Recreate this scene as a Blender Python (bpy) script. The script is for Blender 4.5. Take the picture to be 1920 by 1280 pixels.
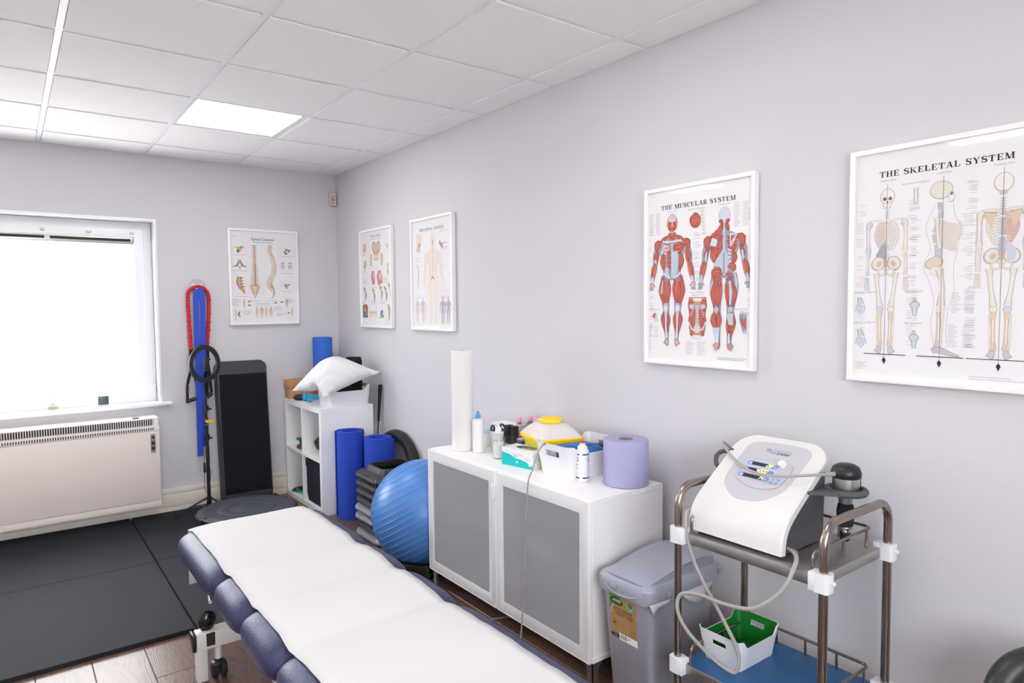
import bpy, bmesh, math, random
from math import sin, cos, pi, radians, sqrt, atan2
from mathutils import Vector, Matrix

for _o in list(bpy.data.objects):
    bpy.data.objects.remove(_o)
SC = bpy.context.scene
COL = SC.collection
random.seed(7)

# ------------------------------------------------------------------ camera
CAMZ = 1.483
cam_d = bpy.data.cameras.new('camera')
cam_d.sensor_width = 36.0
cam_d.lens = 1257.9973 / 1920 * 36.0
cam_d.clip_start = 0.02
cam = bpy.data.objects.new('camera', cam_d)
COL.objects.link(cam)
YAW, PITCH, ROLL = 0.645456821, -0.054565278, -0.0083864274
_f = Vector((sin(YAW) * cos(PITCH), cos(YAW) * cos(PITCH), sin(PITCH)))
_r = _f.cross(Vector((0, 0, 1))).normalized()
_u = _r.cross(_f)
_r2 = _r * cos(ROLL) + _u * sin(ROLL)
_u2 = -_r * sin(ROLL) + _u * cos(ROLL)
cam.matrix_world = Matrix((( _r2.x, _u2.x, -_f.x, -2.1985245),
                           ( _r2.y, _u2.y, -_f.y, -5.3138078),
                           ( _r2.z, _u2.z, -_f.z, CAMZ),
                           (0, 0, 0, 1)))
SC.camera = cam

# ------------------------------------------------------------------ light and exposure
SKY_STRENGTH = 7.7
PANEL_STRENGTH = 6.5
SC.view_settings.view_transform = 'Standard'
SC.view_settings.look = 'None'
SC.view_settings.gamma = 1.0
SC.view_settings.use_curve_mapping = False
SC.view_settings.exposure = 0.8
world = bpy.data.worlds.new('overcast_sky')
SC.world = world
world.use_nodes = True
_bg = world.node_tree.nodes['Background']
_bg.inputs['Color'].default_value = (0.95, 0.965, 1.0, 1)
_bg.inputs['Strength'].default_value = SKY_STRENGTH
# overcast sky above the horizon, paler ground below it
_nt = world.node_tree
_tc = _nt.nodes.new('ShaderNodeTexCoord')
_sx = _nt.nodes.new('ShaderNodeSeparateXYZ')
_mr = _nt.nodes.new('ShaderNodeMapRange')
_mr.inputs[1].default_value = -0.04
_mr.inputs[2].default_value = 0.04
_mx = _nt.nodes.new('ShaderNodeMix')
_mx.data_type = 'RGBA'
_mx.inputs[6].default_value = (0.75, 0.74, 0.735, 1)
_mx.inputs[7].default_value = (0.95, 0.965, 1.0, 1)
_nt.links.new(_tc.outputs['Generated'], _sx.inputs[0])
_nt.links.new(_sx.outputs['Z'], _mr.inputs[0])
_nt.links.new(_mr.outputs[0], _mx.inputs[0])
_nt.links.new(_mx.outputs[2], _bg.inputs['Color'])

# ------------------------------------------------------------------ materials
def lin(c):
    return c / 12.92 if c <= 0.04045 else ((c + 0.055) / 1.055) ** 2.4
def rgb(r, g, b):
    return (lin(r / 255), lin(g / 255), lin(b / 255), 1)

def mat(name, col, rough=0.5, metal=0.0, bump=0.0, bscale=60.0, var=0.0, vscale=4.0,
        spec=0.5, coat=0.0, sss=0.0, stretch=None):
    m = bpy.data.materials.new(name)
    m.use_nodes = True
    nt = m.node_tree
    b = nt.nodes['Principled BSDF']
    b.inputs['Base Color'].default_value = col
    b.inputs['Roughness'].default_value = rough
    b.inputs['Metallic'].default_value = metal
    b.inputs['Specular IOR Level'].default_value = spec
    b.inputs['Coat Weight'].default_value = coat
    tc = nt.nodes.new('ShaderNodeTexCoord')
    src = tc.outputs['Object']
    if stretch:
        mp = nt.nodes.new('ShaderNodeMapping')
        mp.inputs['Scale'].default_value = stretch
        nt.links.new(src, mp.inputs['Vector'])
        src = mp.outputs['Vector']
    if var > 0:
        n = nt.nodes.new('ShaderNodeTexNoise')
        n.inputs['Scale'].default_value = vscale
        n.inputs['Detail'].default_value = 5
        nt.links.new(src, n.inputs['Vector'])
        mx = nt.nodes.new('ShaderNodeMix')
        mx.data_type = 'RGBA'
        a = tuple(max(0, c * (1 - var)) for c in col[:3]) + (1,)
        d = tuple(min(1, c * (1 + var)) for c in col[:3]) + (1,)
        mx.inputs[6].default_value = a
        mx.inputs[7].default_value = d
        nt.links.new(n.outputs['Fac'], mx.inputs[0])
        nt.links.new(mx.outputs[2], b.inputs['Base Color'])
    if bump > 0:
        n = nt.nodes.new('ShaderNodeTexNoise')
        n.inputs['Scale'].default_value = bscale
        n.inputs['Detail'].default_value = 4
        nt.links.new(src, n.inputs['Vector'])
        bp = nt.nodes.new('ShaderNodeBump')
        bp.inputs['Strength'].default_value = bump
        bp.inputs['Distance'].default_value = 0.01
        nt.links.new(n.outputs['Fac'], bp.inputs['Height'])
        nt.links.new(bp.outputs['Normal'], b.inputs['Normal'])
    return m

def glassmat(name, tint=(1, 1, 1, 1), refl=0.06, rough=0.02):
    m = bpy.data.materials.new(name)
    m.use_nodes = True
    nt = m.node_tree
    nt.nodes.remove(nt.nodes['Principled BSDF'])
    out = nt.nodes['Material Output']
    t = nt.nodes.new('ShaderNodeBsdfTransparent')
    t.inputs['Color'].default_value = tint
    g = nt.nodes.new('ShaderNodeBsdfGlossy')
    g.inputs['Roughness'].default_value = rough
    fr = nt.nodes.new('ShaderNodeFresnel')
    fr.inputs['IOR'].default_value = 1.0 + refl * 8
    ms = nt.nodes.new('ShaderNodeMixShader')
    ge = nt.nodes.new('ShaderNodeNewGeometry')
    iv = nt.nodes.new('ShaderNodeMath')
    iv.operation = 'SUBTRACT'
    iv.inputs[0].default_value = 1.0
    mu = nt.nodes.new('ShaderNodeMath')
    mu.operation = 'MULTIPLY'
    nt.links.new(ge.outputs['Backfacing'], iv.inputs[1])
    nt.links.new(fr.outputs['Fac'], mu.inputs[0])
    nt.links.new(iv.outputs[0], mu.inputs[1])
    nt.links.new(mu.outputs[0], ms.inputs[0])
    nt.links.new(t.outputs[0], ms.inputs[1])
    nt.links.new(g.outputs[0], ms.inputs[2])
    nt.links.new(ms.outputs[0], out.inputs['Surface'])
    return m

def emitmat(name, col, strength):
    m = bpy.data.materials.new(name)
    m.use_nodes = True
    b = m.node_tree.nodes['Principled BSDF']
    b.inputs['Base Color'].default_value = (0.8, 0.8, 0.8, 1)
    b.inputs['Emission Color'].default_value = col
    b.inputs['Emission Strength'].default_value = strength
    return m

def plankmat():
    m = mat('plank_wood', rgb(112, 84, 70), rough=0.3, spec=0.5)
    nt = m.node_tree
    b = nt.nodes['Principled BSDF']
    tc = nt.nodes.new('ShaderNodeTexCoord')
    oi = nt.nodes.new('ShaderNodeObjectInfo')
    ad = nt.nodes.new('ShaderNodeVectorMath')
    ad.operation = 'ADD'
    ml = nt.nodes.new('ShaderNodeMath')
    ml.operation = 'MULTIPLY'
    ml.inputs[1].default_value = 37.0
    nt.links.new(oi.outputs['Random'], ml.inputs[0])
    nt.links.new(tc.outputs['Object'], ad.inputs[0])
    nt.links.new(ml.outputs[0], ad.inputs[1])
    mp = nt.nodes.new('ShaderNodeMapping')
    mp.inputs['Scale'].default_value = (9.0, 1.1, 1)
    nt.links.new(ad.outputs[0], mp.inputs['Vector'])
    n = nt.nodes.new('ShaderNodeTexNoise')
    n.inputs['Scale'].default_value = 1.2
    n.inputs['Detail'].default_value = 2
    n.inputs['Distortion'].default_value = 0.4
    nt.links.new(mp.outputs[0], n.inputs['Vector'])
    mu = nt.nodes.new('ShaderNodeMath')
    mu.operation = 'MULTIPLY'
    mu.inputs[1].default_value = 44.0
    nt.links.new(n.outputs['Fac'], mu.inputs[0])
    fr = nt.nodes.new('ShaderNodeMath')
    fr.operation = 'PINGPONG'
    fr.inputs[1].default_value = 1.0
    nt.links.new(mu.outputs[0], fr.inputs[0])
    cr = nt.nodes.new('ShaderNodeValToRGB')
    cr.color_ramp.elements[0].position = 0.0
    cr.color_ramp.elements[0].color = rgb(94, 69, 57)
    cr.color_ramp.elements[1].position = 0.55
    cr.color_ramp.elements[1].color = rgb(116, 88, 74)
    nt.links.new(fr.outputs[0], cr.inputs[0])
    hs = nt.nodes.new('ShaderNodeHueSaturation')
    mr = nt.nodes.new('ShaderNodeMapRange')
    mr.inputs[3].default_value = 0.8
    mr.inputs[4].default_value = 1.15
    nt.links.new(oi.outputs['Random'], mr.inputs[0])
    nt.links.new(mr.outputs[0], hs.inputs['Value'])
    nt.links.new(cr.outputs[0], hs.inputs['Color'])
    nt.links.new(hs.outputs[0], b.inputs['Base Color'])
    bp = nt.nodes.new('ShaderNodeBump')
    bp.inputs['Strength'].default_value = 0.1
    bp.inputs['Distance'].default_value = 0.001
    nt.links.new(fr.outputs[0], bp.inputs['Height'])
    nt.links.new(bp.outputs['Normal'], b.inputs['Normal'])
    return m

def printmat():
    m = bpy.data.materials.new('printed_colour')
    m.use_nodes = True
    nt = m.node_tree
    b = nt.nodes['Principled BSDF']
    b.inputs['Roughness'].default_value = 0.55
    b.inputs['Specular IOR Level'].default_value = 0.3
    a = nt.nodes.new('ShaderNodeAttribute')
    a.attribute_name = 'ink'
    nt.links.new(a.outputs['Color'], b.inputs['Base Color'])
    return m

M = {}
M['wall'] = mat('wall_paint', rgb(210, 207, 212), 0.75, bump=0.05, bscale=220, spec=0.25)
M['tile'] = mat('ceiling_tile_fibre', rgb(242, 239, 240), 0.9, bump=0.12, bscale=260, var=0.015, vscale=120, spec=0.15)
M['tee'] = mat('ceiling_tee_white', rgb(236, 236, 240), 0.45)
M['white_lam'] = mat('white_laminate', rgb(246, 243, 244), 0.38, bump=0.01, bscale=300)
M['white_gloss'] = mat('white_plastic', rgb(232, 232, 236), 0.3)
M['white_frame'] = mat('white_frame_paint', rgb(244, 241, 241), 0.4)
M['upvc'] = mat('white_upvc', rgb(242, 242, 246), 0.3)
M['cream'] = mat('cream_painted_trunking', rgb(236, 226, 212), 0.45)
M['heater'] = mat('heater_cream_enamel', rgb(232, 219, 212), 0.5, var=0.02, vscale=3)
M['heater_top'] = mat('heater_light_enamel', rgb(238, 230, 226), 0.45)
M['dark_slot'] = mat('dark_slot', rgb(52, 46, 44), 0.8)
M['black'] = mat('black_plastic', rgb(26, 26, 29), 0.4, bump=0.02, bscale=200)
M['black_matte'] = mat('black_matte', rgb(24, 24, 28), 0.75, bump=0.08, bscale=300)
M['black_gloss'] = mat('black_gloss', rgb(14, 14, 16), 0.22)
M['rubber'] = mat('rubber_mat_black', rgb(34, 34, 41), 0.7, bump=0.25, bscale=260, var=0.14, vscale=160, spec=0.22)
M['rubber_grey'] = mat('rubber_dark_grey', rgb(66, 68, 78), 0.6, bump=0.1, bscale=160, var=0.08, vscale=6)
M['deck_grip'] = mat('deck_grip_black', rgb(24, 25, 31), 0.85, bump=0.3, bscale=400, spec=0.2)
M['deck_body'] = mat('deck_charcoal', rgb(58, 57, 63), 0.5, bump=0.05, bscale=250)
M['vinyl'] = mat('couch_vinyl_blue', rgb(53, 57, 92), 0.44, bump=0.16, bscale=110, spec=0.42, stretch=(2.2, 1.0, 1.0))
M['paper'] = mat('couch_paper', rgb(214, 212, 213), 0.8, bump=0.03, bscale=30, spec=0.2)
M['white_metal'] = mat('white_powder_coat', rgb(222, 218, 214), 0.4)
M['steel'] = mat('brushed_steel', rgb(158, 146, 138), 0.24, metal=1.0, bump=0.03, bscale=120, stretch=(1, 1, 8))
M['steel_shelf'] = mat('satin_steel_shelf', rgb(182, 178, 177), 0.42, metal=1.0, bump=0.02, bscale=150)
M['chrome'] = mat('chrome', rgb(210, 210, 214), 0.12, metal=1.0)
M['alu'] = mat('satin_aluminium', rgb(190, 188, 188), 0.35, metal=1.0)
M['leg_grey'] = mat('cabinet_leg_bronze', rgb(122, 108, 104), 0.35, metal=0.6)
M['film_blue'] = mat('blue_protective_film', rgb(12, 86, 142), 0.25, spec=0.5)
M['blue_mat'] = mat('blue_foam_mat', rgb(40, 73, 186), 0.7, bump=0.1, bscale=300, var=0.05, vscale=40, spec=0.3)
M['blue_roller'] = mat('blue_foam_roller', rgb(58, 108, 206), 0.75, bump=0.15, bscale=220, var=0.05, vscale=80, spec=0.3)
M['black_foam'] = mat('black_foam', rgb(36, 34, 37), 0.85, bump=0.4, bscale=160, spec=0.2)
M['ball'] = mat('ball_blue_vinyl', rgb(78, 133, 204), 0.34, bump=0.03, bscale=500, spec=0.5)
M['ball_rib'] = mat('ball_rib_blue', rgb(98, 146, 204), 0.35)
M['cork'] = mat('cork', rgb(196, 148, 108), 0.85, bump=0.15, bscale=200, var=0.25, vscale=150, spec=0.2)
M['dumbbell'] = mat('dumbbell_blue_vinyl', rgb(54, 160, 208), 0.35)
M['red'] = mat('red_foam', rgb(206, 66, 40), 0.6)
M['pillow'] = mat('pillow_cotton', rgb(226, 226, 227), 0.85, bump=0.15, bscale=14, spec=0.1)
M['charcoal_fabric'] = mat('charcoal_felt', rgb(50, 50, 60), 0.95, bump=0.3, bscale=500, spec=0.1)
M['green_disc'] = mat('green_plastic', rgb(38, 170, 104), 0.5)
M['riser_dark'] = mat('riser_charcoal', rgb(62, 62, 66), 0.42, bump=0.06, bscale=300)
M['riser_silver'] = mat('riser_silver', rgb(164, 166, 178), 0.33, metal=0.4, bump=0.05, bscale=300)
M['band_blue'] = mat('band_blue', rgb(28, 66, 190), 0.5)
M['tube_red'] = mat('tube_red_fabric', rgb(206, 42, 52), 0.8, bump=0.3, bscale=180)
M['yellow'] = mat('yellow_plastic', rgb(252, 216, 32), 0.35)
M['orange_tape'] = mat('orange_yellow_tape', rgb(238, 178, 44), 0.6)
M['lid_clear'] = mat('translucent_lid', rgb(226, 216, 214), 0.4)
M['blue_soft'] = mat('blue_cloth', rgb(62, 116, 186), 0.7)
M['roll_white'] = mat('paper_roll_white', rgb(230, 227, 226), 0.9, bump=0.04, bscale=120, spec=0.1)
M['roll_blue'] = mat('paper_roll_blue', rgb(170, 170, 206), 0.95, bump=0.25, bscale=160, spec=0.1)
M['card'] = mat('brown_card', rgb(160, 128, 104), 0.9)
M['bottle_white'] = mat('bottle_white', rgb(232, 231, 231), 0.35)
M['cap_blue'] = mat('cap_blue', rgb(72, 164, 216), 0.4)
M['cap_red'] = mat('cap_red', rgb(228, 68, 62), 0.4)
M['cap_pink'] = mat('cap_pink', rgb(244, 174, 194), 0.45)
M['oil'] = glassmat('purple_oil', (0.62, 0.5, 0.68, 1), 0.06)
M['clear'] = glassmat('clear_plastic', (0.9, 0.92, 0.92, 1), 0.06, 0.05)
M['gel'] = mat('clear_gel', rgb(226, 228, 230), 0.15)
M['glass'] = glassmat('window_glass', (0.97, 0.985, 0.98, 1), 0.06, 0.0)
M['picture_glass'] = glassmat('picture_glass', (0.98, 0.98, 0.98, 1), 0.045, 0.02)
M['bin_grey'] = mat('bin_grey_plastic', rgb(150, 149, 160), 0.42, bump=0.08, bscale=300)
M['lid_grey'] = mat('bin_lid_grey', rgb(158, 160, 174), 0.38, bump=0.03, bscale=300)
M['liner'] = glassmat('bin_liner', (0.8, 0.8, 0.82, 1), 0.08, 0.3)
M['machine_white'] = mat('machine_white', rgb(222, 220, 219), 0.3)
M['machine_grey'] = mat('machine_panel_grey', rgb(194, 192, 198), 0.4)
M['machine_dark'] = mat('machine_dark_grey', rgb(78, 78, 82), 0.6, bump=0.06, bscale=300)
M['panel_line'] = mat('panel_line_grey', rgb(140, 138, 146), 0.5)
M['cable'] = mat('cable_grey', rgb(168, 160, 158), 0.5)
M['basket_green'] = mat('basket_green', rgb(8, 116, 34), 0.4)
M['beige'] = mat('sensor_beige', rgb(222, 200, 176), 0.5)
M['stool'] = mat('stool_black_vinyl', rgb(44, 43, 44), 0.4, bump=0.05, bscale=120)
M['print'] = printmat()
M['plank'] = plankmat()
M['disp_blue'] = mat('display_blue', rgb(112, 150, 216), 0.4)
M['disp_black'] = mat('display_dark', rgb(58, 50, 50), 0.3)
M['led'] = emitmat('led_yellow_green', (0.72, 0.95, 0.02, 1), 1.3)
M['led_panel'] = emitmat('led_light_panel', (1.0, 0.985, 0.96, 1), PANEL_STRENGTH)
M['lcd'] = mat('lcd_dark_green', rgb(62, 84, 84), 0.3)
M['reed'] = mat('reed_tan', rgb(226, 206, 176), 0.8)
M['amber'] = glassmat('amber_liquid', (0.98, 0.9, 0.62, 1), 0.05)

def frostmat():
    m = bpy.data.materials.new('frosted_glass')
    m.use_nodes = True
    nt = m.node_tree
    b = nt.nodes['Principled BSDF']
    b.inputs['Base Color'].default_value = rgb(218, 218, 224)
    b.inputs['Roughness'].default_value = 0.22
    tl = nt.nodes.new('ShaderNodeBsdfTranslucent')
    tl.inputs['Color'].default_value = rgb(222, 222, 228)
    ms = nt.nodes.new('ShaderNodeMixShader')
    ms.inputs[0].default_value = 0.4
    nt.links.new(b.outputs[0], ms.inputs[1])
    nt.links.new(tl.outputs[0], ms.inputs[2])
    rf = nt.nodes.new('ShaderNodeBsdfRefraction')
    rf.inputs['Color'].default_value = (0.96, 0.96, 0.97, 1)
    rf.inputs['Roughness'].default_value = 0.3
    rf.inputs['IOR'].default_value = 1.12
    m2 = nt.nodes.new('ShaderNodeMixShader')
    m2.inputs[0].default_value = 0.5
    nt.links.new(ms.outputs[0], m2.inputs[1])
    nt.links.new(rf.outputs[0], m2.inputs[2])
    nt.links.new(m2.outputs[0], nt.nodes['Material Output'].inputs['Surface'])
    return m
M['frost'] = frostmat()

# ------------------------------------------------------------------ geometry helpers
def root(name, label, cat, loc=(0, 0, 0), rz=0.0, group=None):
    o = bpy.data.objects.new(name, None)
    COL.objects.link(o)
    o.empty_display_size = 0.05
    o.location = loc
    o.rotation_euler = (0, 0, rz)
    o['label'] = label
    o['category'] = cat
    if group:
        o['group'] = group
    return o

def tag(o, label, cat, group=None):
    o['label'] = label
    o['category'] = cat
    if group:
        o['group'] = group
    return o

def obj(name, bm, m, parent=None, loc=None, rz=0.0, sharp=38.0, label=None):
    me = bpy.data.meshes.new(name)
    if isinstance(bm, bmesh.types.BMesh):
        bmesh.ops.recalc_face_normals(bm, faces=bm.faces)
        for e in bm.edges:
            if len(e.link_faces) == 2:
                e.smooth = e.calc_face_angle(0) < radians(sharp)
        for f in bm.faces:
            f.smooth = True
        bm.to_mesh(me)
        bm.free()
    else:
        me = bm
    if isinstance(m, (list, tuple)):
        for x in m:
            me.materials.append(x)
    elif m is not None:
        me.materials.append(m)
    o = bpy.data.objects.new(name, me)
    COL.objects.link(o)
    if parent is not None:
        o.parent = parent
    if loc is not None:
        o.location = loc
    if rz:
        o.rotation_euler = (0, 0, rz)
    if label:
        o['label'] = label
    return o

def struct(o):
    o['kind'] = 'structure'
    return o

def dup(r, loc=None, rz=None, label=None, group=None):
    c0 = r.copy()
    COL.objects.link(c0)
    if loc is not None:
        c0.location = loc
    if rz is not None:
        c0.rotation_euler = (0, 0, rz)
    if label:
        c0['label'] = label
    if group:
        c0['group'] = group
    for ch in list(r.children):
        c = ch.copy()
        COL.objects.link(c)
        c.parent = c0
        for g in list(ch.children):
            d = g.copy()
            COL.objects.link(d)
            d.parent = c
    return c0

def new():
    return bmesh.new()

def box(bm, x0, x1, y0, y1, z0, z1, bevel=0.0, seg=2, mi=0, mtx=None):
    c = Vector(((x0 + x1) / 2, (y0 + y1) / 2, (z0 + z1) / 2))
    mm = Matrix.Translation(c) @ Matrix.Diagonal((abs(x1 - x0), abs(y1 - y0), abs(z1 - z0), 1))
    if mtx is not None:
        mm = mtx @ mm
    g = bmesh.ops.create_cube(bm, size=1.0, matrix=mm)
    vs = g['verts']
    fs = set(f for v in vs for f in v.link_faces)
    for f in fs:
        f.material_index = mi
    if bevel > 0:
        es = list(set(e for v in vs for e in v.link_edges))
        r = bmesh.ops.bevel(bm, geom=es, offset=bevel, segments=seg, affect='EDGES', profile=0.5)
        for f in r['faces']:
            f.material_index = mi
    return bm

def B(x0, x1, y0, y1, z0, z1, bevel=0.0, seg=2):
    return box(new(), x0, x1, y0, y1, z0, z1, bevel, seg)

def loft(bm, rings, cap0=True, cap1=True, closed=True, mi=0, loop=False):
    vv = [[bm.verts.new(p) for p in r] for r in rings]
    n = len(vv[0])
    pairs = list(zip(vv, vv[1:]))
    if loop:
        pairs.append((vv[-1], vv[0]))
    for a, b in pairs:
        for i in range(n if closed else n - 1):
            j = (i + 1) % n
            try:
                f = bm.faces.new((a[i], a[j], b[j], b[i]))
                f.material_index = mi
            except ValueError:
                pass
    if cap0 and closed and not loop:
        f = bm.faces.new(list(reversed(vv[0])))
        f.material_index = mi
    if cap1 and closed and not loop:
        f = bm.faces.new(vv[-1])
        f.material_index = mi
    return bm

def lathe(bm, prof, seg=24, c=(0, 0, 0), mi=0, mtx=None):
    """prof: list of (r, z); r = 0 closes to a point"""
    rows = []
    for r, z in prof:
        if r <= 1e-6:
            p = Vector((c[0], c[1], c[2] + z))
            rows.append([bm.verts.new(mtx @ p if mtx else p)])
        else:
            row = []
            for i in range(seg):
                a = 2 * pi * i / seg
                p = Vector((c[0] + r * cos(a), c[1] + r * sin(a), c[2] + z))
                row.append(bm.verts.new(mtx @ p if mtx else p))
            rows.append(row)
    for a, b in zip(rows, rows[1:]):
        for i in range(seg):
            j = (i + 1) % seg
            if len(a) == 1 and len(b) == 1:
                continue
            if len(a) == 1:
                f = bm.faces.new((a[0], b[j], b[i]))
            elif len(b) == 1:
                f = bm.faces.new((a[i], a[j], b[0]))
            else:
                f = bm.faces.new((a[i], a[j], b[j], b[i]))
            f.material_index = mi
    if len(rows[0]) > 1:
        bm.faces.new(list(reversed(rows[0]))).material_index = mi
    if len(rows[-1]) > 1:
        bm.faces.new(rows[-1]).material_index = mi
    return bm

def axis_mtx(p, d):
    """matrix taking +Z at origin to direction d at p"""
    d = Vector(d).normalized()
    return Matrix.Translation(Vector(p)) @ d.to_track_quat('Z', 'Y').to_matrix().to_4x4()

def cyl(bm, p0, p1, r, seg=16, r1=None, bevel=0.0, mi=0):
    p0 = Vector(p0)
    p1 = Vector(p1)
    L = (p1 - p0).length
    r1 = r if r1 is None else r1
    if bevel > 0:
        prof = [(r - bevel, 0), (r, bevel), (r1, L - bevel), (r1 - bevel, L)]
    else:
        prof = [(r, 0), (r1, L)]
    return lathe(bm, prof, seg, mtx=axis_mtx(p0, p1 - p0), mi=mi)

def smooth_path(pts, n=8, closed=False):
    P = [Vector(p) for p in pts]
    out = []
    N = len(P)
    rng = range(N) if closed else range(N - 1)
    for i in rng:
        p0 = P[(i - 1) % N] if closed or i > 0 else P[0] * 2 - P[1]
        p1 = P[i]
        p2 = P[(i + 1) % N]
        p3 = P[(i + 2) % N] if closed or i + 2 < N else P[-1] * 2 - P[-2]
        for k in range(n):
            t = k / n
            out.append(0.5 * ((2 * p1) + (p2 - p0) * t + (2 * p0 - 5 * p1 + 4 * p2 - p3) * t * t
                              + (3 * p1 - p0 - 3 * p2 + p3) * t ** 3))
    if not closed:
        out.append(P[-1])
    return out

def tube(bm, pts, r, seg=10, closed=False, rad=None, flat=None, mi=0):
    P = [Vector(p) for p in pts]
    n = len(P)
    T = []
    for i in range(n):
        a = P[(i - 1) % n] if (closed or i > 0) else P[0]
        b = P[(i + 1) % n] if (closed or i < n - 1) else P[-1]
        t = (b - a)
        T.append(t.normalized() if t.length > 1e-9 else Vector((0, 0, 1)))
    up = Vector((0, 0, 1)) if abs(T[0].z) < 0.9 else Vector((0, 1, 0))
    N = (up - T[0] * up.dot(T[0])).normalized()
    rings = []
    for i in range(n):
        N = (N - T[i] * N.dot(T[i]))
        N.normalize()
        Bn = T[i].cross(N)
        rr = rad[i] if rad else r
        ring = []
        for k in range(seg):
            a = 2 * pi * k / seg
            ring.append(P[i] + (N * cos(a) * (flat or 1.0) + Bn * sin(a)) * rr)
        rings.append(ring)
    return loft(bm, rings, loop=closed, mi=mi)

def rrect(hx, hy, r, n=5):
    """rounded rectangle outline, half sizes hx, hy"""
    out = []
    for cx, cy, a0 in ((hx - r, hy - r, 0), (-hx + r, hy - r, pi / 2), (-hx + r, -hy + r, pi), (hx - r, -hy + r, 3 * pi / 2)):
        for k in range(n + 1):
            a = a0 + pi / 2 * k / n
            out.append((cx + r * cos(a), cy + r * sin(a)))
    return out

def prism(bm, outline, z0, z1, mi=0, bevel=0.0):
    if bevel > 0:
        cx = sum(p[0] for p in outline) / len(outline)
        cy = sum(p[1] for p in outline) / len(outline)
        def ins(d):
            res = []
            for x, y in outline:
                l = sqrt((x - cx) ** 2 + (y - cy) ** 2)
                k = max(0.0, (l - d) / l)
                res.append((cx + (x - cx) * k, cy + (y - cy) * k))
            return res
        o2 = ins(bevel)
        o3 = ins(bevel * 0.3)
        rings = [[(x, y, z0) for x, y in o2], [(x, y, z0 + bevel * 0.3) for x, y in o3], [(x, y, z0 + bevel) for x, y in outline],
                 [(x, y, z1 - bevel) for x, y in outline], [(x, y, z1 - bevel * 0.3) for x, y in o3], [(x, y, z1) for x, y in o2]]
    else:
        rings = [[(x, y, z0) for x, y in outline], [(x, y, z1) for x, y in outline]]
    return loft(bm, rings, mi=mi)

def xform(bm, mtx):
    bmesh.ops.transform(bm, matrix=mtx, verts=bm.verts)
    return bm

def frame_bars(x0, x1, z0, z1, w, y0, y1, bevel=0.0):
    """rectangular ring in the XZ plane, thickness y0..y1, mitred"""
    bm = new()
    out = [(x0, z0), (x1, z0), (x1, z1), (x0, z1)]
    inn = [(x0 + w, z0 + w), (x1 - w, z0 + w), (x1 - w, z1 - w), (x0 + w, z1 - w)]
    rings = []
    for i in range(4):
        (a, b), (c, d) = out[i], inn[i]
        rings.append([(a, y0, b), (c, y0, d), (c, y1, d), (a, y1, b)])
    loft(bm, rings, loop=True)
    if bevel > 0:
        bmesh.ops.recalc_face_normals(bm, faces=bm.faces)
        es = [e for e in bm.edges if len(e.link_faces) == 2 and e.calc_face_angle(0) > 0.5]
        bmesh.ops.bevel(bm, geom=es, offset=bevel, segments=2, affect='EDGES', profile=0.5)
    return bm

# ------------------------------------------------------------------ flat print (ink) builder
_font_cache = {}
def text_polys(s, size=1.0, shear=0.0, bold=0.0):
    key = (s, shear, bold)
    if key not in _font_cache:
        cu = bpy.data.curves.new('t', 'FONT')
        cu.body = s
        cu.size = 1.0
        cu.resolution_u = 3
        cu.shear = shear
        cu.offset = bold
        cu.fill_mode = 'FRONT'
        o = bpy.data.objects.new('t', cu)
        me = bpy.data.meshes.new_from_object(o)
        polys = [[(me.vertices[i].co.x, me.vertices[i].co.y) for i in p.vertices] for p in me.polygons]
        bpy.data.objects.remove(o)
        bpy.data.curves.remove(cu)
        bpy.data.meshes.remove(me)
        _font_cache[key] = polys
    return [[(x * size, y * size) for x, y in p] for p in _font_cache[key]]

def arc(cx, cy, rx, ry, a0, a1, n=10):
    return [(cx + rx * cos(radians(a0 + (a1 - a0) * i / n)), cy + ry * sin(radians(a0 + (a1 - a0) * i / n))) for i in range(n + 1)]

def ribbon_quads(pts, w):
    P = [Vector((p[0], p[1])) for p in pts]
    n = len(P)
    ws = w if isinstance(w, (list, tuple)) else [w] * n
    L, R = [], []
    for i in range(n):
        t = (P[min(i + 1, n - 1)] - P[max(i - 1, 0)])
        if t.length < 1e-9:
            t = Vector((1, 0))
        t.normalize()
        nn = Vector((-t.y, t.x)) * ws[i] / 2
        L.append(P[i] + nn)
        R.append(P[i] - nn)
    return [[tuple(L[i]), tuple(L[i + 1]), tuple(R[i + 1]), tuple(R[i])] for i in range(n - 1)]

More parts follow.
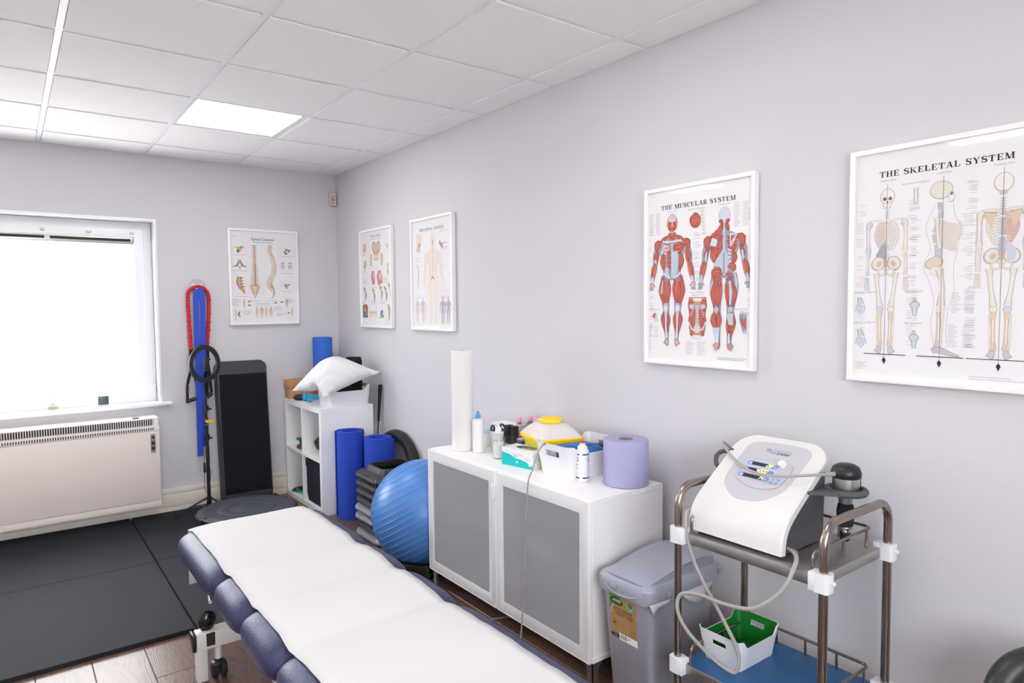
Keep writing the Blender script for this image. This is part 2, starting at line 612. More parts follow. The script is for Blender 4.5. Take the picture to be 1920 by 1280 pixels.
# slab-serif capitals: stems (S), hairlines (H), curves, serifs; unit cap height
def slab_letter(ch):
    S, H, F, FH = 0.2, 0.085, 0.36, 0.075
    q = []
    def stem(x, y0=0, y1=1, serif=(1, 1), w=S, f=F):
        q.append([(x - w / 2, y0), (x + w / 2, y0), (x + w / 2, y1), (x - w / 2, y1)])
        if serif[0]:
            q.append([(x - f / 2, y0), (x + f / 2, y0), (x + f / 2, y0 + FH), (x - f / 2, y0 + FH)])
        if serif[1]:
            q.append([(x - f / 2, y1 - FH), (x + f / 2, y1 - FH), (x + f / 2, y1), (x - f / 2, y1)])
    def rec(x0, x1, y0, y1):
        q.append([(x0, y0), (x1, y0), (x1, y1), (x0, y1)])
    def diag(x0, y0, x1, y1, w):
        q.append([(x0 - w / 2, y0), (x0 + w / 2, y0), (x1 + w / 2, y1), (x1 - w / 2, y1)])
    def curve(pts, w):
        q.extend(ribbon_quads(pts, w))
    def sf(x, y, f=0.3):
        rec(x - f / 2, x + f / 2, y, y + FH)
    if ch == 'T':
        stem(0.4, serif=(1, 0)); rec(0.02, 0.78, 1 - H, 1); rec(0.02, 0.02 + H, 0.66, 1); rec(0.78 - H, 0.78, 0.66, 1); adv = 0.84
    elif ch == 'H':
        stem(0.2); stem(0.72); rec(0.2, 0.72, 0.46, 0.46 + H); adv = 0.94
    elif ch == 'E':
        stem(0.2); rec(0.2, 0.72, 0, H); rec(0.2, 0.7, 1 - H, 1); rec(0.72 - H, 0.72, 0, 0.3); rec(0.7 - H, 0.7, 0.72, 1)
        rec(0.2, 0.5, 0.47, 0.47 + H); rec(0.46, 0.46 + 0.07, 0.38, 0.64); adv = 0.8
    elif ch == 'M':
        stem(0.16, w=H, f=0.3); stem(0.92); diag(0.2, 1, 0.52, 0.02, 0.2); diag(0.85, 1, 0.55, 0.02, H)
        adv = 1.12
    elif ch == 'U':
        stem(0.2, 0.3, 1, (0, 1)); stem(0.68, 0.3, 1, (0, 1), w=H, f=0.28)
        curve(arc(0.42, 0.3, 0.24, 0.26, 180, 360, 10), [S, S, S * 0.9, 0.13, 0.1, H, H, H, H, H, H]); adv = 0.88
    elif ch == 'S':
        pts = arc(0.36, 0.74, 0.24, 0.22, 20, 270, 10) + arc(0.36, 0.28, 0.26, 0.24, 90, -160, 10)[1:]
        curve(pts, [H, H, H, 0.1, 0.16, 0.19, 0.19, 0.19, 0.2, 0.21, 0.21, 0.21, 0.21, 0.2, 0.19, 0.19, 0.16, 0.1, H, H, H])
        rec(0.56, 0.56 + H, 0.7, 1.0); rec(0.07, 0.07 + H, 0.0, 0.32); adv = 0.74
    elif ch == 'C':
        curve(arc(0.44, 0.5, 0.33, 0.46, 40, 320, 16), [H, H, H, 0.1, 0.13, 0.17, 0.2, 0.21, 0.21, 0.21, 0.2, 0.17, 0.13, 0.1, H, H, H])
        rec(0.68, 0.68 + H, 0.66, 1.0); adv = 0.84
    elif ch == 'L':
        stem(0.2); rec(0.2, 0.72, 0, H); rec(0.72 - H, 0.72, 0, 0.36); adv = 0.78
    elif ch == 'A':
        diag(0.16, 0.02, 0.42, 0.98, H); diag(0.74, 0.02, 0.46, 0.98, S); rec(0.24, 0.64, 0.28, 0.28 + H); sf(0.15, 0); sf(0.74, 0, 0.36); adv = 0.93
    elif ch == 'R' or ch == 'P':
        stem(0.2)
        curve([(0.2, 0.955), (0.42, 0.955)] + arc(0.46, 0.73, 0.2, 0.225, 80, -80, 8) + [(0.42, 0.5), (0.2, 0.5)],
              [H, H] + [H, 0.12, 0.17, 0.2, 0.2, 0.2, 0.17, 0.12, H] + [H, H])
        adv = 0.78
        if ch == 'R':
            diag(0.46, 0.5, 0.72, 0, 0.2); sf(0.78, 0, 0.24); adv = 0.9
    elif ch == 'Y':
        diag(0.16, 1, 0.43, 0.44, S); diag(0.74, 1, 0.47, 0.44, H); stem(0.45, 0, 0.5, (1, 0)); rec(0, 0.34, 1 - FH, 1); rec(0.6, 0.9, 1 - FH, 1); adv = 0.9
    elif ch == 'K':
        stem(0.2); diag(0.3, 0.4, 0.74, 1, H); diag(0.44, 0.56, 0.74, 0, S); sf(0.76, 0, 0.34); rec(0.6, 0.9, 1 - FH, 1); adv = 0.95
    elif ch == 'I':
        stem(0.2); adv = 0.42
    elif ch == 'N':
        stem(0.16, w=H, f=0.3); stem(0.76, w=H, f=0.3, serif=(0, 1)); diag(0.18, 1, 0.74, 0, S); adv = 0.94
    elif ch == 'V':
        diag(0.18, 1, 0.44, 0, S); diag(0.72, 1, 0.48, 0, H); rec(0.0, 0.36, 1 - FH, 1); rec(0.6, 0.88, 1 - FH, 1); adv = 0.9
    else:
        adv = 0.42
    return q, adv

class Art:
    """flat printed shapes in a local (u, v) plane; overlapping prints get thin successive ink layers"""
    STEP = 0.00006
    def __init__(self):
        self.p = []
        self.boxes = []
    def add(self, poly, col, lay=None):
        xs = [p[0] for p in poly]
        ys = [p[1] for p in poly]
        self.addmany([poly], col, (min(xs), max(xs), min(ys), max(ys)), lay)
    def addmany(self, polys, col, bb=None, lay=None):
        if not polys:
            return
        if bb is None:
            xs = [p[0] for q in polys for p in q]
            ys = [p[1] for q in polys for p in q]
            bb = (min(xs), max(xs), min(ys), max(ys))
        if lay is None:
            lay = 1
            for a in self.boxes:
                if a[0] < bb[1] and a[1] > bb[0] and a[2] < bb[3] and a[3] > bb[2] and a[4] >= lay:
                    lay = a[4] + 1
        self.boxes.append(bb + (lay,))
        for q in polys:
            self.p.append((q, col, lay))
    def rect(self, x0, y0, x1, y1, col):
        self.add([(x0, y0), (x1, y0), (x1, y1), (x0, y1)], col)
    def ell(self, cx, cy, rx, ry, col, rot=0.0, n=14):
        c, s = cos(radians(rot)), sin(radians(rot))
        self.add([(cx + rx * cos(2 * pi * i / n) * c - ry * sin(2 * pi * i / n) * s,
                   cy + rx * cos(2 * pi * i / n) * s + ry * sin(2 * pi * i / n) * c) for i in range(n)], col)
    def rib(self, pts, w, col):
        self.addmany(ribbon_quads(pts, w), col)
    def curve(self, pts, w, col, n=5):
        P = smooth_path([(p[0], p[1], 0) for p in pts], n)
        m = len(P)
        if isinstance(w, (list, tuple)):
            ww = []
            for i in range(m):
                t = i / (m - 1) * (len(w) - 1)
                k = min(int(t), len(w) - 2)
                ww.append(w[k] + (w[k + 1] - w[k]) * (t - k))
        else:
            ww = w
        self.addmany(ribbon_quads([(p.x, p.y) for p in P], ww), col)
    def text(self, s, x, y, size, col, align='c', shear=0.0, bold=0.0, width=None):
        ps = text_polys(s, size, shear, bold)
        xs = [p[0] for q in ps for p in q]
        if not xs:
            return
        w = max(xs) - min(xs)
        k = width / w if width else 1.0
        off = {'c': -(min(xs) + max(xs)) / 2 * k, 'l': -min(xs) * k, 'r': -max(xs) * k}[align]
        self.addmany([[(px * k + x + off, py + y) for px, py in q] for q in ps], col)
    def slab(self, s, cx, y, h, width, col):
        polys = []
        pen = 0
        for ch in s:
            q, adv = slab_letter(ch)
            polys += [[(px + pen, py) for px, py in poly] for poly in q]
            pen += adv + 0.07
        k = width / pen
        x0 = cx - width / 2
        for i, poly in enumerate(polys):
            self.p.append(([(x0 + px * k, y + py * h) for px, py in poly], col, 2 + (i % 4) * 0.2))
    def lines(self, x0, y0, x1, y1, n, col, th=0.38, ragged=True, rnd=None):
        rnd = rnd or random
        dy = (y1 - y0) / n
        for i in range(n):
            xe = x0 + (x1 - x0) * (rnd.uniform(0.55, 1.0) if ragged else 1.0)
            yy = y0 + dy * (i + 0.3)
            self.p.append(([(x0, yy), (xe, yy), (xe, yy + dy * th), (x0, yy + dy * th)], col, 0.5))
    def build(self, name, parent, f, extra=None, m=None, label=None):
        """f(u, v, h) -> local 3D point, h = height above the sheet; extra: base polys at h given"""
        verts, faces, cols = [], [], []
        for q, col, lay in (extra or []) + self.p:
            b = len(verts)
            for u, v in q:
                verts.append(f(u, v, lay * self.STEP))
            faces.append(list(range(b, b + len(q))))
            cols.append(col)
        me = bpy.data.meshes.new(name)
        me.from_pydata([tuple(v) for v in verts], [], faces)
        at = me.attributes.new('ink', 'FLOAT_COLOR', 'CORNER')
        buf = []
        for p, c in zip(me.polygons, cols):
            buf += list(c) * len(p.vertices)
        at.data.foreach_set('color', buf)
        o = bpy.data.objects.new(name, me)
        me.materials.append(m or M['print'])
        COL.objects.link(o)
        if parent is not None:
            o.parent = parent
        if label:
            o['label'] = label
        return o
# ================================================================== room shell
H = 2.5524
XL, YF = -3.75, -6.6
WX0, WX1, WZ0, WZ1 = -2.98, -1.346, 0.80, 2.089

bm = new()
box(bm, XL - 0.2, 0.2, YF - 0.2, 0.3, -0.06, -0.012)
floor = struct(obj('floor', bm, M['card']))
PW, PL = 0.194, 1.29
plank_cache = {}
x = -1.775
while x < 0:
    x += PW
xs_edge = []
while x > XL:
    xs_edge.append(x)
    x -= PW
for i, xe in enumerate(xs_edge):
    xa, xb = max(xe - PW, XL), min(xe, -0.002)
    y = 0.0 + [0.0, 0.43, 0.86, 0.22, 0.64, 1.05][i % 6]
    while y > YF:
        ya, yb = max(y - PL, YF), min(y, -0.002)
        y -= PL
        if yb - ya < 0.02 or xb - xa < 0.02:
            continue
        key = (round(xb - xa, 3), round(yb - ya, 3))
        if key not in plank_cache:
            w2, l2 = (xb - xa) / 2 - 0.0006, (yb - ya) / 2 - 0.0006
            p = new()
            rings = [[(-w2, -l2, -0.012), (w2, -l2, -0.012), (w2, l2, -0.012), (-w2, l2, -0.012)],
                     [(-w2, -l2, -0.002), (w2, -l2, -0.002), (w2, l2, -0.002), (-w2, l2, -0.002)],
                     [(-w2 + .002, -l2 + .002, 0), (w2 - .002, -l2 + .002, 0), (w2 - .002, l2 - .002, 0), (-w2 + .002, l2 - .002, 0)]]
            loft(p, rings)
            o = obj('plank', p, M['plank'], floor, sharp=20)
            plank_cache[key] = o.data
        else:
            o = bpy.data.objects.new('plank', plank_cache[key])
            COL.objects.link(o)
            o.parent = floor
        o.location = ((xa + xb) / 2, (ya + yb) / 2, 0)

bm = new()
box(bm, XL - 0.2, WX0, 0, 0.26, -0.05, H + 0.25)
box(bm, WX1, 0.2, 0, 0.26, -0.05, H + 0.25)
box(bm, WX0, WX1, 0, 0.26, -0.05, WZ0)
box(bm, WX0, WX1, 0, 0.26, WZ1, H + 0.25)
struct(obj('wall_back', bm, M['wall']))
struct(obj('wall_right', B(0, 0.2, YF - 0.2, 0, -0.05, H + 0.25), M['wall']))
struct(obj('wall_left', B(XL - 0.2, XL, YF - 0.2, 0, -0.05, H + 0.25), M['wall']))
VX0, VX1, VZ0, VZ1 = -3.45, -1.2, 0.9, 2.25
bm = new()
box(bm, XL, VX0, YF - 0.2, YF, -0.05, H + 0.25)
box(bm, VX1, 0, YF - 0.2, YF, -0.05, H + 0.25)
box(bm, VX0, VX1, YF - 0.2, YF, -0.05, VZ0)
box(bm, VX0, VX1, YF - 0.2, YF, VZ1, H + 0.25)
struct(obj('wall_front', bm, M['wall']))

# suspended ceiling: slab above, tees and lay-in tiles hung below
ceiling = struct(obj('ceiling', B(XL - 0.2, 0.2, YF - 0.2, 0.26, H + 0.2, H + 0.25), M['tile']))
gx = [0.0] + [-(0.1935 + 0.6 * k) for k in range(6)] + [XL]
gy = [0.0] + [-(0.3707 + 0.6 * k) for k in range(11)] + [YF]
TW = 0.012
LIGHTS = [(2, 2), (2, 6), (5, 2), (5, 6)]
for k in range(1, 7):
    obj('main_tee', B(gx[k] - TW, gx[k] + TW, YF, 0, H, H + 0.02), M['tee'], ceiling)
for j in range(1, 12):
    for k in range(7):
        xa, xb = gx[k + 1], gx[k]
        if xb - xa < 0.05:
            continue
        obj('cross_tee', B(xa + (TW if k < 6 else 0), xb - (TW if k else 0), gy[j] - TW, gy[j] + TW, H + 0.0005, H + 0.02), M['tee'], ceiling)
obj('wall_angle', B(-0.02, 0, YF, 0, H + 0.001, H + 0.012), M['tee'], ceiling)
obj('wall_angle', B(XL, -0.02, -0.02, 0, H + 0.001, H + 0.012), M['tee'], ceiling)
tile_cache = {}
for j in range(12):
    for k in range(7):
        if (k, j) in LIGHTS:
            continue
        xa, xb = gx[k + 1] + TW, gx[k] - (TW if k else 0.02)
        ya, yb = gy[j + 1] + TW, gy[j] - (TW if j else 0.02)
        w2, l2 = (xb - xa) / 2, (yb - ya) / 2
        key = (round(w2, 4), round(l2, 4))
        if key not in tile_cache:
            g, fz = 0.003, -0.006
            rings = [[(-w2 - .006, -l2 - .006, 0.014), (w2 + .006, -l2 - .006, 0.014), (w2 + .006, l2 + .006, 0.014), (-w2 - .006, l2 + .006, 0.014)],
                     [(-w2 + g, -l2 + g, 0.003), (w2 - g, -l2 + g, 0.003), (w2 - g, l2 - g, 0.003), (-w2 + g, l2 - g, 0.003)],
                     [(-w2 + g, -l2 + g, fz), (w2 - g, -l2 + g, fz), (w2 - g, l2 - g, fz), (-w2 + g, l2 - g, fz)]]
            p = new()
            loft(p, rings)
            o = obj('ceiling_tile', p, M['tile'], ceiling, sharp=20)
            tile_cache[key] = o.data
        else:
            o = bpy.data.objects.new('ceiling_tile', tile_cache[key])
            COL.objects.link(o)
            o.parent = ceiling
        o.location = ((xa + xb) / 2, (ya + yb) / 2, H)
for i, (k, j) in enumerate(LIGHTS):
    xa, xb, ya, yb = gx[k + 1] + TW, gx[k] - TW, gy[j + 1] + TW, gy[j] - TW
    cx, cy, hw = (xa + xb) / 2, (ya + yb) / 2, (xb - xa) / 2 - 0.002
    t = root('ceiling_light', ['square white LED panel glowing in the ceiling above the corner',
                               'LED panel in the ceiling nearer the camera, above the white cabinet',
                               'LED panel in the ceiling over the window side',
                               'LED panel in the ceiling over the camera side, away from the charts'][i], 'light', (cx, cy, H))
    fr = frame_bars(-hw, hw, -hw, hw, 0.014, 0, 0.02)
    xform(fr, Matrix.Rotation(radians(90), 4, 'X'))
    bmesh.ops.translate(fr, verts=fr.verts, vec=(0, 0, 0.001))
    zmin = min(v.co.z for v in fr.verts)
    bmesh.ops.translate(fr, verts=fr.verts, vec=(0, 0, -zmin - 0.001))
    obj('light_frame', fr, M['tee'], t)
    obj('diffuser', B(-hw + 0.014, hw - 0.014, -hw + 0.014, hw - 0.014, 0.003, 0.008), M['led_panel'], t)

# window: white upvc frame and sash in a plastered opening, white sill board
win = root('window_1', 'white plastic framed window with a blown out bright pane', 'window', ((WX0 + WX1) / 2, 0.12, WZ0))
del win['label'], win['category']
struct(win)
ww, wh = (WX1 - WX0) / 2, WZ1 - WZ0
obj('window_frame', frame_bars(-ww, ww, 0, wh, 0.055, 0, 0.07, 0.004), M['upvc'], win)
obj('sash', frame_bars(-ww + 0.05, ww - 0.05, 0.05, wh - 0.05, 0.06, -0.012, 0.06, 0.005), M['upvc'], win)
obj('pane', B(-ww + 0.1, ww - 0.1, 0.022, 0.028, 0.1, wh - 0.1), M['glass'], win)
ve = obj('trickle_vent', B(-ww + 0.112, ww - 0.112, -0.006, 0.02, wh - 0.158, wh - 0.112, 0.003), M['alu'], win)
for a in range(3):
    xa = ww - 0.13 - a * 0.5
    obj('vent_slot', B(xa - 0.47, xa, -0.009, -0.004, wh - 0.139, wh - 0.121), M['dark_slot'], ve)
for a in (0.12, 0.38, 0.64):
    s = new()
    box(s, ww - a - 0.012, ww - a + 0.012, -0.022, -0.01, wh - 0.088, wh - 0.072, 0.003)
    cyl(s, (ww - a, -0.01, wh - 0.08), (ww - a, -0.03, wh - 0.08), 0.005, 10)
    obj('catch', s, M['alu'], win)
for z0 in (0.06, wh - 0.13):
    obj('hinge', B(ww - 0.02, ww - 0.006, -0.018, 0.0, z0, z0 + 0.075, 0.003), M['upvc'], win)
sb = new()
box(sb, -ww + 0.002, ww - 0.002, -0.125, -0.001, -0.012, 0.012, 0.004)
box(sb, -ww - 0.07, ww + 0.078, -0.165, -0.121, -0.012, 0.012, 0.006)
obj('window_sill', sb, M['upvc'], win)
tr = frame_bars(WX0 - 0.016, WX1 + 0.016, WZ0 - 0.006, WZ1 + 0.016, 0.0155, -0.004, 0.02, 0.0015)
struct(obj('trim_1', tr, M['upvc']))

win_added = bpy.data.objects.new('window_added', None)  # unseen window added behind the camera to let in more daylight
COL.objects.link(win_added)
struct(win_added)
win_added.location = ((VX0 + VX1) / 2, YF - 0.1, VZ0)
win_added.rotation_euler = (0, 0, radians(180))
vw, vh = (VX1 - VX0) / 2, VZ1 - VZ0
obj('window_frame', frame_bars(-vw, vw, 0, vh, 0.055, 0, 0.07, 0.004), M['upvc'], win_added)
obj('mullion', B(-0.03, 0.03, 0.0, 0.065, 0.055, vh - 0.055, 0.003), M['upvc'], win_added)
for s_ in (-1, 1):
    obj('pane', B(min(s_ * 0.03, s_ * (vw - 0.05)), max(s_ * 0.03, s_ * (vw - 0.05)), 0.03, 0.036, 0.05, vh - 0.05), M['glass'], win_added)
obj('window_sill', B(-vw - 0.05, vw + 0.05, -0.14, 0.0, -0.024, 0.0, 0.004), M['upvc'], win_added)

bb = new()
box(bb, XL, -0.075, -0.02, -0.0005, 0.0, 0.054, 0.002)
box(bb, XL, -0.075, -0.028, -0.0005, 0.056, 0.144, 0.003)
box(bb, XL, -0.075, -0.022, -0.0005, 0.146, 0.182, 0.004)
struct(obj('baseboard_back', bb, M['cream']))

# corner motion sensor
t = root('motion_sensor', 'small beige motion sensor high in the wall corner', 'sensor', (-0.035, -0.03, 2.352), radians(-18))
obj('casing', prism(new(), rrect(0.026, 0.018, 0.006), -0.05, 0.05, bevel=0.006), M['beige'], t)
obj('lens', B(-0.014, 0.014, -0.0215, -0.017, -0.022, 0.012, 0.002), mat('sensor_lens', rgb(160, 150, 142), 0.3), t)
for z0 in (0.02, -0.036):
    obj('grille', B(-0.018, 0.018, -0.0205, -0.017, z0, z0 + 0.006), M['leg_grey'], t)
obj('bracket', B(-0.012, 0.03, 0.015, 0.028, -0.03, 0.035, 0.004), M['beige'], t)

# storage heater under the window
HX0, HX1 = -2.62, -1.386
t = root('storage_heater', 'wide cream storage heater under the window with top grille', 'heater', (HX1, -0.19, 0.0))
L = HX1 - HX0
obj('casing', B(-L, 0, 0.004, 0.188, 0.112, 0.656, 0.004), M['heater'], t)
obj('front_panel', B(-L + 0.002, -0.002, -0.004, 0.004, 0.16, 0.64, 0.003), M['heater'], t)
obj('plinth', B(-L + 0.002, -0.004, 0.0, 0.004, 0.114, 0.156, 0.001), M['heater'], t)
tp = new()
box(tp, -L, 0.0, 0.012, 0.188, 0.655, 0.732, 0.008)
obj('top_cover', tp, M['heater_top'], t)
lo = new()
box(lo, -L, 0.0, -0.006, 0.02, 0.640, 0.672, 0.004)
obj('lower_lip', lo, M['heater_top'], t)
gr = obj('grille_recess', B(-L + 0.03, -0.036, 0.008, 0.013, 0.679, 0.722, 0.001), M['dark_slot'], t)
n = int((L - 0.07) / 0.0135)
cells = new()
for i in range(n):
    xx = -0.04 - i * 0.0135
    box(cells, xx - 0.0045, xx, 0.0045, 0.0085, 0.679, 0.722)
sl = obj('grille_bars', cells, M['heater_top'], t)
sl['kind'] = 'stuff'
cells = new()
for i in range(n):
    xx = -0.036 - i * 0.0135
    box(cells, xx - 0.006, xx, -0.0068, -0.0055, 0.6475, 0.666)
sl = obj('louvre_slots', cells, M['dark_slot'], t)
sl['kind'] = 'stuff'
obj('dark_tab', B(-0.155, -0.118, 0.02, 0.06, 0.732, 0.737, 0.001), M['black'], t)
cp = obj('control_plate', prism(xform(new(), Matrix()), rrect(0.015, 0.064, 0.004), 0, 0.004), M['panel_line'], t)
cp.data.transform(Matrix.Translation((-0.042, -0.004, 0.557)) @ Matrix.Rotation(radians(90), 4, 'X'))
obj('dial', cyl(new(), (-0.042, -0.006, 0.6), (-0.042, -0.018, 0.6), 0.009, 14, bevel=0.002), M['black'], cp)
for zz in (0.548, 0.512):
    obj('rocker_switch', B(-0.052, -0.032, -0.013, -0.006, zz, zz + 0.024, 0.002), M['black'], cp)

# sill objects
t = root('reed_diffuser', 'small clear reed diffuser with amber liquid on the window sill', 'diffuser', (-1.974, 0.035, 0.8125))
obj('bottle', lathe(new(), [(0.026, 0), (0.029, 0.003), (0.029, 0.034), (0.026, 0.04), (0.012, 0.046), (0.012, 0.06)], 20), M['clear'], t)
obj('liquid', lathe(new(), [(0.025, 0.003), (0.0265, 0.006), (0.0265, 0.02)], 20), M['amber'], t)
obj('collar', lathe(new(), [(0.0135, 0.05), (0.0145, 0.052), (0.0145, 0.062), (0.0135, 0.063)], 16), M['bottle_white'], t)
for a, b in ((0.035, 0.01), (0.05, -0.01), (0.028, 0.02), (0.04, -0.02)):
    obj('reed', cyl(new(), (-a * 0.2, b * 0.2, 0.02), (a, b, 0.21), 0.0014, 6), M['reed'], t)
t = root('digital_thermometer', 'small dark screened digital thermometer on the window sill', 'clock', (-1.688, 0.03, 0.8125))
obj('case', B(-0.037, 0.037, 0.0, 0.014, 0, 0.074, 0.006), M['bottle_white'], t)
obj('screen', B(-0.031, 0.031, -0.0012, 0.001, 0.009, 0.067, 0.0005), M['lcd'], t)

# wall anchor with resistance tube and band
t = root('wall_anchor', 'round grey wall anchor plate with crossed hook arms', 'hook', (-1.075, 0, 1.632))
obj('plate', xform(lathe(new(), [(0.056, 0), (0.058, 0.004), (0.055, 0.008), (0, 0.009)], 32), Matrix.Rotation(radians(90), 4, 'X')), M['alu'], t)
for s in (-1, 1):
    obj('hook_arm', tube(new(), smooth_path([(s * 0.036, -0.008, 0.022), (s * 0.02, -0.03, 0.012), (-s * 0.004, -0.046 - s * 0.004, -0.012), (-s * 0.02, -0.05 - s * 0.006, -0.012)], 5), 0.004, 8), M['bottle_white'], t)
t = root('resistance_tube', 'red ruched resistance tube with black handle hung over the wall anchor', 'exercise band', (-1.075, -0.03, 1.62))
pth = smooth_path([(-0.062, 0.004, -0.44), (-0.066, 0.002, -0.3), (-0.07, 0, -0.12), (-0.066, 0, -0.03), (-0.035, -0.008, 0.002), (0, -0.012, 0.012), (0.035, -0.008, 0.0), (0.066, 0, -0.04), (0.07, 0.002, -0.14), (0.06, 0.004, -0.3), (0.05, 0.006, -0.42)], 14)
rad = [0.0135 + 0.0028 * sin(i * 2.4) + 0.0012 * sin(i * 5.1) for i in range(len(pth))]
obj('ruched_sleeve', tube(new(), pth, 0.014, 10, rad=rad), M['tube_red'], t)
for s, xb, zt in ((-1, -0.062, -0.44), (1, 0.05, -0.42)):
    hd = new()
    tube(hd, [(xb, 0.0, zt), (xb - 0.002, -0.002, zt - 0.14)], 0.012, 8, flat=0.6)
    kk = 1.0 if s < 0 else 0.35
    tube(hd, smooth_path([(xb, -0.002, zt - 0.13), (xb - 0.03 * kk, -0.004, zt - 0.25), (xb - 0.035 * kk, -0.004, zt - 0.37)], 4), 0.01, 8, flat=0.5)
    tube(hd, smooth_path([(xb, -0.002, zt - 0.13), (xb + 0.03 * kk, -0.004, zt - 0.24), (xb + 0.05 * kk, -0.004, zt - 0.345)], 4), 0.01, 8, flat=0.5)
    obj('strap', hd, M['black_matte'], t)
    obj('grip', cyl(new(), (xb - 0.045 * kk, -0.004, zt - 0.378), (xb + 0.06 * kk, -0.004, zt - 0.35), 0.014, 12, bevel=0.003), M['black'], t)
a = Art()
a.ell(0, 0.02, 0.008, 0.008, rgb(200, 200, 200))
a.rect(-0.007, -0.03, -0.001, 0.008, rgb(190, 60, 70))
a.rect(0.001, -0.03, 0.007, 0.008, rgb(190, 180, 182))
a.build('strap_print', t, lambda u, v, h: Vector((-0.084, -0.0105 - h, -0.72)) + Vector((u + v * 0.12, 0, v)))
t = root('resistance_band', 'long blue flat band looped over the wall anchor', 'exercise band', (-1.075, -0.05, 1.62))
for s in (-1, 1):
    top = [(0.003 * s, -0.004, 0.006), (0.016 * s, -0.004, -0.02), (0.021 * s, -0.002, -0.07), (0.022 * s, 0, -0.2), (0.018 * s - 0.004, 0.006, -0.6), (0.014 * s - 0.01, 0.01 if s > 0 else 0.004, -1.16 if s > 0 else -1.225)]
    P = smooth_path(top, 6)
    rings = []
    for i, p in enumerate(P):
        w = min(0.019, 0.007 + 0.0025 * i)
        rings.append([p + Vector((-w, 0.0, 0)), p + Vector((w, -0.002, 0)), p + Vector((w, -0.0045, 0)), p + Vector((-w, -0.0025, 0))])
    obj('band_strip', loft(new(), rings), M['band_blue'], t)

# ring light on a tripod
t = root('ring_light_tripod', 'black ring light on a slim tripod in front of the wall anchor', 'ring light', (-1.078, -0.17, 0.02))
pl = new()
cyl(pl, (0, 0, 0.03), (0, 0, 0.46), 0.0125, 14)
cyl(pl, (0, 0, 0.44), (0, 0, 0.67), 0.0105, 14)
cyl(pl, (0, 0, 0.67), (0, 0, 0.86), 0.0075, 12)
obj('pole', pl, M['black'], t)
for z0 in (0.335, 0.62):
    obj('pole_ring', cyl(new(), (0, 0, z0), (0, 0, z0 + 0.005), 0.0132, 14), M['chrome'], t)
for z0 in (0.53, 0.74):
    c = new()
    cyl(c, (0, 0, z0 - 0.02), (0, 0, z0 + 0.02), 0.017, 12, bevel=0.002)
    cyl(c, (0, 0, z0), (0.035, -0.005, z0 - 0.008), 0.007, 8)
    obj('clamp_knob', c, M['black'], t)
hub = new()
cyl(hub, (0, 0, 0.03), (0, 0, 0.07), 0.017, 12, bevel=0.003)
cyl(hub, (0, 0, 0.075), (0, 0, 0.1), 0.018, 12, bevel=0.003)
obj('hub', hub, M['black'], t)
for an, lr in ((188, 0.23), (308, 0.19), (84, 0.135)):
    ca, sa = cos(radians(an)), sin(radians(an))
    lg = obj('leg', tube(new(), [(0.014 * ca, 0.014 * sa, 0.092), (lr * ca, lr * sa, 0.008)], 0.0065, 8), M['black'], t)
    obj('strut', tube(new(), [(0.014 * ca, 0.014 * sa, 0.045), (lr * 0.52 * ca, lr * 0.52 * sa, 0.05)], 0.004, 6), M['black'], lg)
    obj('rubber_foot', cyl(new(), ((lr - 0.015) * ca, (lr - 0.015) * sa, 0.014), ((lr + 0.01) * ca, (lr + 0.01) * sa, 0.006), 0.0085, 8), M['black_matte'], lg)
ring_m = Matrix.Translation((-0.004, -0.02, 1.063)) @ Matrix.Rotation(radians(20), 4, 'Z') @ Matrix.Rotation(radians(88), 4, 'X')
rg = new()
prof = []
for k in range(14):
    a_ = 2 * pi * k / 14
    prof.append((0.104 + 0.017 * max(-0.9, min(0.9, 1.25 * cos(a_))), 0.010 * max(-0.9, min(0.9, 1.25 * sin(a_)))))
rows = [[ring_m @ Vector((r * cos(2 * pi * i / 48), r * 1.12 * sin(2 * pi * i / 48), z)) for r, z in prof] for i in range(48)]
loft(rg, rows, loop=True)
obj('ring_housing', rg, M['black'], t)
hd = new()
cyl(hd, (0, -0.005, 0.85), (0, -0.008, 0.9), 0.011, 10, bevel=0.002)
cyl(hd, (-0.016, -0.012, 0.905), (0.016, -0.004, 0.905), 0.014, 12, bevel=0.002)
cyl(hd, (0, -0.012, 0.91), (0, -0.016, 0.96), 0.01, 10)
obj('ball_head', hd, M['black_gloss'], t)
obj('gooseneck', tube(new(), smooth_path([(0, -0.016, 0.955), (-0.006, -0.03, 0.985), (0, -0.035, 1.02)], 6), 0.008, 8), M['black_gloss'], t)
ph = new()
box(ph, -0.018, 0.02, -0.05, -0.036, 1.02, 1.092, 0.003)
box(ph, -0.018, 0.03, -0.062, -0.034, 1.09, 1.1, 0.003)
box(ph, -0.02, 0.024, -0.062, -0.034, 1.012, 1.022, 0.003)
obj('phone_clamp', ph, M['black'], t)
obj('tape_tag', loft(new(), [[(p_.x, p_.y, p_.z - 0.0115), (p_.x, p_.y - 0.0012, p_.z - 0.0115), (p_.x, p_.y - 0.0012, p_.z + 0.0115), (p_.x, p_.y, p_.z + 0.0115)] for p_ in smooth_path([(-0.013, -0.011, 0.656), (-0.004, -0.0155, 0.649), (0.01, -0.0145, 0.646), (0.048, -0.006, 0.647)], 5)]), M['orange_tape'], t)
wire = smooth_path([(-0.004, -0.012, 0.9), (-0.016, -0.014, 0.6), (-0.026, -0.012, 0.36), (-0.026, -0.012, 0.3), (-0.03, -0.014, 0.2), (-0.022, -0.014, 0.14), (-0.004, -0.013, 0.155), (0.016, -0.005, 0.26), (0.012, -0.01, 0.3), (0, -0.013, 0.32)], 6)
wo = obj('cord', tube(new(), wire, 0.0018, 6), M['black'], t)
obj('inline_switch', prism(xform(new(), Matrix()), rrect(0.008, 0.006, 0.003), 0.0, 0.07, bevel=0.003), M['black'], wo).data.transform(Matrix.Translation((-0.026, -0.013, 0.28)))

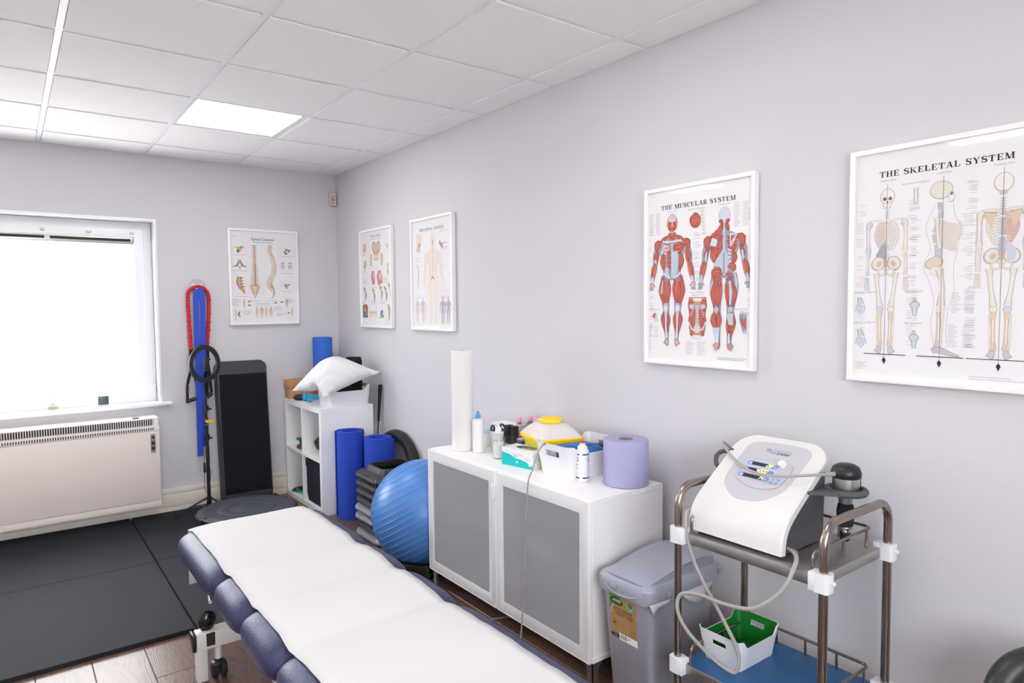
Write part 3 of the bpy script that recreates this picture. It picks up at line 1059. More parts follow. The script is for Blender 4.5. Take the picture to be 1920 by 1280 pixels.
# leaning aerobic step deck
DW, DL, DT = 0.365, 1.07, 0.1
t = root('aerobic_step_deck', 'long black aerobic step deck leaning upright against the back wall', 'step platform', (-0.80, -0.20, 0.02), 0)
tilt = atan2(0.10, 1.07)
dm = Matrix.Rotation(-tilt, 4, 'X')
# local: x width, y towards wall, z up along the deck; front face at y = 0
def deck_ring(hx, z0, z1, y, r):
    return [(px, y, (z0 + z1) / 2 + pz) for px, pz in rrect(hx, (z1 - z0) / 2, r, 5)]
bd = new()
loft(bd, [deck_ring(DW / 2 - 0.012, 0.03, DL - 0.012, 0.006, 0.045), deck_ring(DW / 2 - 0.006, 0.022, DL - 0.005, 0.014, 0.05), deck_ring(DW / 2, 0.0, DL, 0.05, 0.05), deck_ring(DW / 2, 0.0, DL, DT, 0.05)])
xform(bd, dm)
obj('deck_body', bd, M['deck_body'], t)
gp = new()
loft(gp, [deck_ring(DW / 2 - 0.014, 0.088, DL - 0.098, 0.008, 0.006), deck_ring(DW / 2 - 0.016, 0.09, DL - 0.1, 0.003, 0.006)])
xform(gp, dm)
obj('grip_surface', gp, M['deck_grip'], t)

# rubber floor mats
def floor_mat(x0, x1, y0, y1, label):
    o = obj('rubber_floor_mat', B(x0 - (x0 + x1) / 2, x1 - (x0 + x1) / 2, y0 - (y0 + y1) / 2, y1 - (y0 + y1) / 2, 0, 0.02, 0.002, 1), M['rubber'], None, ((x0 + x1) / 2, (y0 + y1) / 2, 0.0005))
    tag(o, label, 'gym mat', 'black rubber gym mats')
floor_mat(-3.06, -1.567, -2.04, -1.037, 'front left black rubber mat, its near edge meeting bare planks')
floor_mat(-3.06, -1.567, -1.034, -0.032, 'black rubber mat along the wall under the heater')
floor_mat(-1.556, -0.556, -1.013, -0.032, 'black rubber mat under the balance trainer and tripod')
floor_mat(-1.556, -0.556, -2.10, -1.016, 'black rubber mat beside the far end of the couch')

# upturned balance trainer
t = root('balance_trainer', 'dark grey round balance trainer lying platform up at the couch head', 'balance trainer', (-0.945, -0.655, 0.0205))
obj('dome', lathe(new(), [(0, 0.0), (0.16, 0.002), (0.24, 0.02), (0.29, 0.055), (0.305, 0.085)], 48), M['rubber'], t)
obj('platform', lathe(new(), [(0.3, 0.082), (0.312, 0.088), (0.314, 0.1), (0.306, 0.108), (0.285, 0.11), (0.282, 0.113), (0.2, 0.113), (0.198, 0.1115), (0.19, 0.1115), (0.188, 0.113), (0.12, 0.113), (0.118, 0.1115), (0.11, 0.1115), (0.108, 0.113), (0, 0.113)], 64), M['rubber_grey'], t)
for an in range(0, 360, 60):
    c_, s_ = cos(radians(an + 15)), sin(radians(an + 15))
    obj('rim_plug', lathe(new(), [(0.012, 0.0), (0.012, 0.005), (0.008, 0.007), (0, 0.007)], 10, c=(0.292 * c_, 0.292 * s_, 0.108)), M['black'], t)
for s in (-1, 1):
    pts = [(s * 0.316 * cos(radians(q)), 0.316 * sin(radians(q)), 0.092) for q in range(-16, 17, 4)]
    obj('grip_handle', tube(new(), pts, 0.009, 8), M['black'], t)
# ================================================================== treatment couch
CX = -1.347
t = root('treatment_couch', 'blue vinyl treatment couch of scalloped pads on a white steel frame', 'treatment couch', (CX, -3.25, 0))
PADS = [(-2.815, -2.195, 7.0), (-3.142, -2.817, 4.5), (-3.482, -3.144, 4.5), (-4.32, -3.484, 9.0)]
PA, PCZ, PC = 0.318, 0.474, 0.077
def pad_half(y, pad):
    y0, y1, e = pad
    q = abs((y - (y0 + y1) / 2) / ((y1 - y0) / 2))
    return (1 - min(1, q) ** e) ** (1 / 2.4)
for pi_, pad in enumerate(PADS):
    y0, y1, e = pad
    bm = new()
    N, K = 26, 40
    rings = []
    for i in range(N + 1):
        tt = -cos(pi * i / N)
        tt = max(-0.9999, min(0.9999, tt))
        y = (y0 + y1) / 2 + (y1 - y0) / 2 * tt
        s = max(0.02, (1 - abs(tt) ** e) ** (1 / 2.4))
        sx = 1 - (1 - s) * 0.16
        ring = []
        for k in range(K):
            a = 2 * pi * k / K
            ca, sa = cos(a), sin(a)
            px = PA * sx * math.copysign(abs(ca) ** (2 / 5.0), ca)
            pz = PC * s * math.copysign(abs(sa) ** (2 / 2.6), sa)
            ring.append((px, y + 3.25, PCZ + pz))
        rings.append(ring)
    loft(bm, rings)
    obj('pad', bm, M['vinyl'], t, sharp=60)
def pad_top(x, y):
    best = 0
    for pad in PADS:
        if pad[0] <= y <= pad[1]:
            s = max(0.0, pad_half(y, pad))
            sx = 1 - (1 - s) * 0.16
            q = min(1, abs(x) / (PA * sx))
            best = max(best, PC * s * (1 - q ** 5.0) ** (2.6 / 5.0 / 2.0 * 1.0))
    return PCZ + best
# frame below
fr = new()
box(fr, -0.2, -0.16, -1.0, 0.98, 0.36, 0.397, 0.004)
box(fr, 0.16, 0.2, -1.0, 0.98, 0.36, 0.397, 0.004)
for yy in (-0.95, -0.3, 0.35, 0.95):
    box(fr, -0.18, 0.18, yy - 0.02, yy + 0.02, 0.36, 0.39, 0.003)
obj('upper_frame', fr, M['white_metal'], t)
for yy in (0.76, -0.72):
    bmx = obj('base_beam', B(-0.305, 0.305, yy - 0.03, yy + 0.03, 0.132, 0.2, 0.004), M['white_metal'], t)
    for sx in (-1, 1):
        obj('end_cap', B(sx * 0.305 - 0.002, sx * 0.305 + sx * 0.016, yy - 0.031, yy + 0.031, 0.131, 0.201, 0.006), M['black'], bmx)
        obj('leg', B(sx * 0.285 - 0.02, sx * 0.285 + 0.02, yy - 0.02, yy + 0.02, 0.001, 0.134, 0.003), M['white_metal'], t)
rl = new()
for sx in (-1, 1):
    box(rl, sx * 0.12 - 0.02, sx * 0.12 + 0.02, -0.7, 0.74, 0.14, 0.19, 0.003)
obj('base_rail', rl, M['white_metal'], t)
for sx in (-1, 1):
    obj('lift_arm', tube(new(), [(sx * 0.13, 0.6, 0.17), (sx * 0.13, -0.25, 0.37)], 0.02, 8), M['white_metal'], t)
def castor(x, y):
    c = new()
    cyl(c, (x, y, 0.06), (x, y, 0.135), 0.0135, 12)
    o = obj('castor_post', c, M['white_metal'], t)
    w = new()
    for d in (-0.016, 0.016):
        cyl(w, (x + d - 0.011, y - 0.008, 0.033), (x + d + 0.011, y - 0.008, 0.033), 0.032, 20, bevel=0.004)
    obj('castor_wheel', w, M['black_matte'], o)
    h = new()
    cyl(h, (x, y, 0.055), (x, y, 0.074), 0.016, 12, bevel=0.003)
    box(h, x - 0.028, x + 0.028, y - 0.03, y + 0.012, 0.045, 0.066, 0.008)
    obj('castor_fork', h, M['black'], o)
for yy in (0.765, -0.74):
    castor(-0.222, yy - 0.005)
    castor(0.222, yy - 0.005)
kn = new()
lathe(kn, [(0, -0.041), (0.016, -0.038), (0.03, -0.022), (0.036, 0.0), (0.033, 0.02), (0.02, 0.037), (0, 0.042)], 24, mtx=Matrix.Translation((-0.258, 0.765, 0.232)) @ Matrix.Rotation(radians(12), 4, 'Y') @ Matrix.Diagonal((0.92, 0.62, 1.0, 1)))
st_ = obj('knob_stem', tube(new(), [(-0.252, 0.772, 0.155), (-0.256, 0.767, 0.2)], 0.0085, 10), M['white_metal'], t)
obj('foot_knob', kn, M['black_gloss'], st_)
obj('knob_slot', B(-0.27, -0.238, 0.7285, 0.732, 0.145, 0.197), M['dark_slot'], st_)
obj('lever_arm', tube(new(), smooth_path([(-0.235, 0.80, 0.178), (-0.18, 0.79, 0.19), (-0.05, 0.78, 0.245), (0.04, 0.78, 0.27)], 5), 0.009, 8), M['white_metal'], t)
obj('release_rod', tube(new(), [(-0.27, 0.72, 0.42), (-0.296, 0.64, 0.425)], 0.006, 8), M['alu'], t)
obj('head_bracket', tube(new(), smooth_path([(-0.24, 0.86, 0.395), (-0.255, 0.74, 0.37), (-0.275, 0.62, 0.365)], 4), 0.007, 8), M['alu'], t)
obj('release_tab', lathe(new(), [(0, -0.012), (0.009, -0.01), (0.011, 0), (0.009, 0.01), (0, 0.012)], 14, mtx=Matrix.Translation((-0.255, 0.0, 0.374)) @ Matrix.Diagonal((0.7, 1.0, 1.9, 1))), M['chrome'], t)
obj('paper_holder', tube(new(), [(-0.25, 1.03, 0.36), (0.25, 1.03, 0.36)], 0.012, 10), M['alu'], t)

# paper sheet on the couch
bm = new()
PX0, PX1, PY0, PY1 = -0.262, 0.24, -4.30, -2.196
xs = [PX0 + (PX1 - PX0) * i / 16 for i in range(17)]
rows = []
NY = 190
ys = [PY0 + (PY1 - PY0) * j / NY for j in range(NY + 1)]
def valley(x, y):
    # paper bridges the gaps between the pads
    z = pad_top(x, y)
    m = max(pad_top(x, y + d * 0.012) - abs(d * 0.012) * 0.17 for d in range(-12, 13))
    return max(z, m)
for y in ys:
    row = []
    for x in xs:
        wv = 0.0016 * sin(y * 23 + x * 5) + 0.001 * sin(y * 61 - x * 9) + 0.0012 * sin(x * 17 + y * 7)
        row.append(bm.verts.new((x, y + 3.25, valley(x, y) + 0.0035 + wv)))
    rows.append(row)
# drape over the far end
for k, (dy, z) in enumerate([(0.006, 0.50), (0.012, 0.46), (0.014, 0.40), (0.012, 0.34), (0.008, 0.285)]):
    rows.append([bm.verts.new((x, PY1 + dy + 3.25 + 0.003 * sin(x * 14 + k), z + 0.01 * x)) for x in xs])
for a, b in zip(rows, rows[1:]):
    for i in range(len(xs) - 1):
        bm.faces.new((a[i], a[i + 1], b[i + 1], b[i]))
ps = obj('couch_paper', bm, M['paper'], None, (CX, -3.25, 0), sharp=70)
so = ps.modifiers.new('thickness', 'SOLIDIFY')
so.thickness = 0.0006
so.offset = 1
tag(ps, 'white paper sheet running the length of the blue treatment couch', 'paper sheet')

# ================================================================== cube shelf in the corner
KX0, KX1, KY0, KY1, KH = -0.47, -0.072, -0.785, -0.012, 0.765
t = root('cube_shelf', 'white four cube shelf unit standing in the room corner', 'shelf', ((KX0 + KX1) / 2, (KY0 + KY1) / 2, 0))
hx, hy = (KX1 - KX0) / 2, (KY1 - KY0) / 2
obj('top_board', B(-hx, hx, -hy, hy, KH - 0.038, KH, 0.0015, 1), M['white_lam'], t)
obj('bottom_board', B(-hx, hx, -hy, hy, 0.0005, 0.038, 0.0015, 1), M['white_lam'], t)
for s in (-1, 1):
    obj('side_panel', B(-hx, hx, s * hy, s * (hy - 0.038), 0.038, KH - 0.038, 0.001, 1), M['white_lam'], t)
obj('divider', B(-hx, hx, -0.008, 0.008, 0.038, KH - 0.038, 0.0008, 1), M['white_lam'], t)
for s in (-1, 1):
    ya, yb = (-hy + 0.038, -0.008) if s < 0 else (0.008, hy - 0.038)
    obj('shelf_board', B(-hx, hx, ya, yb, KH / 2 - 0.008, KH / 2 + 0.008, 0.0008, 1), M['white_lam'], t)
kx, ky = (KX0 + KX1) / 2, (KY0 + KY1) / 2
# contents of the cubes
t = root('fabric_storage_box', 'charcoal fabric box filling the lower near cube', 'storage box', (kx, ky - 0.186, 0.0385))
bm = new()
rings = []
for hxx, hyy, z in ((0.17, 0.158, 0), (0.178, 0.163, 0.05), (0.18, 0.165, 0.25), (0.182, 0.166, 0.315)):
    rings.append([(x, y, z) for x, y in rrect(hxx, hyy, 0.012, 3)])
for hxx, hyy, z in ((0.176, 0.16, 0.315), (0.172, 0.157, 0.02)):
    rings.append([(x, y, z) for x, y in rrect(hxx, hyy, 0.012, 3)])
loft(bm, rings)
obj('fabric_body', bm, M['charcoal_fabric'], t)
cf = new()
loft(cf, [[(x, y, 0.262) for x, y in rrect(0.1835, 0.167, 0.012, 3)], [(x, y, 0.266) for x, y in rrect(0.185, 0.1685, 0.012, 3)], [(x, y, 0.318) for x, y in rrect(0.185, 0.1685, 0.012, 3)], [(x, y, 0.318) for x, y in rrect(0.178, 0.162, 0.012, 3)]], cap0=False, cap1=False)
obj('folded_cuff', cf, M['charcoal_fabric'], t)
for i, (dx, dy, dz) in enumerate(((-0.105, 0.07, 0), (-0.085, 0.02, 0.0135))):
    t = root('gliding_disc', ['black gliding disc with green rim, lower of the pair in the bottom cube', 'black gliding disc with green rim, upper of the pair in the bottom cube'][i], 'exercise disc', (kx + dx, ky + 0.19 + dy, 0.0385 + dz), group='gliding discs in the bottom cube')
    obj('green_base', lathe(new(), [(0.085, 0), (0.089, 0.002), (0.089, 0.006), (0.085, 0.0075), (0, 0.0075)], 36), M['green_disc'], t)
    obj('foam_top', lathe(new(), [(0.078, 0.0075), (0.078, 0.012), (0.075, 0.013), (0, 0.013)], 36), M['black_matte'], t)
t = root('boxing_mitt', 'black padded boxing mitt in the upper near cube', 'boxing mitt', (kx - 0.02, ky - 0.115, 0.391))
bm = new()
lathe(bm, [(0, -0.045), (0.05, -0.04), (0.085, -0.022), (0.095, 0.0), (0.085, 0.022), (0.05, 0.036), (0, 0.04)], 28, mtx=Matrix.Translation((0, 0.02, 0.068)) @ Matrix.Rotation(radians(12), 4, 'X') @ Matrix.Diagonal((1.2, 0.95, 1.45, 1)))
obj('palm_pad', bm, M['black_matte'], t)
obj('piping', tube(new(), [(0.112 * cos(radians(q)), 0.02 + 0.09 * sin(radians(q)), 0.078 + 0.018 * sin(radians(q))) for q in range(0, 360, 15)], 0.006, 8, closed=True), M['black'], t)
obj('wrist_strap', tube(new(), smooth_path([(-0.1, -0.03, 0.09), (-0.085, -0.02, 0.125), (-0.03, 0, 0.142), (0.04, 0.0, 0.135), (0.09, 0, 0.1)], 5), 0.016, 8, flat=0.35), M['black'], t)
t = root('hand_gripper', 'small green and brown hand exerciser in the upper far cube', 'hand exerciser', (kx - 0.135, ky + 0.155, 0.391))
bm = new()
lathe(bm, [(0, 0), (0.035, 0.0), (0.05, 0.012), (0.045, 0.028), (0, 0.034)], 20)
obj('rubber_base', bm, mat('brown_rubber', rgb(92, 66, 62), 0.7), t)
obj('body', prism(new(), rrect(0.02, 0.03, 0.008), 0.03, 0.075, bevel=0.006), M['black'], t)
obj('green_bar', B(-0.03, 0.03, 0.01, 0.065, 0.06, 0.078, 0.005), mat('teal_plastic', rgb(40, 120, 110), 0.5), t)

# on top of the shelf
KT = KH + 0.0005
def cork_block(x, y, z, rz, label):
    o = obj('cork_block', B(-0.115, 0.115, -0.05, 0.05, 0, 0.073, 0.006), M['cork'], None, (x, y, z), rz)
    tag(o, label, 'yoga block', 'cork yoga blocks')
cork_block(-0.345, -0.063, KT, radians(-1), 'lower cork yoga block at the shelf edge')
cork_block(-0.352, -0.062, KT + 0.0735, radians(2), 'upper cork yoga block, partly under the pillow')
t = root('massage_ball_pad', 'flat black rubber pad beside the blue dumbbells', 'rubber pad', (-0.405, -0.215, KT))
obj('pad_body', lathe(new(), [(0, 0), (0.045, 0), (0.055, 0.014), (0.05, 0.032), (0.03, 0.042), (0, 0.044)], 28), M['black'], t)
obj('pad_ring', tube(new(), [(0.053 * cos(radians(q)), 0.053 * sin(radians(q)), 0.018) for q in range(0, 360, 15)], 0.006, 8, closed=True), M['black_matte'], t)
t = root('dumbbell', 'small blue vinyl dumbbell on the shelf top, in front of the cork blocks', 'dumbbell', (-0.375, -0.315, KT), radians(3))
for s in (0, 1):
    h = new()
    x0 = -0.05 + s * 0.13
    loft(h, [[(x0 + dx, r * cos(radians(60 * k + 30)), 0.031 + r * sin(radians(60 * k + 30))) for k in range(6)] for dx, r in ((0, 0.022), (0.008, 0.033), (0.032, 0.033), (0.04, 0.022))])
    bmesh.ops.bevel(h, geom=h.edges[:], offset=0.003, segments=2, affect='EDGES')
    obj('hex_end', h, M['dumbbell'], t)
obj('handle', cyl(new(), (-0.012, 0, 0.031), (0.082, 0, 0.031), 0.015, 14), M['dumbbell'], t)
d2 = dup(t, (-0.37, -0.39, KT), radians(-2), 'blue vinyl dumbbell lying against the white basket, second of the pair')
t['group'] = d2['group'] = 'blue dumbbells'
t = root('red_foam_block', 'small red foam block behind the blue dumbbells', 'foam block', (-0.21, -0.19, KT), radians(4))
obj('block', B(-0.06, 0.06, -0.05, 0.05, 0, 0.08, 0.008), M['red'], t)

def basket(name, label, loc, rz, hx0, hy0, hx1, hy1, h, dip, out_m, in_m, hole_w, hole_z0, hole_z1, wall=0.003):
    """open plastic basket; ends at +-x stay high and carry a handle slot, long sides dip"""
    r = root(name, label, 'basket', loc, rz)
    n = 6
    def ring(hx, hy, z, d, rr):
        out = []
        for x, y in rrect(hx, hy, rr, n):
            zz = z
            if d:
                q = max(0.0, min(1.0, (hx * 0.83 - abs(x)) / (hx * 0.2)))
                q = q * q * (3 - 2 * q)
                zz = z - dip * q
            out.append((x, y, zz))
        return out
    # denser outline so the dip and slots read
    def outline(hx, hy, rr):
        pts = []
        base = rrect(hx, hy, rr, n)
        m = len(base)
        for i in range(m):
            a, b = base[i], base[(i + 1) % m]
            seg = sqrt((a[0] - b[0]) ** 2 + (a[1] - b[1]) ** 2)
            k = max(1, int(round(seg / (hx * 0.06))))
            for j in range(k):
                pts.append((a[0] + (b[0] - a[0]) * j / k, a[1] + (b[1] - a[1]) * j / k))
        return pts
    def shell(off):
        levels = [0.0, 0.08, 0.35, hole_z0 / h, hole_z1 / h, 1.0]
        rings = []
        o1 = outline(hx1, hy1, min(hx1, hy1) * 0.24)
        for lv in levels:
            kx_ = hx0 + (hx1 - hx0) * lv
            ky_ = hy0 + (hy1 - hy0) * lv
            ring = []
            for x, y in o1:
                px, py = x * (kx_ - off) / hx1, y * (ky_ - off) / hy1
                q = max(0.0, min(1.0, (hx1 * 0.84 - abs(x)) / (hx1 * 0.22)))
                q = q * q * (3 - 2 * q)
                top = h - dip * q
                ring.append((px, py, (0 if off == 0 else wall) + (top - (0 if off == 0 else wall)) * lv if lv > 0.3 else (0 if off == 0 else wall) + h * lv * 0.8))
            rings.append(ring)
        return rings, o1
    ro, o1 = shell(0)
    ri, _ = shell(wall)
    def cut(bm, rings, mi):
        vv = [[bm.verts.new(p) for p in rg] for rg in rings]
        m = len(o1)
        border = []
        for li in range(len(rings) - 1):
            for i in range(m):
                j = (i + 1) % m
                mx, my = (o1[i][0] + o1[j][0]) / 2, (o1[i][1] + o1[j][1]) / 2
                if li == 3 and abs(mx) > hx1 * 0.97 and abs(my) < hole_w / 2:
                    border.append((i, j))
                    continue
                bm.faces.new((vv[li][i], vv[li][j], vv[li + 1][j], vv[li + 1][i])).material_index = mi
        return vv, border
    bm = new()
    vo, hb = cut(bm, ro, 0)
    bm.faces.new(list(reversed(vo[0])))
    vi, _ = cut(bm, ri, 1)
    bm.faces.new(vi[0]).material_index = 1
    m = len(o1)
    for i in range(m):
        j = (i + 1) % m
        bm.faces.new((vo[-1][i], vo[-1][j], vi[-1][j], vi[-1][i]))
    hs = set(hb)
    for (i, j) in hb:
        for lv in (3, 4):
            bm.faces.new((vo[lv][i], vo[lv][j], vi[lv][j], vi[lv][i]))
        if ((i - 1) % m, i) not in hs:
            bm.faces.new((vo[3][i], vo[4][i], vi[4][i], vi[3][i]))
        if (j, (j + 1) % m) not in hs:
            bm.faces.new((vo[3][j], vo[4][j], vi[4][j], vi[3][j]))
    obj('basket_body', bm, [out_m, in_m], r, sharp=50)
    return r
basket('storage_basket', 'white plastic basket under the pillow on the cube shelf', (-0.235, -0.645, KT), 0, 0.15, 0.105, 0.165, 0.12, 0.145, 0.038, M['white_gloss'], M['white_gloss'], 0.09, 0.088, 0.116)
t = root('foam_cushion', 'black foam cushion lying in the basket under the pillow', 'cushion', (-0.235, -0.645, KT + 0.004))
obj('cushion_body', B(-0.13, 0.035, -0.085, 0.085, 0, 0.142, 0.02, 3), M['black_foam'], t)
obj('seam', tube(new(), [(-0.0475 + x * 0.0835, y * 0.086, 0.07) for x, y in ((-1, -0.8), (-1, 0.8), (-0.85, 1), (0.85, 1), (1, 0.8), (1, -0.8), (0.85, -1), (-0.85, -1))], 0.003, 6, closed=True), M['black'], t)
t = root('blue_foam_roller', 'upright blue foam roller behind the pillow in the corner', 'foam roller', (-0.188, -0.125, KT))
obj('roller', lathe(new(), [(0.072, 0), (0.0755, 0.005), (0.0755, 0.466), (0.073, 0.472), (0.03, 0.472), (0.028, 0.46), (0.028, 0.02)], 40), M['blue_roller'], t)
t = root('black_foam_roller', 'black ridged foam roller standing in the white basket behind the pillow', 'foam roller', (-0.133, -0.598, KT + 0.0045))
rr = [(0.055, 0)]
for i in range(6):
    z = 0.01 + i * 0.052
    rr += [(0.058, z), (0.06, z + 0.006), (0.06, z + 0.036), (0.058, z + 0.042), (0.055, z + 0.047)]
rr += [(0.055, 0.332), (0, 0.332)]
obj('roller', lathe(new(), rr, 30), M['black_foam'], t)

# pillow resting across basket, blocks and shelf
t = root('pillow', 'plump white pillow flopped over the basket on the cube shelf', 'pillow', (-0.3, -0.6, KT))
Lc, Bc, Rc, Tc = Vector((-0.583, -0.55, 0.883)), Vector((-0.463, -0.84, 0.852)), Vector((-0.012, -0.80, 0.998)), Vector((-0.25, -0.56, 1.112))
cnr = [Lc, Bc, Rc, Tc]
nrm = (Bc - Lc).cross(Tc - Lc).normalized()
if nrm.z < 0:
    nrm = -nrm
NP = 30
top, bot = [], []
bm = new()
def pil(u, v):
    uu, vv = u, v
    p = (Lc * (1 - uu) * (1 - vv) + Bc * uu * (1 - vv) + Rc * uu * vv + Tc * (1 - uu) * vv)
    # pinch the edges inward between the corners
    c = (Lc + Bc + Rc + Tc) / 4
    eu, ev = 4 * uu * (1 - uu), 4 * vv * (1 - vv)
    pin = 0.0
    k = 0.10 * (eu * (1 - ev) + ev * (1 - eu))
    # deep dent on the near left edge (v = 0) where the corner folds down
    k += 0.06 * math.exp(-((uu - 0.66) / 0.2) ** 2) * max(0, 1 - vv * 3.0)
    q = p + (c - p) * k
    q.z += 0.05 * math.exp(-((uu - 0.68) / 0.17) ** 2) * max(0.0, 1 - vv * 2.2) ** 2
    return q, eu, ev
for i in range(NP + 1):
    rt, rb = [], []
    for j in range(NP + 1):
        u, v = i / NP, j / NP
        p, eu, ev = pil(u, v)
        h = (max(0.0, eu) ** 0.5) * (max(0.0, ev) ** 0.5)
        wr = 0.006 * sin(u * 17 + v * 9) * (1 - v) * h + 0.004 * sin(v * 25 - u * 6) * u * h
        wr += 0.010 * math.exp(-((u - 0.55) / 0.3) ** 2) * math.exp(-(v / 0.3) ** 2) * sin(u * 38 + v * 9) + 0.004 * math.exp(-((u - 1) / 0.25) ** 2) * sin(v * 44 + u * 8)
        off = Vector((-0.3, -0.6, KT))
        ht = 0.115 * h + 0.035 * h * math.exp(-((u - 0.25) ** 2 + (v - 0.8) ** 2) / 0.12)
        edge = i in (0, NP) or j in (0, NP)
        vt = bm.verts.new(p + nrm * (ht + wr) - off)
        rt.append(vt)
        rb.append(vt if edge else bm.verts.new(p - nrm * (0.03 * h) - off))
    top.append(rt)
    bot.append(rb)
for i in range(NP):
    for j in range(NP):
        bm.faces.new((top[i][j], top[i + 1][j], top[i + 1][j + 1], top[i][j + 1]))
        try:
            bm.faces.new((bot[i][j], bot[i][j + 1], bot[i + 1][j + 1], bot[i + 1][j]))
        except ValueError:
            pass
pc = obj('pillow_cover', bm, M['pillow'], t, sharp=80)
sm = []
for s in (0, 1):
    pass
edge_pts = [pil(0, j / 12)[0] for j in range(13)] + [pil(i / 12, 1)[0] for i in range(1, 13)]
obj('seam_piping', tube(new(), [p - Vector((-0.3, -0.6, KT)) for p in edge_pts], 0.0025, 6), M['pillow'], t)

# golf club grip against the right wall
t = root('golf_club', 'upside down golf club with tapered black grip leaning on the right wall', 'golf club', (-0.045, -0.804, 0.002))
ax0, ax1 = Vector((-0.02, 0.04, 0.02)), Vector((0.02, -0.012, 0.905))
obj('shaft', tube(new(), [ax0, ax1], 0.0045, 8), M['black'], t)
d = (ax1 - ax0).normalized()
obj('grip', cyl(new(), ax1 - d * 0.27, ax1, 0.0085, 14, r1=0.0155, bevel=0.002), M['black_matte'], t)
obj('club_head', B(-0.05, -0.005, 0.02, 0.1, 0.0, 0.03, 0.006), M['black'], t)

# rolled blue mats
def rolled_mat(x, y, turns, r0, gap, h, a0, flap, label):
    r = root('rolled_exercise_mat', label, 'exercise mat', (x, y, 0.0005), 0, 'rolled blue exercise mats')
    pts = []
    n = int(turns * 28)
    for i in range(n + 1):
        a = a0 + 2 * pi * i / 28
        rad_ = r0 + gap * (i / 28)
        pts.append(Vector((rad_ * cos(a), rad_ * sin(a), 0)))
    a = a0 + 2 * pi * n / 28
    tdir = Vector((-sin(a), cos(a), 0))
    nd = Vector((cos(a), sin(a), 0))
    for k in range(1, 5):
        pts.append(pts[n] + tdir * (flap * k / 4) - nd * (0.010 * (k / 4) ** 2 * 2))
    th = 0.0042
    L_, R_ = [], []
    for i, p in enumerate(pts):
        tt = (pts[min(i + 1, len(pts) - 1)] - pts[max(i - 1, 0)]).normalized()
        nn = Vector((-tt.y, tt.x, 0)) * th
        L_.append(p + nn)
        R_.append(p - nn)
    bm = new()
    rings = []
    for i in range(len(pts)):
        l, q = L_[i], R_[i]
        zc = 0.012 if i == len(pts) - 1 else 0
        rings.append([(l.x, l.y, 0), (q.x, q.y, 0), (q.x, q.y, h - zc), (l.x, l.y, h - zc)])
    loft(bm, rings)
    obj('rolled_foam', bm, M['blue_mat'], r, sharp=50)
    obj('core_roll', lathe(new(), [(r0 - 0.008, 0), (r0 - 0.008, h - 0.06), (0, h - 0.06)], 20), M['blue_mat'], r)
    return r
rolled_mat(-0.303, -0.897, 3.0, 0.06, 0.0122, 0.612, radians(78), 0.09, 'taller rolled blue exercise mat standing beside the cube shelf')
rolled_mat(-0.178, -1.085, 3.0, 0.06, 0.0122, 0.58, radians(-95), 0.085, 'rolled blue exercise mat behind the stack of step risers')

# tyre like ring on the right wall
t = root('rubber_ring', 'thick black rubber ring leaning on the right wall behind the mats', 'ring', (-0.041, -1.1, 0.309))
bm = new()
rows = []
prof = [(0.225, -0.022), (0.235, -0.03), (0.27, -0.036), (0.297, -0.03), (0.306, -0.012), (0.306, 0.012), (0.297, 0.03), (0.27, 0.036), (0.235, 0.03), (0.225, 0.022), (0.22, 0.0)]
for i in range(72):
    a = 2 * pi * i / 72
    rows.append([(z, r * cos(a), r * sin(a)) for r, z in prof])
loft(bm, rows, loop=True)
obj('tyre', bm, M['black'], t)
for s in (-1, 1):
    obj('moulded_rib', tube(new(), [(s * 0.035, 0.252 * cos(radians(q)), 0.252 * sin(radians(q))) for q in range(0, 360, 6)], 0.003, 6, closed=True), M['black'], t)

# stack of step risers
def riser_mesh():
    bm = new()
    def oct_(hx, hy, c):
        return [(hx - c, hy), (-hx + c, hy), (-hx, hy - c), (-hx, -hy + c), (-hx + c, -hy), (hx - c, -hy), (hx, -hy + c), (hx, hy - c)]
    lv = [(0.178, 0.176, 0.048, 0.0), (0.18, 0.178, 0.049, 0.012), (0.2, 0.198, 0.056, 0.0165), (0.203, 0.201, 0.057, 0.026), (0.198, 0.196, 0.055, 0.042), (0.18, 0.178, 0.05, 0.0495),
          (0.142, 0.14, 0.03, 0.051), (0.136, 0.134, 0.028, 0.056), (0.127, 0.125, 0.024, 0.085), (0.123, 0.121, 0.023, 0.089),
          (0.115, 0.113, 0.02, 0.089), (0.118, 0.116, 0.021, 0.08), (0.128, 0.126, 0.026, 0.05), (0.134, 0.132, 0.028, 0.043), (0.17, 0.168, 0.05, 0.041), (0.174, 0.172, 0.048, 0.026), (0.172, 0.17, 0.047, 0.0)]
    loft(bm, [[(x, y, z) for x, y in oct_(a, b, c)] for a, b, c, z in lv], cap0=False, cap1=False, loop=True)
    bmesh.ops.recalc_face_normals(bm, faces=bm.faces)
    es = [e for e in bm.edges if abs(e.verts[0].co.z - e.verts[1].co.z) > 0.008]
    bmesh.ops.bevel(bm, geom=es, offset=0.012, segments=3, affect='EDGES')
    return bm
tones = ['silver', 'dark', 'silver', 'silver', 'dark', 'dark', 'dark', 'dark']
names = ['bottom silver step riser of the stack, flat on the floor', 'charcoal step riser between two silver ones near the stack bottom', 'lower of the two touching silver risers in the stack middle',
         'upper of the two touching silver risers in the stack middle', 'lowest of the charcoal risers above the silver ones', 'charcoal riser third from the top of the stack',
         'charcoal riser just under the topmost one of the stack', 'topmost charcoal step riser with its square opening showing']
r0 = None
rd = {}
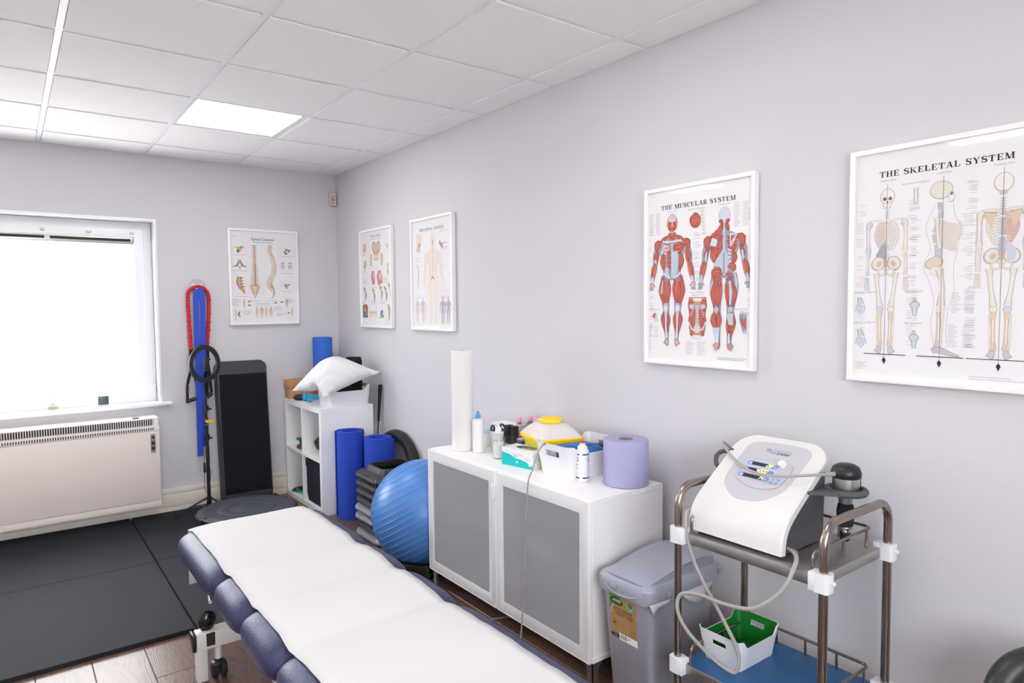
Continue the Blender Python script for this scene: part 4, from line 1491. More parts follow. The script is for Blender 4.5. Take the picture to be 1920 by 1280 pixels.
for i in range(8):
    loc = (-0.243 + [0.0, 0.006, -0.004, -0.004, 0.004, 0.003, 0.004, 0.0][i], -1.43 + [0, 0.004, 0.0, 0.002, 0, -0.003, 0, 0][i], 0.0005 + 0.0535 * i)
    t = root('step_riser', names[i], 'step riser', loc, radians([0.5, -1, 0.8, 0, -0.8, 0.6, 0, -0.5][i]), 'stacked step risers')
    mm_ = M['riser_' + tones[i]]
    if tones[i] not in rd:
        o = obj('riser_body', riser_mesh(), mm_, t, sharp=32)
        h = obj('grip_slot', B(-0.194, -0.186, -0.045, 0.045, 0.043, 0.0525, 0.002), mm_, t)
        rd[tones[i]] = (o, h)
    else:
        for s in rd[tones[i]]:
            c = s.copy()
            COL.objects.link(c)
            c.parent = t

# exercise ball on a ring base
BX, BY, BR = -0.335, -1.985, 0.296
t = root('exercise_ball', 'large ribbed blue exercise ball beside the white cabinet', 'exercise ball', (BX, BY, BR + 0.012))
bm = new()
bm_m = Matrix.Rotation(radians(-27), 4, Vector((0.6, 0.8, 0))) @ Matrix.Rotation(radians(-12), 4, Vector((0.8, -0.6, 0)))
prof = []
for i in range(0, 181, 3):
    a = radians(i)
    prof.append((BR * sin(a) if 0 < i < 180 else 0, -BR * cos(a)))
lathe(bm, prof, 72, mtx=bm_m)
obj('ball_skin', bm, M['ball'], t, sharp=80)
for k in range(-8, 9):
    zz = k * 0.031
    rr_ = sqrt(BR * BR - zz * zz) + 0.0006
    pts = [bm_m @ Vector((rr_ * cos(2 * pi * i / 72), rr_ * sin(2 * pi * i / 72), zz)) for i in range(72)]
    obj('rib', tube(new(), pts, 0.0019, 5, closed=True), M['ball_rib'], t)
t = root('ball_base', 'black ring base holding the blue exercise ball', 'ball stand', (BX, BY, 0.001))
bm = new()
rows = []
for i in range(72):
    a = 2 * pi * i / 72
    k = 1 + 0.035 * max(-0.8, min(0.8, 1.6 * sin(3 * a + 0.6)))
    row = []
    for r, z in ((0.205, 0.0), (0.225, 0.006), (0.228, 0.06), (0.222, 0.078), (0.208, 0.084), (0.196, 0.078), (0.182, 0.05), (0.19, 0.0)):
        row.append((r * k * cos(a), r * k * sin(a), z))
    rows.append(row)
loft(bm, rows, loop=True)
obj('ring_base', bm, M['black_gloss'], t)
for an in (200, 320, 80):
    obj('base_clip', B(-0.018, 0.018, -0.012, 0.012, 0.015, 0.1, 0.005), M['black_gloss'], t, (0.232 * cos(radians(an)), 0.232 * sin(radians(an)), 0), radians(an + 90))
# ================================================================== white cabinet
AX0, AX1, AY0, AY1, AZ0, AZ1 = -0.457, -0.055, -3.498, -2.289, 0.105, 0.742
t = root('sideboard_cabinet', 'long white cabinet with two frosted glass doors on bronze legs', 'cabinet', ((AX0 + AX1) / 2, (AY0 + AY1) / 2, 0))
cxm, cym = (AX0 + AX1) / 2, (AY0 + AY1) / 2
hx, hy = (AX1 - AX0) / 2, (AY1 - AY0) / 2
obj('top_panel', B(-hx, hx, -hy, hy, AZ1 - 0.022, AZ1, 0.0012, 1), M['white_lam'], t)
obj('bottom_panel', B(-hx, hx, -hy, hy, AZ0, AZ0 + 0.024, 0.0012, 1), M['white_lam'], t)
for s in (-1, 1):
    sp = obj('side_panel', B(-hx, hx, s * (hy - 0.0008), s * (hy - 0.018), AZ0 + 0.0245, AZ1 - 0.0225, 0.001, 1), M['white_lam'], t)
    for xx, zz in ((-0.13, 0.565), (0.12, 0.568)):
        obj('cover_cap', cyl(new(), (xx, s * (hy - 0.002), zz), (xx, s * (hy + 0.0016), zz), 0.0045, 12, bevel=0.0008), M['white_gloss'], sp)
obj('divider', B(-hx + 0.004, hx - 0.01, -0.008, 0.008, AZ0 + 0.024, AZ1 - 0.022), M['white_lam'], t)
obj('back_panel', B(hx - 0.008, hx - 0.002, -hy + 0.018, hy - 0.018, AZ0 + 0.024, AZ1 - 0.022), M['white_lam'], t)
for s in (-1, 1):
    ya, yb = (-hy + 0.018, -0.008) if s < 0 else (0.008, hy - 0.018)
    obj('shelf_board', B(-hx + 0.03, hx - 0.01, ya, yb, 0.42, 0.438, 0.001, 1), M['white_lam'], t)
M['door_paint'] = mat('door_white_glass', rgb(226, 225, 227), 0.18, spec=0.5)
for s in (-1, 1):
    ya, yb = (-hy, -0.0015) if s < 0 else (0.0015, hy)
    d = obj('door', xform(frame_bars(-(yb - ya) / 2 + 0.006, (yb - ya) / 2 - 0.006, -0.31, 0.31, 0.0485, -0.018, -0.0005, 0.0006),
                          Matrix.Translation((-hx, (ya + yb) / 2, 0.4235)) @ Matrix.Rotation(radians(90), 4, 'Z') @ Matrix.Rotation(radians(180), 4, 'Z')), M['door_paint'], t)
    rim = xform(frame_bars(-(yb - ya) / 2 + 0.0012, (yb - ya) / 2 - 0.0012, -0.3148, 0.3148, 0.0045, -0.0188, -0.0003, 0.0005),
                Matrix.Translation((-hx, (ya + yb) / 2, 0.4235)) @ Matrix.Rotation(radians(-90), 4, 'Z'))
    obj('door_edge', rim, M['white_frame'], d)
    obj('frosted_panel', B(-hx - 0.0165, -hx - 0.0125, ya + 0.05, yb - 0.05, 0.4235 - 0.267, 0.4235 + 0.267), M['frost'], d)
obj('handle_tab', B(-hx - 0.03, -hx - 0.0185, 0.004, 0.022, 0.612, 0.678, 0.002), M['white_gloss'], t)
for sx in (-1, 1):
    for sy in (-1, 1):
        lg = new()
        x0, y0 = sx * (hx - 0.002), sy * (hy - 0.004)
        # flat strap with a flared bracket at the top, on both faces of the corner
        for dx, dy in ((1, 0), (0, 1)):
            pts = [(0, 0), (0.03, 0), (0.03, 0.062), (0.036, 0.083), (0.06, 0.103), (0.0, 0.103)]
            ring0, ring1 = [], []
            for a, z in pts:
                if dx:
                    ring0.append((x0 - sx * a, y0, z + 0.001)); ring1.append((x0 - sx * a, y0 - sy * 0.004, z + 0.001))
                else:
                    ring0.append((x0, y0 - sy * a, z + 0.001)); ring1.append((x0 - sx * 0.004, y0 - sy * a, z + 0.001))
            loft(lg, [ring0, ring1])
        obj('leg', lg, M['leg_grey'], t)
t = root('stored_case', 'dark rounded case dimly seen behind the right frosted door', 'case', (-0.37, -3.36, 0.4385))
obj('case_body', B(-0.07, 0.07, -0.06, 0.06, 0, 0.12, 0.03, 3), M['black'], t)
obj('case_handle', tube(new(), smooth_path([(0, -0.035, 0.118), (0, -0.03, 0.14), (0, 0.03, 0.14), (0, 0.035, 0.118)], 4), 0.005, 8), M['black'], t)

# ------------------------------------------------------------------ things on the cabinet
TZ = AZ1 + 0.0005
t = root('couch_paper_roll', 'tall upright white couch paper roll on the cabinet far end', 'paper roll', (-0.345, -2.425, TZ))
obj('paper', lathe(new(), [(0.053, 0), (0.0555, 0.002), (0.0555, 0.508), (0.0545, 0.5105), (0.0185, 0.5105), (0.0185, 0.01)], 40), M['roll_white'], t)
obj('core', lathe(new(), [(0.018, 0.005), (0.018, 0.5095), (0.0155, 0.5095), (0.0155, 0.01)], 20), M['card'], t)
obj('loose_end', tube(new(), [(-0.0557 * cos(radians(q)), -0.0557 * sin(radians(q)), 0.255) for q in (70, 72)], 0.001, 6), M['roll_white'], t)
t = root('lotion_bottle', 'white bottle with light blue flip cap beside the tall paper roll', 'bottle', (-0.318, -2.525, TZ))
obj('bottle_body', lathe(new(), [(0.027, 0), (0.0295, 0.003), (0.0295, 0.162), (0.0275, 0.167), (0.014, 0.168), (0.014, 0.172)], 32), M['bottle_white'], t)
cp_ = obj('flip_cap', lathe(new(), [(0.0135, 0.17), (0.0142, 0.172), (0.0138, 0.19), (0.012, 0.1935), (0.0065, 0.1945), (0.005, 0.199), (0, 0.2)], 20), M['cap_blue'], t)
obj('cap_tip', B(-0.006, 0.006, -0.004, 0.004, 0.196, 0.208, 0.002), M['cap_blue'], cp_)
t = root('gel_pump_bottle', 'clear gel bottle with white pump on the cabinet', 'bottle', (-0.318, -2.70, TZ))
obj('bottle_body', lathe(new(), [(0.026, 0), (0.0285, 0.003), (0.0295, 0.06), (0.0285, 0.096), (0.022, 0.113), (0.013, 0.12), (0.013, 0.126)], 32), M['clear'], t)
obj('gel', lathe(new(), [(0.024, 0.002), (0.0265, 0.004), (0.0272, 0.06), (0.0268, 0.083), (0, 0.0835)], 28), M['gel'], t)
pm = new()
lathe(pm, [(0.015, 0.122), (0.0155, 0.124), (0.0145, 0.148), (0.011, 0.153), (0.005, 0.154), (0.005, 0.168), (0, 0.169)], 20)
box(pm, -0.034, 0.011, -0.006, 0.006, 0.167, 0.178, 0.003)
obj('pump_head', pm, M['white_gloss'], t)
obj('dip_tube', cyl(new(), (0, 0, 0.01), (0.004, 0, 0.125), 0.0025, 8), M['white_gloss'], t)
t = root('lidded_tissue_box', 'small white box with pale blue top tucked behind the white bottle', 'box', (-0.19, -2.40, TZ))
obj('box_body', B(-0.035, 0.035, -0.055, 0.03, 0, 0.068, 0.002), M['bottle_white'], t)
obj('blue_top', B(-0.03, 0.03, -0.05, 0.025, 0.068, 0.074, 0.003), mat('pale_blue', rgb(150, 206, 226), 0.5), t)
t = root('white_carton', 'white carton at the wall behind the black handled beaker', 'box', (-0.07, -2.44, TZ))
obj('carton_body', B(-0.035, 0.035, -0.12, 0.06, 0, 0.108, 0.002), M['bottle_white'], t)
obj('carton_flap', B(-0.036, 0.036, -0.121, 0.061, 0.108, 0.111, 0.001), M['white_lam'], t)
t = root('instrument_beaker', 'tapered white beaker holding scissors with black handles', 'beaker', (-0.205, -2.54, TZ))
obj('beaker_body', lathe(new(), [(0.033, 0), (0.036, 0.003), (0.047, 0.095), (0.049, 0.097), (0.049, 0.1), (0.046, 0.1), (0.044, 0.095), (0.033, 0.006), (0, 0.006)], 32), M['bottle_white'], t)
t = root('scissors', 'black handled scissors standing in the white beaker', 'scissors', (-0.205, -2.54, TZ))
for s in (-1, 1):
    c0 = Vector((-0.018, s * 0.024 - 0.004, 0.106))
    pts = [c0 + Vector((0.004 * cos(radians(q)), 0.019 * cos(radians(q)), 0.016 * sin(radians(q)))) for q in range(0, 360, 20)]
    obj('finger_loop', tube(new(), pts, 0.0045, 8, closed=True), M['black'], t)
    obj('blade', tube(new(), [(-0.018, s * 0.018 - 0.004, 0.094), (0.0, -s * 0.003, 0.012)], 0.004, 6, flat=0.4), M['alu'], t)
t = root('tape_roll', 'black tape wound on a grip in the white beaker', 'tape', (-0.182, -2.565, TZ + 0.008))
obj('tape_body', xform(B(-0.02, 0.012, -0.036, 0.018, 0.06, 0.1, 0.008), Matrix.Identity(4)), M['black'], t)
obj('tape_strap', tube(new(), smooth_path([(-0.01, 0.012, 0.095), (-0.01, 0.02, 0.115), (-0.01, 0.0, 0.122), (-0.008, -0.034, 0.094)], 5), 0.005, 8), M['black'], t)
# clear organiser behind
t = root('acrylic_organiser', 'clear acrylic organiser of small items by the wall', 'organiser', (-0.145, -2.64, TZ))
w = new()
box(w, -0.06, 0.06, -0.085, 0.07, 0.0, 0.004)
for x0, x1, y0, y1 in ((-0.06, -0.057, -0.085, 0.07), (0.057, 0.06, -0.085, 0.07), (-0.057, 0.057, -0.085, -0.082), (-0.057, 0.057, 0.067, 0.07)):
    box(w, x0, x1, y0, y1, 0.004, 0.085)
obj('tray', w, M['clear'], t)
obj('partition', B(-0.055, 0.055, -0.011, -0.008, 0.004, 0.08), M['clear'], t)
def small_box(name, label, x, y, sx, sy, h, m1, m2, stripe):
    r = root(name, label, 'box', (x, y, TZ + 0.0045))
    obj('box_body', B(-sx, sx, -sy, sy, 0, h, 0.0015), m1, r)
    obj('box_band', B(-sx - 0.0006, sx + 0.0006, -sy - 0.0006, sy + 0.0006, stripe, stripe + 0.018, 0.0008), m2, r)
small_box('pen_box', 'upright black sleeve in the clear organiser, far one', -0.172, -2.592, 0.018, 0.016, 0.125, M['black'], M['bottle_white'], 0.015)
small_box('pen_box', 'upright black sleeve in the clear organiser, near one', -0.172, -2.636, 0.017, 0.014, 0.125, M['black'], M['bottle_white'], 0.012)
small_box('medicine_box', 'small beige box with purple band in the clear organiser', -0.155, -2.69, 0.028, 0.02, 0.07, mat('beige_card', rgb(222, 208, 184), 0.7), mat('purple_band', rgb(88, 72, 160), 0.6), 0.045)
for i, (x, y, hh, lab) in enumerate(((-0.10, -2.575, 0.148, 'pink capped oil bottle, lowest and leftmost of the three'), (-0.05, -2.61, 0.165, 'pink capped oil bottle, rearmost of the three by the wall'), (-0.06, -2.672, 0.168, 'pink capped oil bottle nearest the yellow sharps bin'))):
    if i == 0:
        y, x = -2.535, -0.062
    t = root('oil_bottle', lab, 'bottle', (x, y, TZ if i else TZ), group='pink capped oil bottles')
    obj('bottle_body', lathe(new(), [(0.021, 0), (0.024, 0.003), (0.024, hh - 0.05), (0.018, hh - 0.036), (0.0115, hh - 0.03), (0.0115, hh - 0.022)], 28), M['oil'], t)
    obj('pink_cap', lathe(new(), [(0.0128, hh - 0.024), (0.0135, hh - 0.022), (0.0135, hh - 0.003), (0.012, hh), (0, hh)], 20), M['cap_pink'], t)
t = root('white_dispenser', 'white dispenser with lever top behind the yellow sharps bin', 'dispenser', (-0.045, -2.705, TZ))
obj('dispenser_body', B(-0.03, 0.03, -0.05, 0.03, 0, 0.152, 0.004), M['bottle_white'], t)
obj('dispenser_lever', B(-0.036, 0.02, -0.072, 0.01, 0.153, 0.166, 0.004), M['bottle_white'], t)

# gloves box
t = root('glove_box', 'white and turquoise glove dispenser box with oval opening', 'box', (-0.315, -2.90, TZ), radians(10))
bx, by, bh = 0.05, 0.096, 0.083
gb = new()
ov = [(0.034 * cos(radians(q)) + 0.005, 0.066 * sin(radians(q)) - 0.018) for q in range(0, 360, 15)]
box(gb, -bx, bx, -by, by, 0, bh)
top = [f for f in gb.faces if f.normal.z > 0.9]
bmesh.ops.delete(gb, geom=top, context='FACES')
outer = [v for v in gb.verts if v.co.z > bh - 1e-4]
outer.sort(key=lambda v: atan2(v.co.y, v.co.x))
iv = [gb.verts.new((x, y, bh)) for x, y in ov]
ee = []
for i in range(4):
    ee.append(gb.edges.get((outer[i], outer[(i + 1) % 4])) or gb.edges.new((outer[i], outer[(i + 1) % 4])))
for i in range(len(iv)):
    ee.append(gb.edges.new((iv[i], iv[(i + 1) % len(iv)])))
bmesh.ops.triangle_fill(gb, edges=ee, use_beauty=True)
hole = [f for f in gb.faces if abs(f.calc_center_median().z - bh) < 1e-4 and all(v in iv for v in f.verts)]
bmesh.ops.delete(gb, geom=hole, context='FACES')
obj('carton', gb, M['bottle_white'], t)
obj('hole_edge', tube(new(), [(x, y, bh) for x, y in ov], 0.0012, 6, closed=True), mat('mint_edge', rgb(150, 220, 180), 0.6), t)
gl = new()
for i in range(40):
    a, rr_ = random.uniform(0, 6.28), random.uniform(0, 1) ** 0.5
    x, y = 0.005 + 0.027 * rr_ * cos(a), -0.018 + 0.056 * rr_ * sin(a)
    a2 = random.uniform(0, 3.14)
    tube(gl, smooth_path([(x - 0.012 * cos(a2), y - 0.012 * sin(a2), bh - 0.03), (x, y, bh - random.uniform(0.004, 0.013)), (x + 0.012 * cos(a2), y + 0.012 * sin(a2), bh - 0.032)], 3), 0.006, 6, flat=0.4)
g_ = obj('gloves', gl, mat('latex_tan', rgb(206, 178, 140), 0.6), t)
g_['kind'] = 'stuff'
a = Art()
TQ = rgb(10, 190, 188)
a.add([(-by, 0.002), (by, 0.002), (by, 0.018), (0.05, 0.034), (0.01, 0.041), (-0.006, 0.041), (-0.02, 0.047), (-0.05, 0.056), (-by, 0.062)][::1], TQ)
a.text('Cranberry', -0.083, 0.069, 0.008, rgb(120, 170, 190), 'l')
a.text('Conva Care', 0.0, 0.055, 0.014, rgb(176, 150, 170), 'c')
a.ell(-0.008, 0.05, 0.012, 0.004, rgb(150, 205, 215))
a.lines(0.05, 0.035, 0.085, 0.055, 4, rgb(170, 205, 205))
a.lines(-0.086, 0.012, -0.06, 0.04, 5, rgb(200, 240, 240))
a.text('M', 0.0, 0.02, 0.014, rgb(235, 255, 255), 'c', bold=0.03)
a.lines(-0.012, 0.009, 0.012, 0.017, 2, rgb(225, 255, 255), ragged=False)
a.ell(0.078, 0.026, 0.009, 0.011, rgb(240, 252, 252))
a.lines(0.07, 0.006, 0.088, 0.014, 2, rgb(215, 250, 250))
a.build('front_print', t, lambda u, v, h: Vector((-bx - 0.0002 - h, -u, v)))
a = Art()
a.lines(-0.05, 0.03, 0.05, 0.07, 4, rgb(190, 200, 206))
a.build('end_print', t, lambda u, v, h: Vector((u, -by - 0.0002 - h, v)))
a = Art()
a.lines(-0.047, -0.085, -0.041, 0.085, 1, rgb(214, 206, 214), ragged=False)
a.rect(0.041, -0.07, 0.049, 0.06, rgb(150, 222, 196))
a.build('top_print', t, lambda u, v, h: Vector((u, v, bh + 0.0002 + h)))

# sharps bin
t = root('sharps_bin', 'yellow sharps bin with translucent domed lid behind the glove box', 'sharps bin', (-0.165, -2.914, TZ), radians(-107))
def rr_ring(hx_, hy_, r_, z):
    return [(x * 0.9, y * 0.95, z) for x, y in rrect(hx_, hy_, r_, 6)]
b_ = new()
loft(b_, [rr_ring(0.115, 0.085, 0.03, 0), rr_ring(0.122, 0.09, 0.032, 0.004), rr_ring(0.14, 0.105, 0.035, 0.112)])
obj('yellow_body', b_, M['yellow'], t)
r_ = new()
loft(r_, [rr_ring(0.142, 0.107, 0.036, 0.108), rr_ring(0.155, 0.12, 0.04, 0.112), rr_ring(0.157, 0.122, 0.04, 0.126), rr_ring(0.15, 0.115, 0.038, 0.132)])
rim_o = obj('yellow_rim', r_, M['yellow'], t)
for xx in (-0.062, 0.062):
    obj('rim_slot', B(xx - 0.04, xx + 0.04, 0.1145, 0.1172, 0.115, 0.122), mat('dark_yellow', rgb(206, 160, 20), 0.5), rim_o)
dm_ = new()
loft(dm_, [rr_ring(0.149, 0.114, 0.038, 0.132), rr_ring(0.146, 0.111, 0.04, 0.138), rr_ring(0.12, 0.092, 0.05, 0.164), rr_ring(0.085, 0.072, 0.05, 0.182), rr_ring(0.05, 0.05, 0.049, 0.188)])
obj('domed_lid', dm_, M['lid_clear'], t)
obj('screw_cap', lathe(new(), [(0.05, 0.187), (0.0535, 0.189), (0.0535, 0.204), (0.05, 0.208), (0.043, 0.2075), (0.04, 0.2055), (0, 0.2055)], 40, c=(0.0, 0.0, 0)), M['yellow'], t)

# white basket with bits
basket('cabinet_basket', 'white plastic basket with a blue cloth on the cabinet', (-0.195, -3.145, TZ), 0, 0.143, 0.098, 0.168, 0.116, 0.145, 0.034, M['white_gloss'], M['white_gloss'], 0.085, 0.09, 0.116)
t = root('blue_pouch', 'folded blue cloth pouch lying in the white cabinet basket', 'pouch', (-0.19, -3.14, TZ + 0.004))
pb = new()
loft(pb, [[(-0.10, -0.085, 0.0), (0.04, -0.085, 0.0), (0.04, 0.03, 0.0), (-0.10, 0.03, 0.0)], [(-0.12, -0.09, 0.1), (0.06, -0.095, 0.1), (0.06, 0.04, 0.1), (-0.12, 0.03, 0.1)],
          [(-0.122, -0.085, 0.122), (0.055, -0.09, 0.118), (0.058, 0.03, 0.122), (-0.12, 0.028, 0.126)]])
bmesh.ops.bevel(pb, geom=pb.edges[:], offset=0.006, segments=2, affect='EDGES')
obj('pouch_body', pb, M['blue_soft'], t)
obj('pouch_flap', xform(B(-0.055, 0.05, -0.03, 0.03, 0, 0.004, 0.0015), Matrix.Translation((-0.03, -0.035, 0.1245)) @ Matrix.Rotation(radians(4), 4, 'Z')), M['blue_soft'], t)
t = root('crumpled_bag', 'crumpled clear bag seen through the basket handle slot', 'bag', (-0.30, -3.075, TZ + 0.004))
cb = new()
bmesh.ops.create_icosphere(cb, subdivisions=3, radius=0.028, matrix=Matrix.Translation((0.012, 0.0, 0.08)) @ Matrix.Diagonal((0.5, 1.0, 1.0, 1)))
for v in cb.verts:
    v.co += Vector((random.uniform(-1, 1), random.uniform(-1, 1), random.uniform(-1, 1))) * 0.003
obj('bag_film', cb, M['roll_white'], t, sharp=10)
obj('bag_base', B(-0.01, 0.03, -0.02, 0.02, 0.0, 0.06, 0.008), M['roll_white'], t)
t = root('black_device', 'small black device at the back end of the white cabinet basket', 'device', (-0.075, -3.14, TZ + 0.004))
obj('device_body', xform(B(-0.02, 0.02, -0.06, 0.05, 0, 0.105, 0.008), Matrix.Rotation(radians(-8), 4, 'X')), M['black'], t)
obj('device_screen', xform(B(-0.0212, -0.0195, -0.04, 0.03, 0.04, 0.09, 0.0005), Matrix.Rotation(radians(-8), 4, 'X')), M['disp_black'], t)

# spray bottle with red cap
t = root('red_cap_bottle', 'white bottle with red cap and navy printed bands on the cabinet', 'bottle', (-0.288, -3.262, TZ))
R_ = 0.0275
obj('bottle_body', lathe(new(), [(0.0255, 0), (R_, 0.002), (R_, 0.122), (0.0265, 0.129), (0.0215, 0.132), (0.0215, 0.137), (0.02, 0.146), (0.0125, 0.15), (0.0125, 0.152)], 40), M['bottle_white'], t)
nk = obj('neck_cap', lathe(new(), [(0.0115, 0.15), (0.0118, 0.152), (0.0112, 0.159), (0, 0.16)], 20), M['bottle_white'], t)
obj('red_tip', lathe(new(), [(0.0088, 0.157), (0.0092, 0.158), (0.0088, 0.169), (0.0075, 0.1705), (0, 0.1705)], 18), M['cap_red'], nk)
a = Art()
NV = rgb(34, 44, 96)
def cyl_rect(a, u0, u1, v0, v1, col):
    n = max(1, int((u1 - u0) / 0.004))
    a.addmany([[(u0 + (u1 - u0) * i / n, v0), (u0 + (u1 - u0) * (i + 1) / n, v0), (u0 + (u1 - u0) * (i + 1) / n, v1), (u0 + (u1 - u0) * i / n, v1)] for i in range(n)], col)
for v0 in (0.112, 0.014):
    cyl_rect(a, -0.004, 0.036, v0, v0 + 0.0055, NV)
    cyl_rect(a, -0.05, -0.018, v0, v0 + 0.0055, NV)
for i in range(9):
    v0 = 0.024 + i * 0.0072
    cyl_rect(a, 0.016 + random.uniform(0, 0.003), 0.036, v0, v0 + 0.0028, rgb(176, 178, 202))
cyl_rect(a, 0.018, 0.036, 0.089, 0.0935, rgb(120, 124, 168))
cyl_rect(a, 0.018, 0.036, 0.081, 0.0855, rgb(140, 142, 178))
a.rib([(0.010, 0.1), (0.014, 0.096), (0.026, 0.109)], 0.0028, NV)
a.rib(arc(0.026, 0.101, 0.0045, 0.0045, 0, 330, 10), 0.0025, NV)
for i, v0 in enumerate((0.1, 0.086, 0.07, 0.055)):
    cyl_rect(a, -0.036, -0.022 - 0.001 * i, v0, v0 + 0.004, rgb(110 + 20 * i, 114 + 20 * i, 156 + 12 * i))
a.rib(arc(-0.028, 0.092, 0.004, 0.006, 120, -120, 8), 0.002, NV)
a.ell(0.008, 0.034, 0.0016, 0.0016, rgb(40, 40, 60))
a.build('wrap_print', t, lambda u, v, h: Vector(((R_ + 0.0002 + h) * cos(radians(236) + u / R_), (R_ + 0.0002 + h) * sin(radians(236) + u / R_), v)))

# blue paper roll
t = root('blue_paper_roll', 'large lilac blue paper towel roll on the near end of the cabinet', 'paper roll', (-0.178, -3.405, TZ))
obj('paper', lathe(new(), [(0.088, 0), (0.0925, 0.003), (0.0925, 0.183), (0.09, 0.187), (0.031, 0.1865), (0.031, 0.02)], 56), M['roll_blue'], t)
obj('core', lathe(new(), [(0.0305, 0.01), (0.0305, 0.185), (0.0285, 0.185), (0.0285, 0.01), (0, 0.01)], 24), M['card'], t)

# flex hanging down in front of the right door
pth = smooth_path([(-0.33, -3.04, 0.80), (-0.352, -3.085, 0.862), (-0.372, -3.118, 0.889), (-0.41, -3.15, 0.893), (-0.46, -3.175, 0.868), (-0.486, -3.172, 0.80), (-0.49, -3.148, 0.742), (-0.489, -3.132, 0.6), (-0.489, -3.124, 0.52), (-0.488, -3.118, 0.336), (-0.489, -3.098, 0.14), (-0.49, -3.088, 0.05), (-0.5, -3.07, 0.008), (-0.53, -2.98, 0.0045), (-0.55, -2.86, 0.0045), (-0.50, -2.78, 0.0045), (-0.38, -2.80, 0.0045), (-0.2, -2.9, 0.0045)], 10)
o = obj('power_flex', tube(new(), pth, 0.0033, 8), M['cable'])
tag(o, 'thin grey flex hanging down over the right cabinet door', 'cable')

# ================================================================== waste bin
t = root('waste_bin', 'grey lidded utility bin with brown label between cabinet and trolley', 'bin', (-0.285, -3.675, 0.001))
bd = new()
loft(bd, [[(x, y, 0.0) for x, y in rrect(0.145, 0.095, 0.025, 5)], [(x, y, 0.006) for x, y in rrect(0.15, 0.1, 0.027, 5)], [(x, y, 0.46) for x, y in rrect(0.187, 0.118, 0.03, 5)],
          [(x, y, 0.46) for x, y in rrect(0.183, 0.114, 0.028, 5)], [(x, y, 0.02) for x, y in rrect(0.147, 0.097, 0.025, 5)]])
obj('bin_body', bd, M['bin_grey'], t)
ld = new()
loft(ld, [[(x, y, 0.445 - 0.02 * max(0, 1 - (y / 0.125) ** 2) * (1 if x < -0.19 else 0)) for x, y in rrect(0.2, 0.127, 0.032, 6)], [(x, y, 0.46) for x, y in rrect(0.203, 0.13, 0.034, 6)], [(x, y, 0.488) for x, y in rrect(0.202, 0.129, 0.034, 6)],
          [(x, y, 0.5) for x, y in rrect(0.192, 0.119, 0.03, 6)], [(x, y, 0.502) for x, y in rrect(0.18, 0.107, 0.026, 6)], [(x, y, 0.494) for x, y in rrect(0.174, 0.101, 0.024, 6)]])
lid = obj('lid_frame', ld, M['lid_grey'], t)
fl = new()
NX, NYy = 18, 10
rows, rowb = [], []
for i in range(NX + 1):
    q = i / NX
    x = -0.196 + 0.376 * q
    rise = 0.502 + 0.046 * sin(min(1, q * 1.15) * pi / 2) - 0.010 * max(0, (q - 0.75) / 0.25) ** 2 - 0.0 * q
    hw = 0.104
    r1, r2 = [], []
    for j in range(NYy + 1):
        y = -hw + 2 * hw * j / NYy
        e = abs(y / hw)
        xe = x + (0.014 * e ** 3 if i == 0 else 0)
        z = rise + 0.006 * (1 - e * e) - (0.006 if e > 0.99 else 0)
        r1.append(fl.verts.new((xe, y, z)))
        r2.append(fl.verts.new((xe + 0.002, y * 0.985, z - 0.009)))
    rows.append(r1)
    rowb.append(r2)
for i in range(NX):
    for j in range(NYy):
        fl.faces.new((rows[i][j], rows[i + 1][j], rows[i + 1][j + 1], rows[i][j + 1]))
        fl.faces.new((rowb[i][j], rowb[i][j + 1], rowb[i + 1][j + 1], rowb[i + 1][j]))
for i in range(NX):
    for j in (0, NYy):
        fl.faces.new((rows[i][j], rows[i + 1][j], rowb[i + 1][j], rowb[i][j]))
for j in range(NYy):
    for i in (0, NX):
        fl.faces.new((rows[i][j], rows[i][j + 1], rowb[i][j + 1], rowb[i][j]))
obj('lid_flap', fl, M['lid_grey'], t, sharp=50)
for s in (-1, 1):
    sk = new()
    pts0, pts1 = [], []
    for q in range(9):
        x = -0.17 + 0.35 * q / 8
        pts0.append((x, s * 0.103, 0.496))
    loft(sk, [[(p[0], p[1] - 0.004 * s, p[2]), (p[0], p[1] + 0.006 * s, p[2]), (p[0], p[1] + 0.004 * s, p[2] + 0.004 + 0.042 * sin(min(1, (i / 8) * 1.12) * pi / 2) * 0.8), (p[0], p[1] - 0.004 * s, p[2] + 0.004 + 0.042 * sin(min(1, (i / 8) * 1.12) * pi / 2) * 0.8)] for i, p in enumerate(pts0)])
    obj('lid_cheek', sk, M['lid_grey'], t)
obj('front_clip', B(-0.214, -0.2, 0.02, 0.045, 0.462, 0.478, 0.003), M['lid_grey'], lid)
obj('front_handle', tube(new(), smooth_path([(-0.199, 0.085, 0.464), (-0.203, 0.045, 0.45), (-0.204, 0.0, 0.446), (-0.203, -0.04, 0.45), (-0.199, -0.075, 0.46)], 5), 0.006, 8, flat=0.5), M['lid_grey'], lid)
for xx in (-0.1, 0.1):
    obj('side_clip', B(xx - 0.006, xx + 0.006, -0.139, -0.129, 0.455, 0.477, 0.003), M['lid_grey'], lid)
obj('hinge_lug', B(0.188, 0.212, -0.132, -0.115, 0.462, 0.49, 0.005), M['lid_grey'], lid)
obj('hinge_lug', B(0.188, 0.212, 0.115, 0.132, 0.462, 0.49, 0.005), M['lid_grey'], lid)
ln = new()
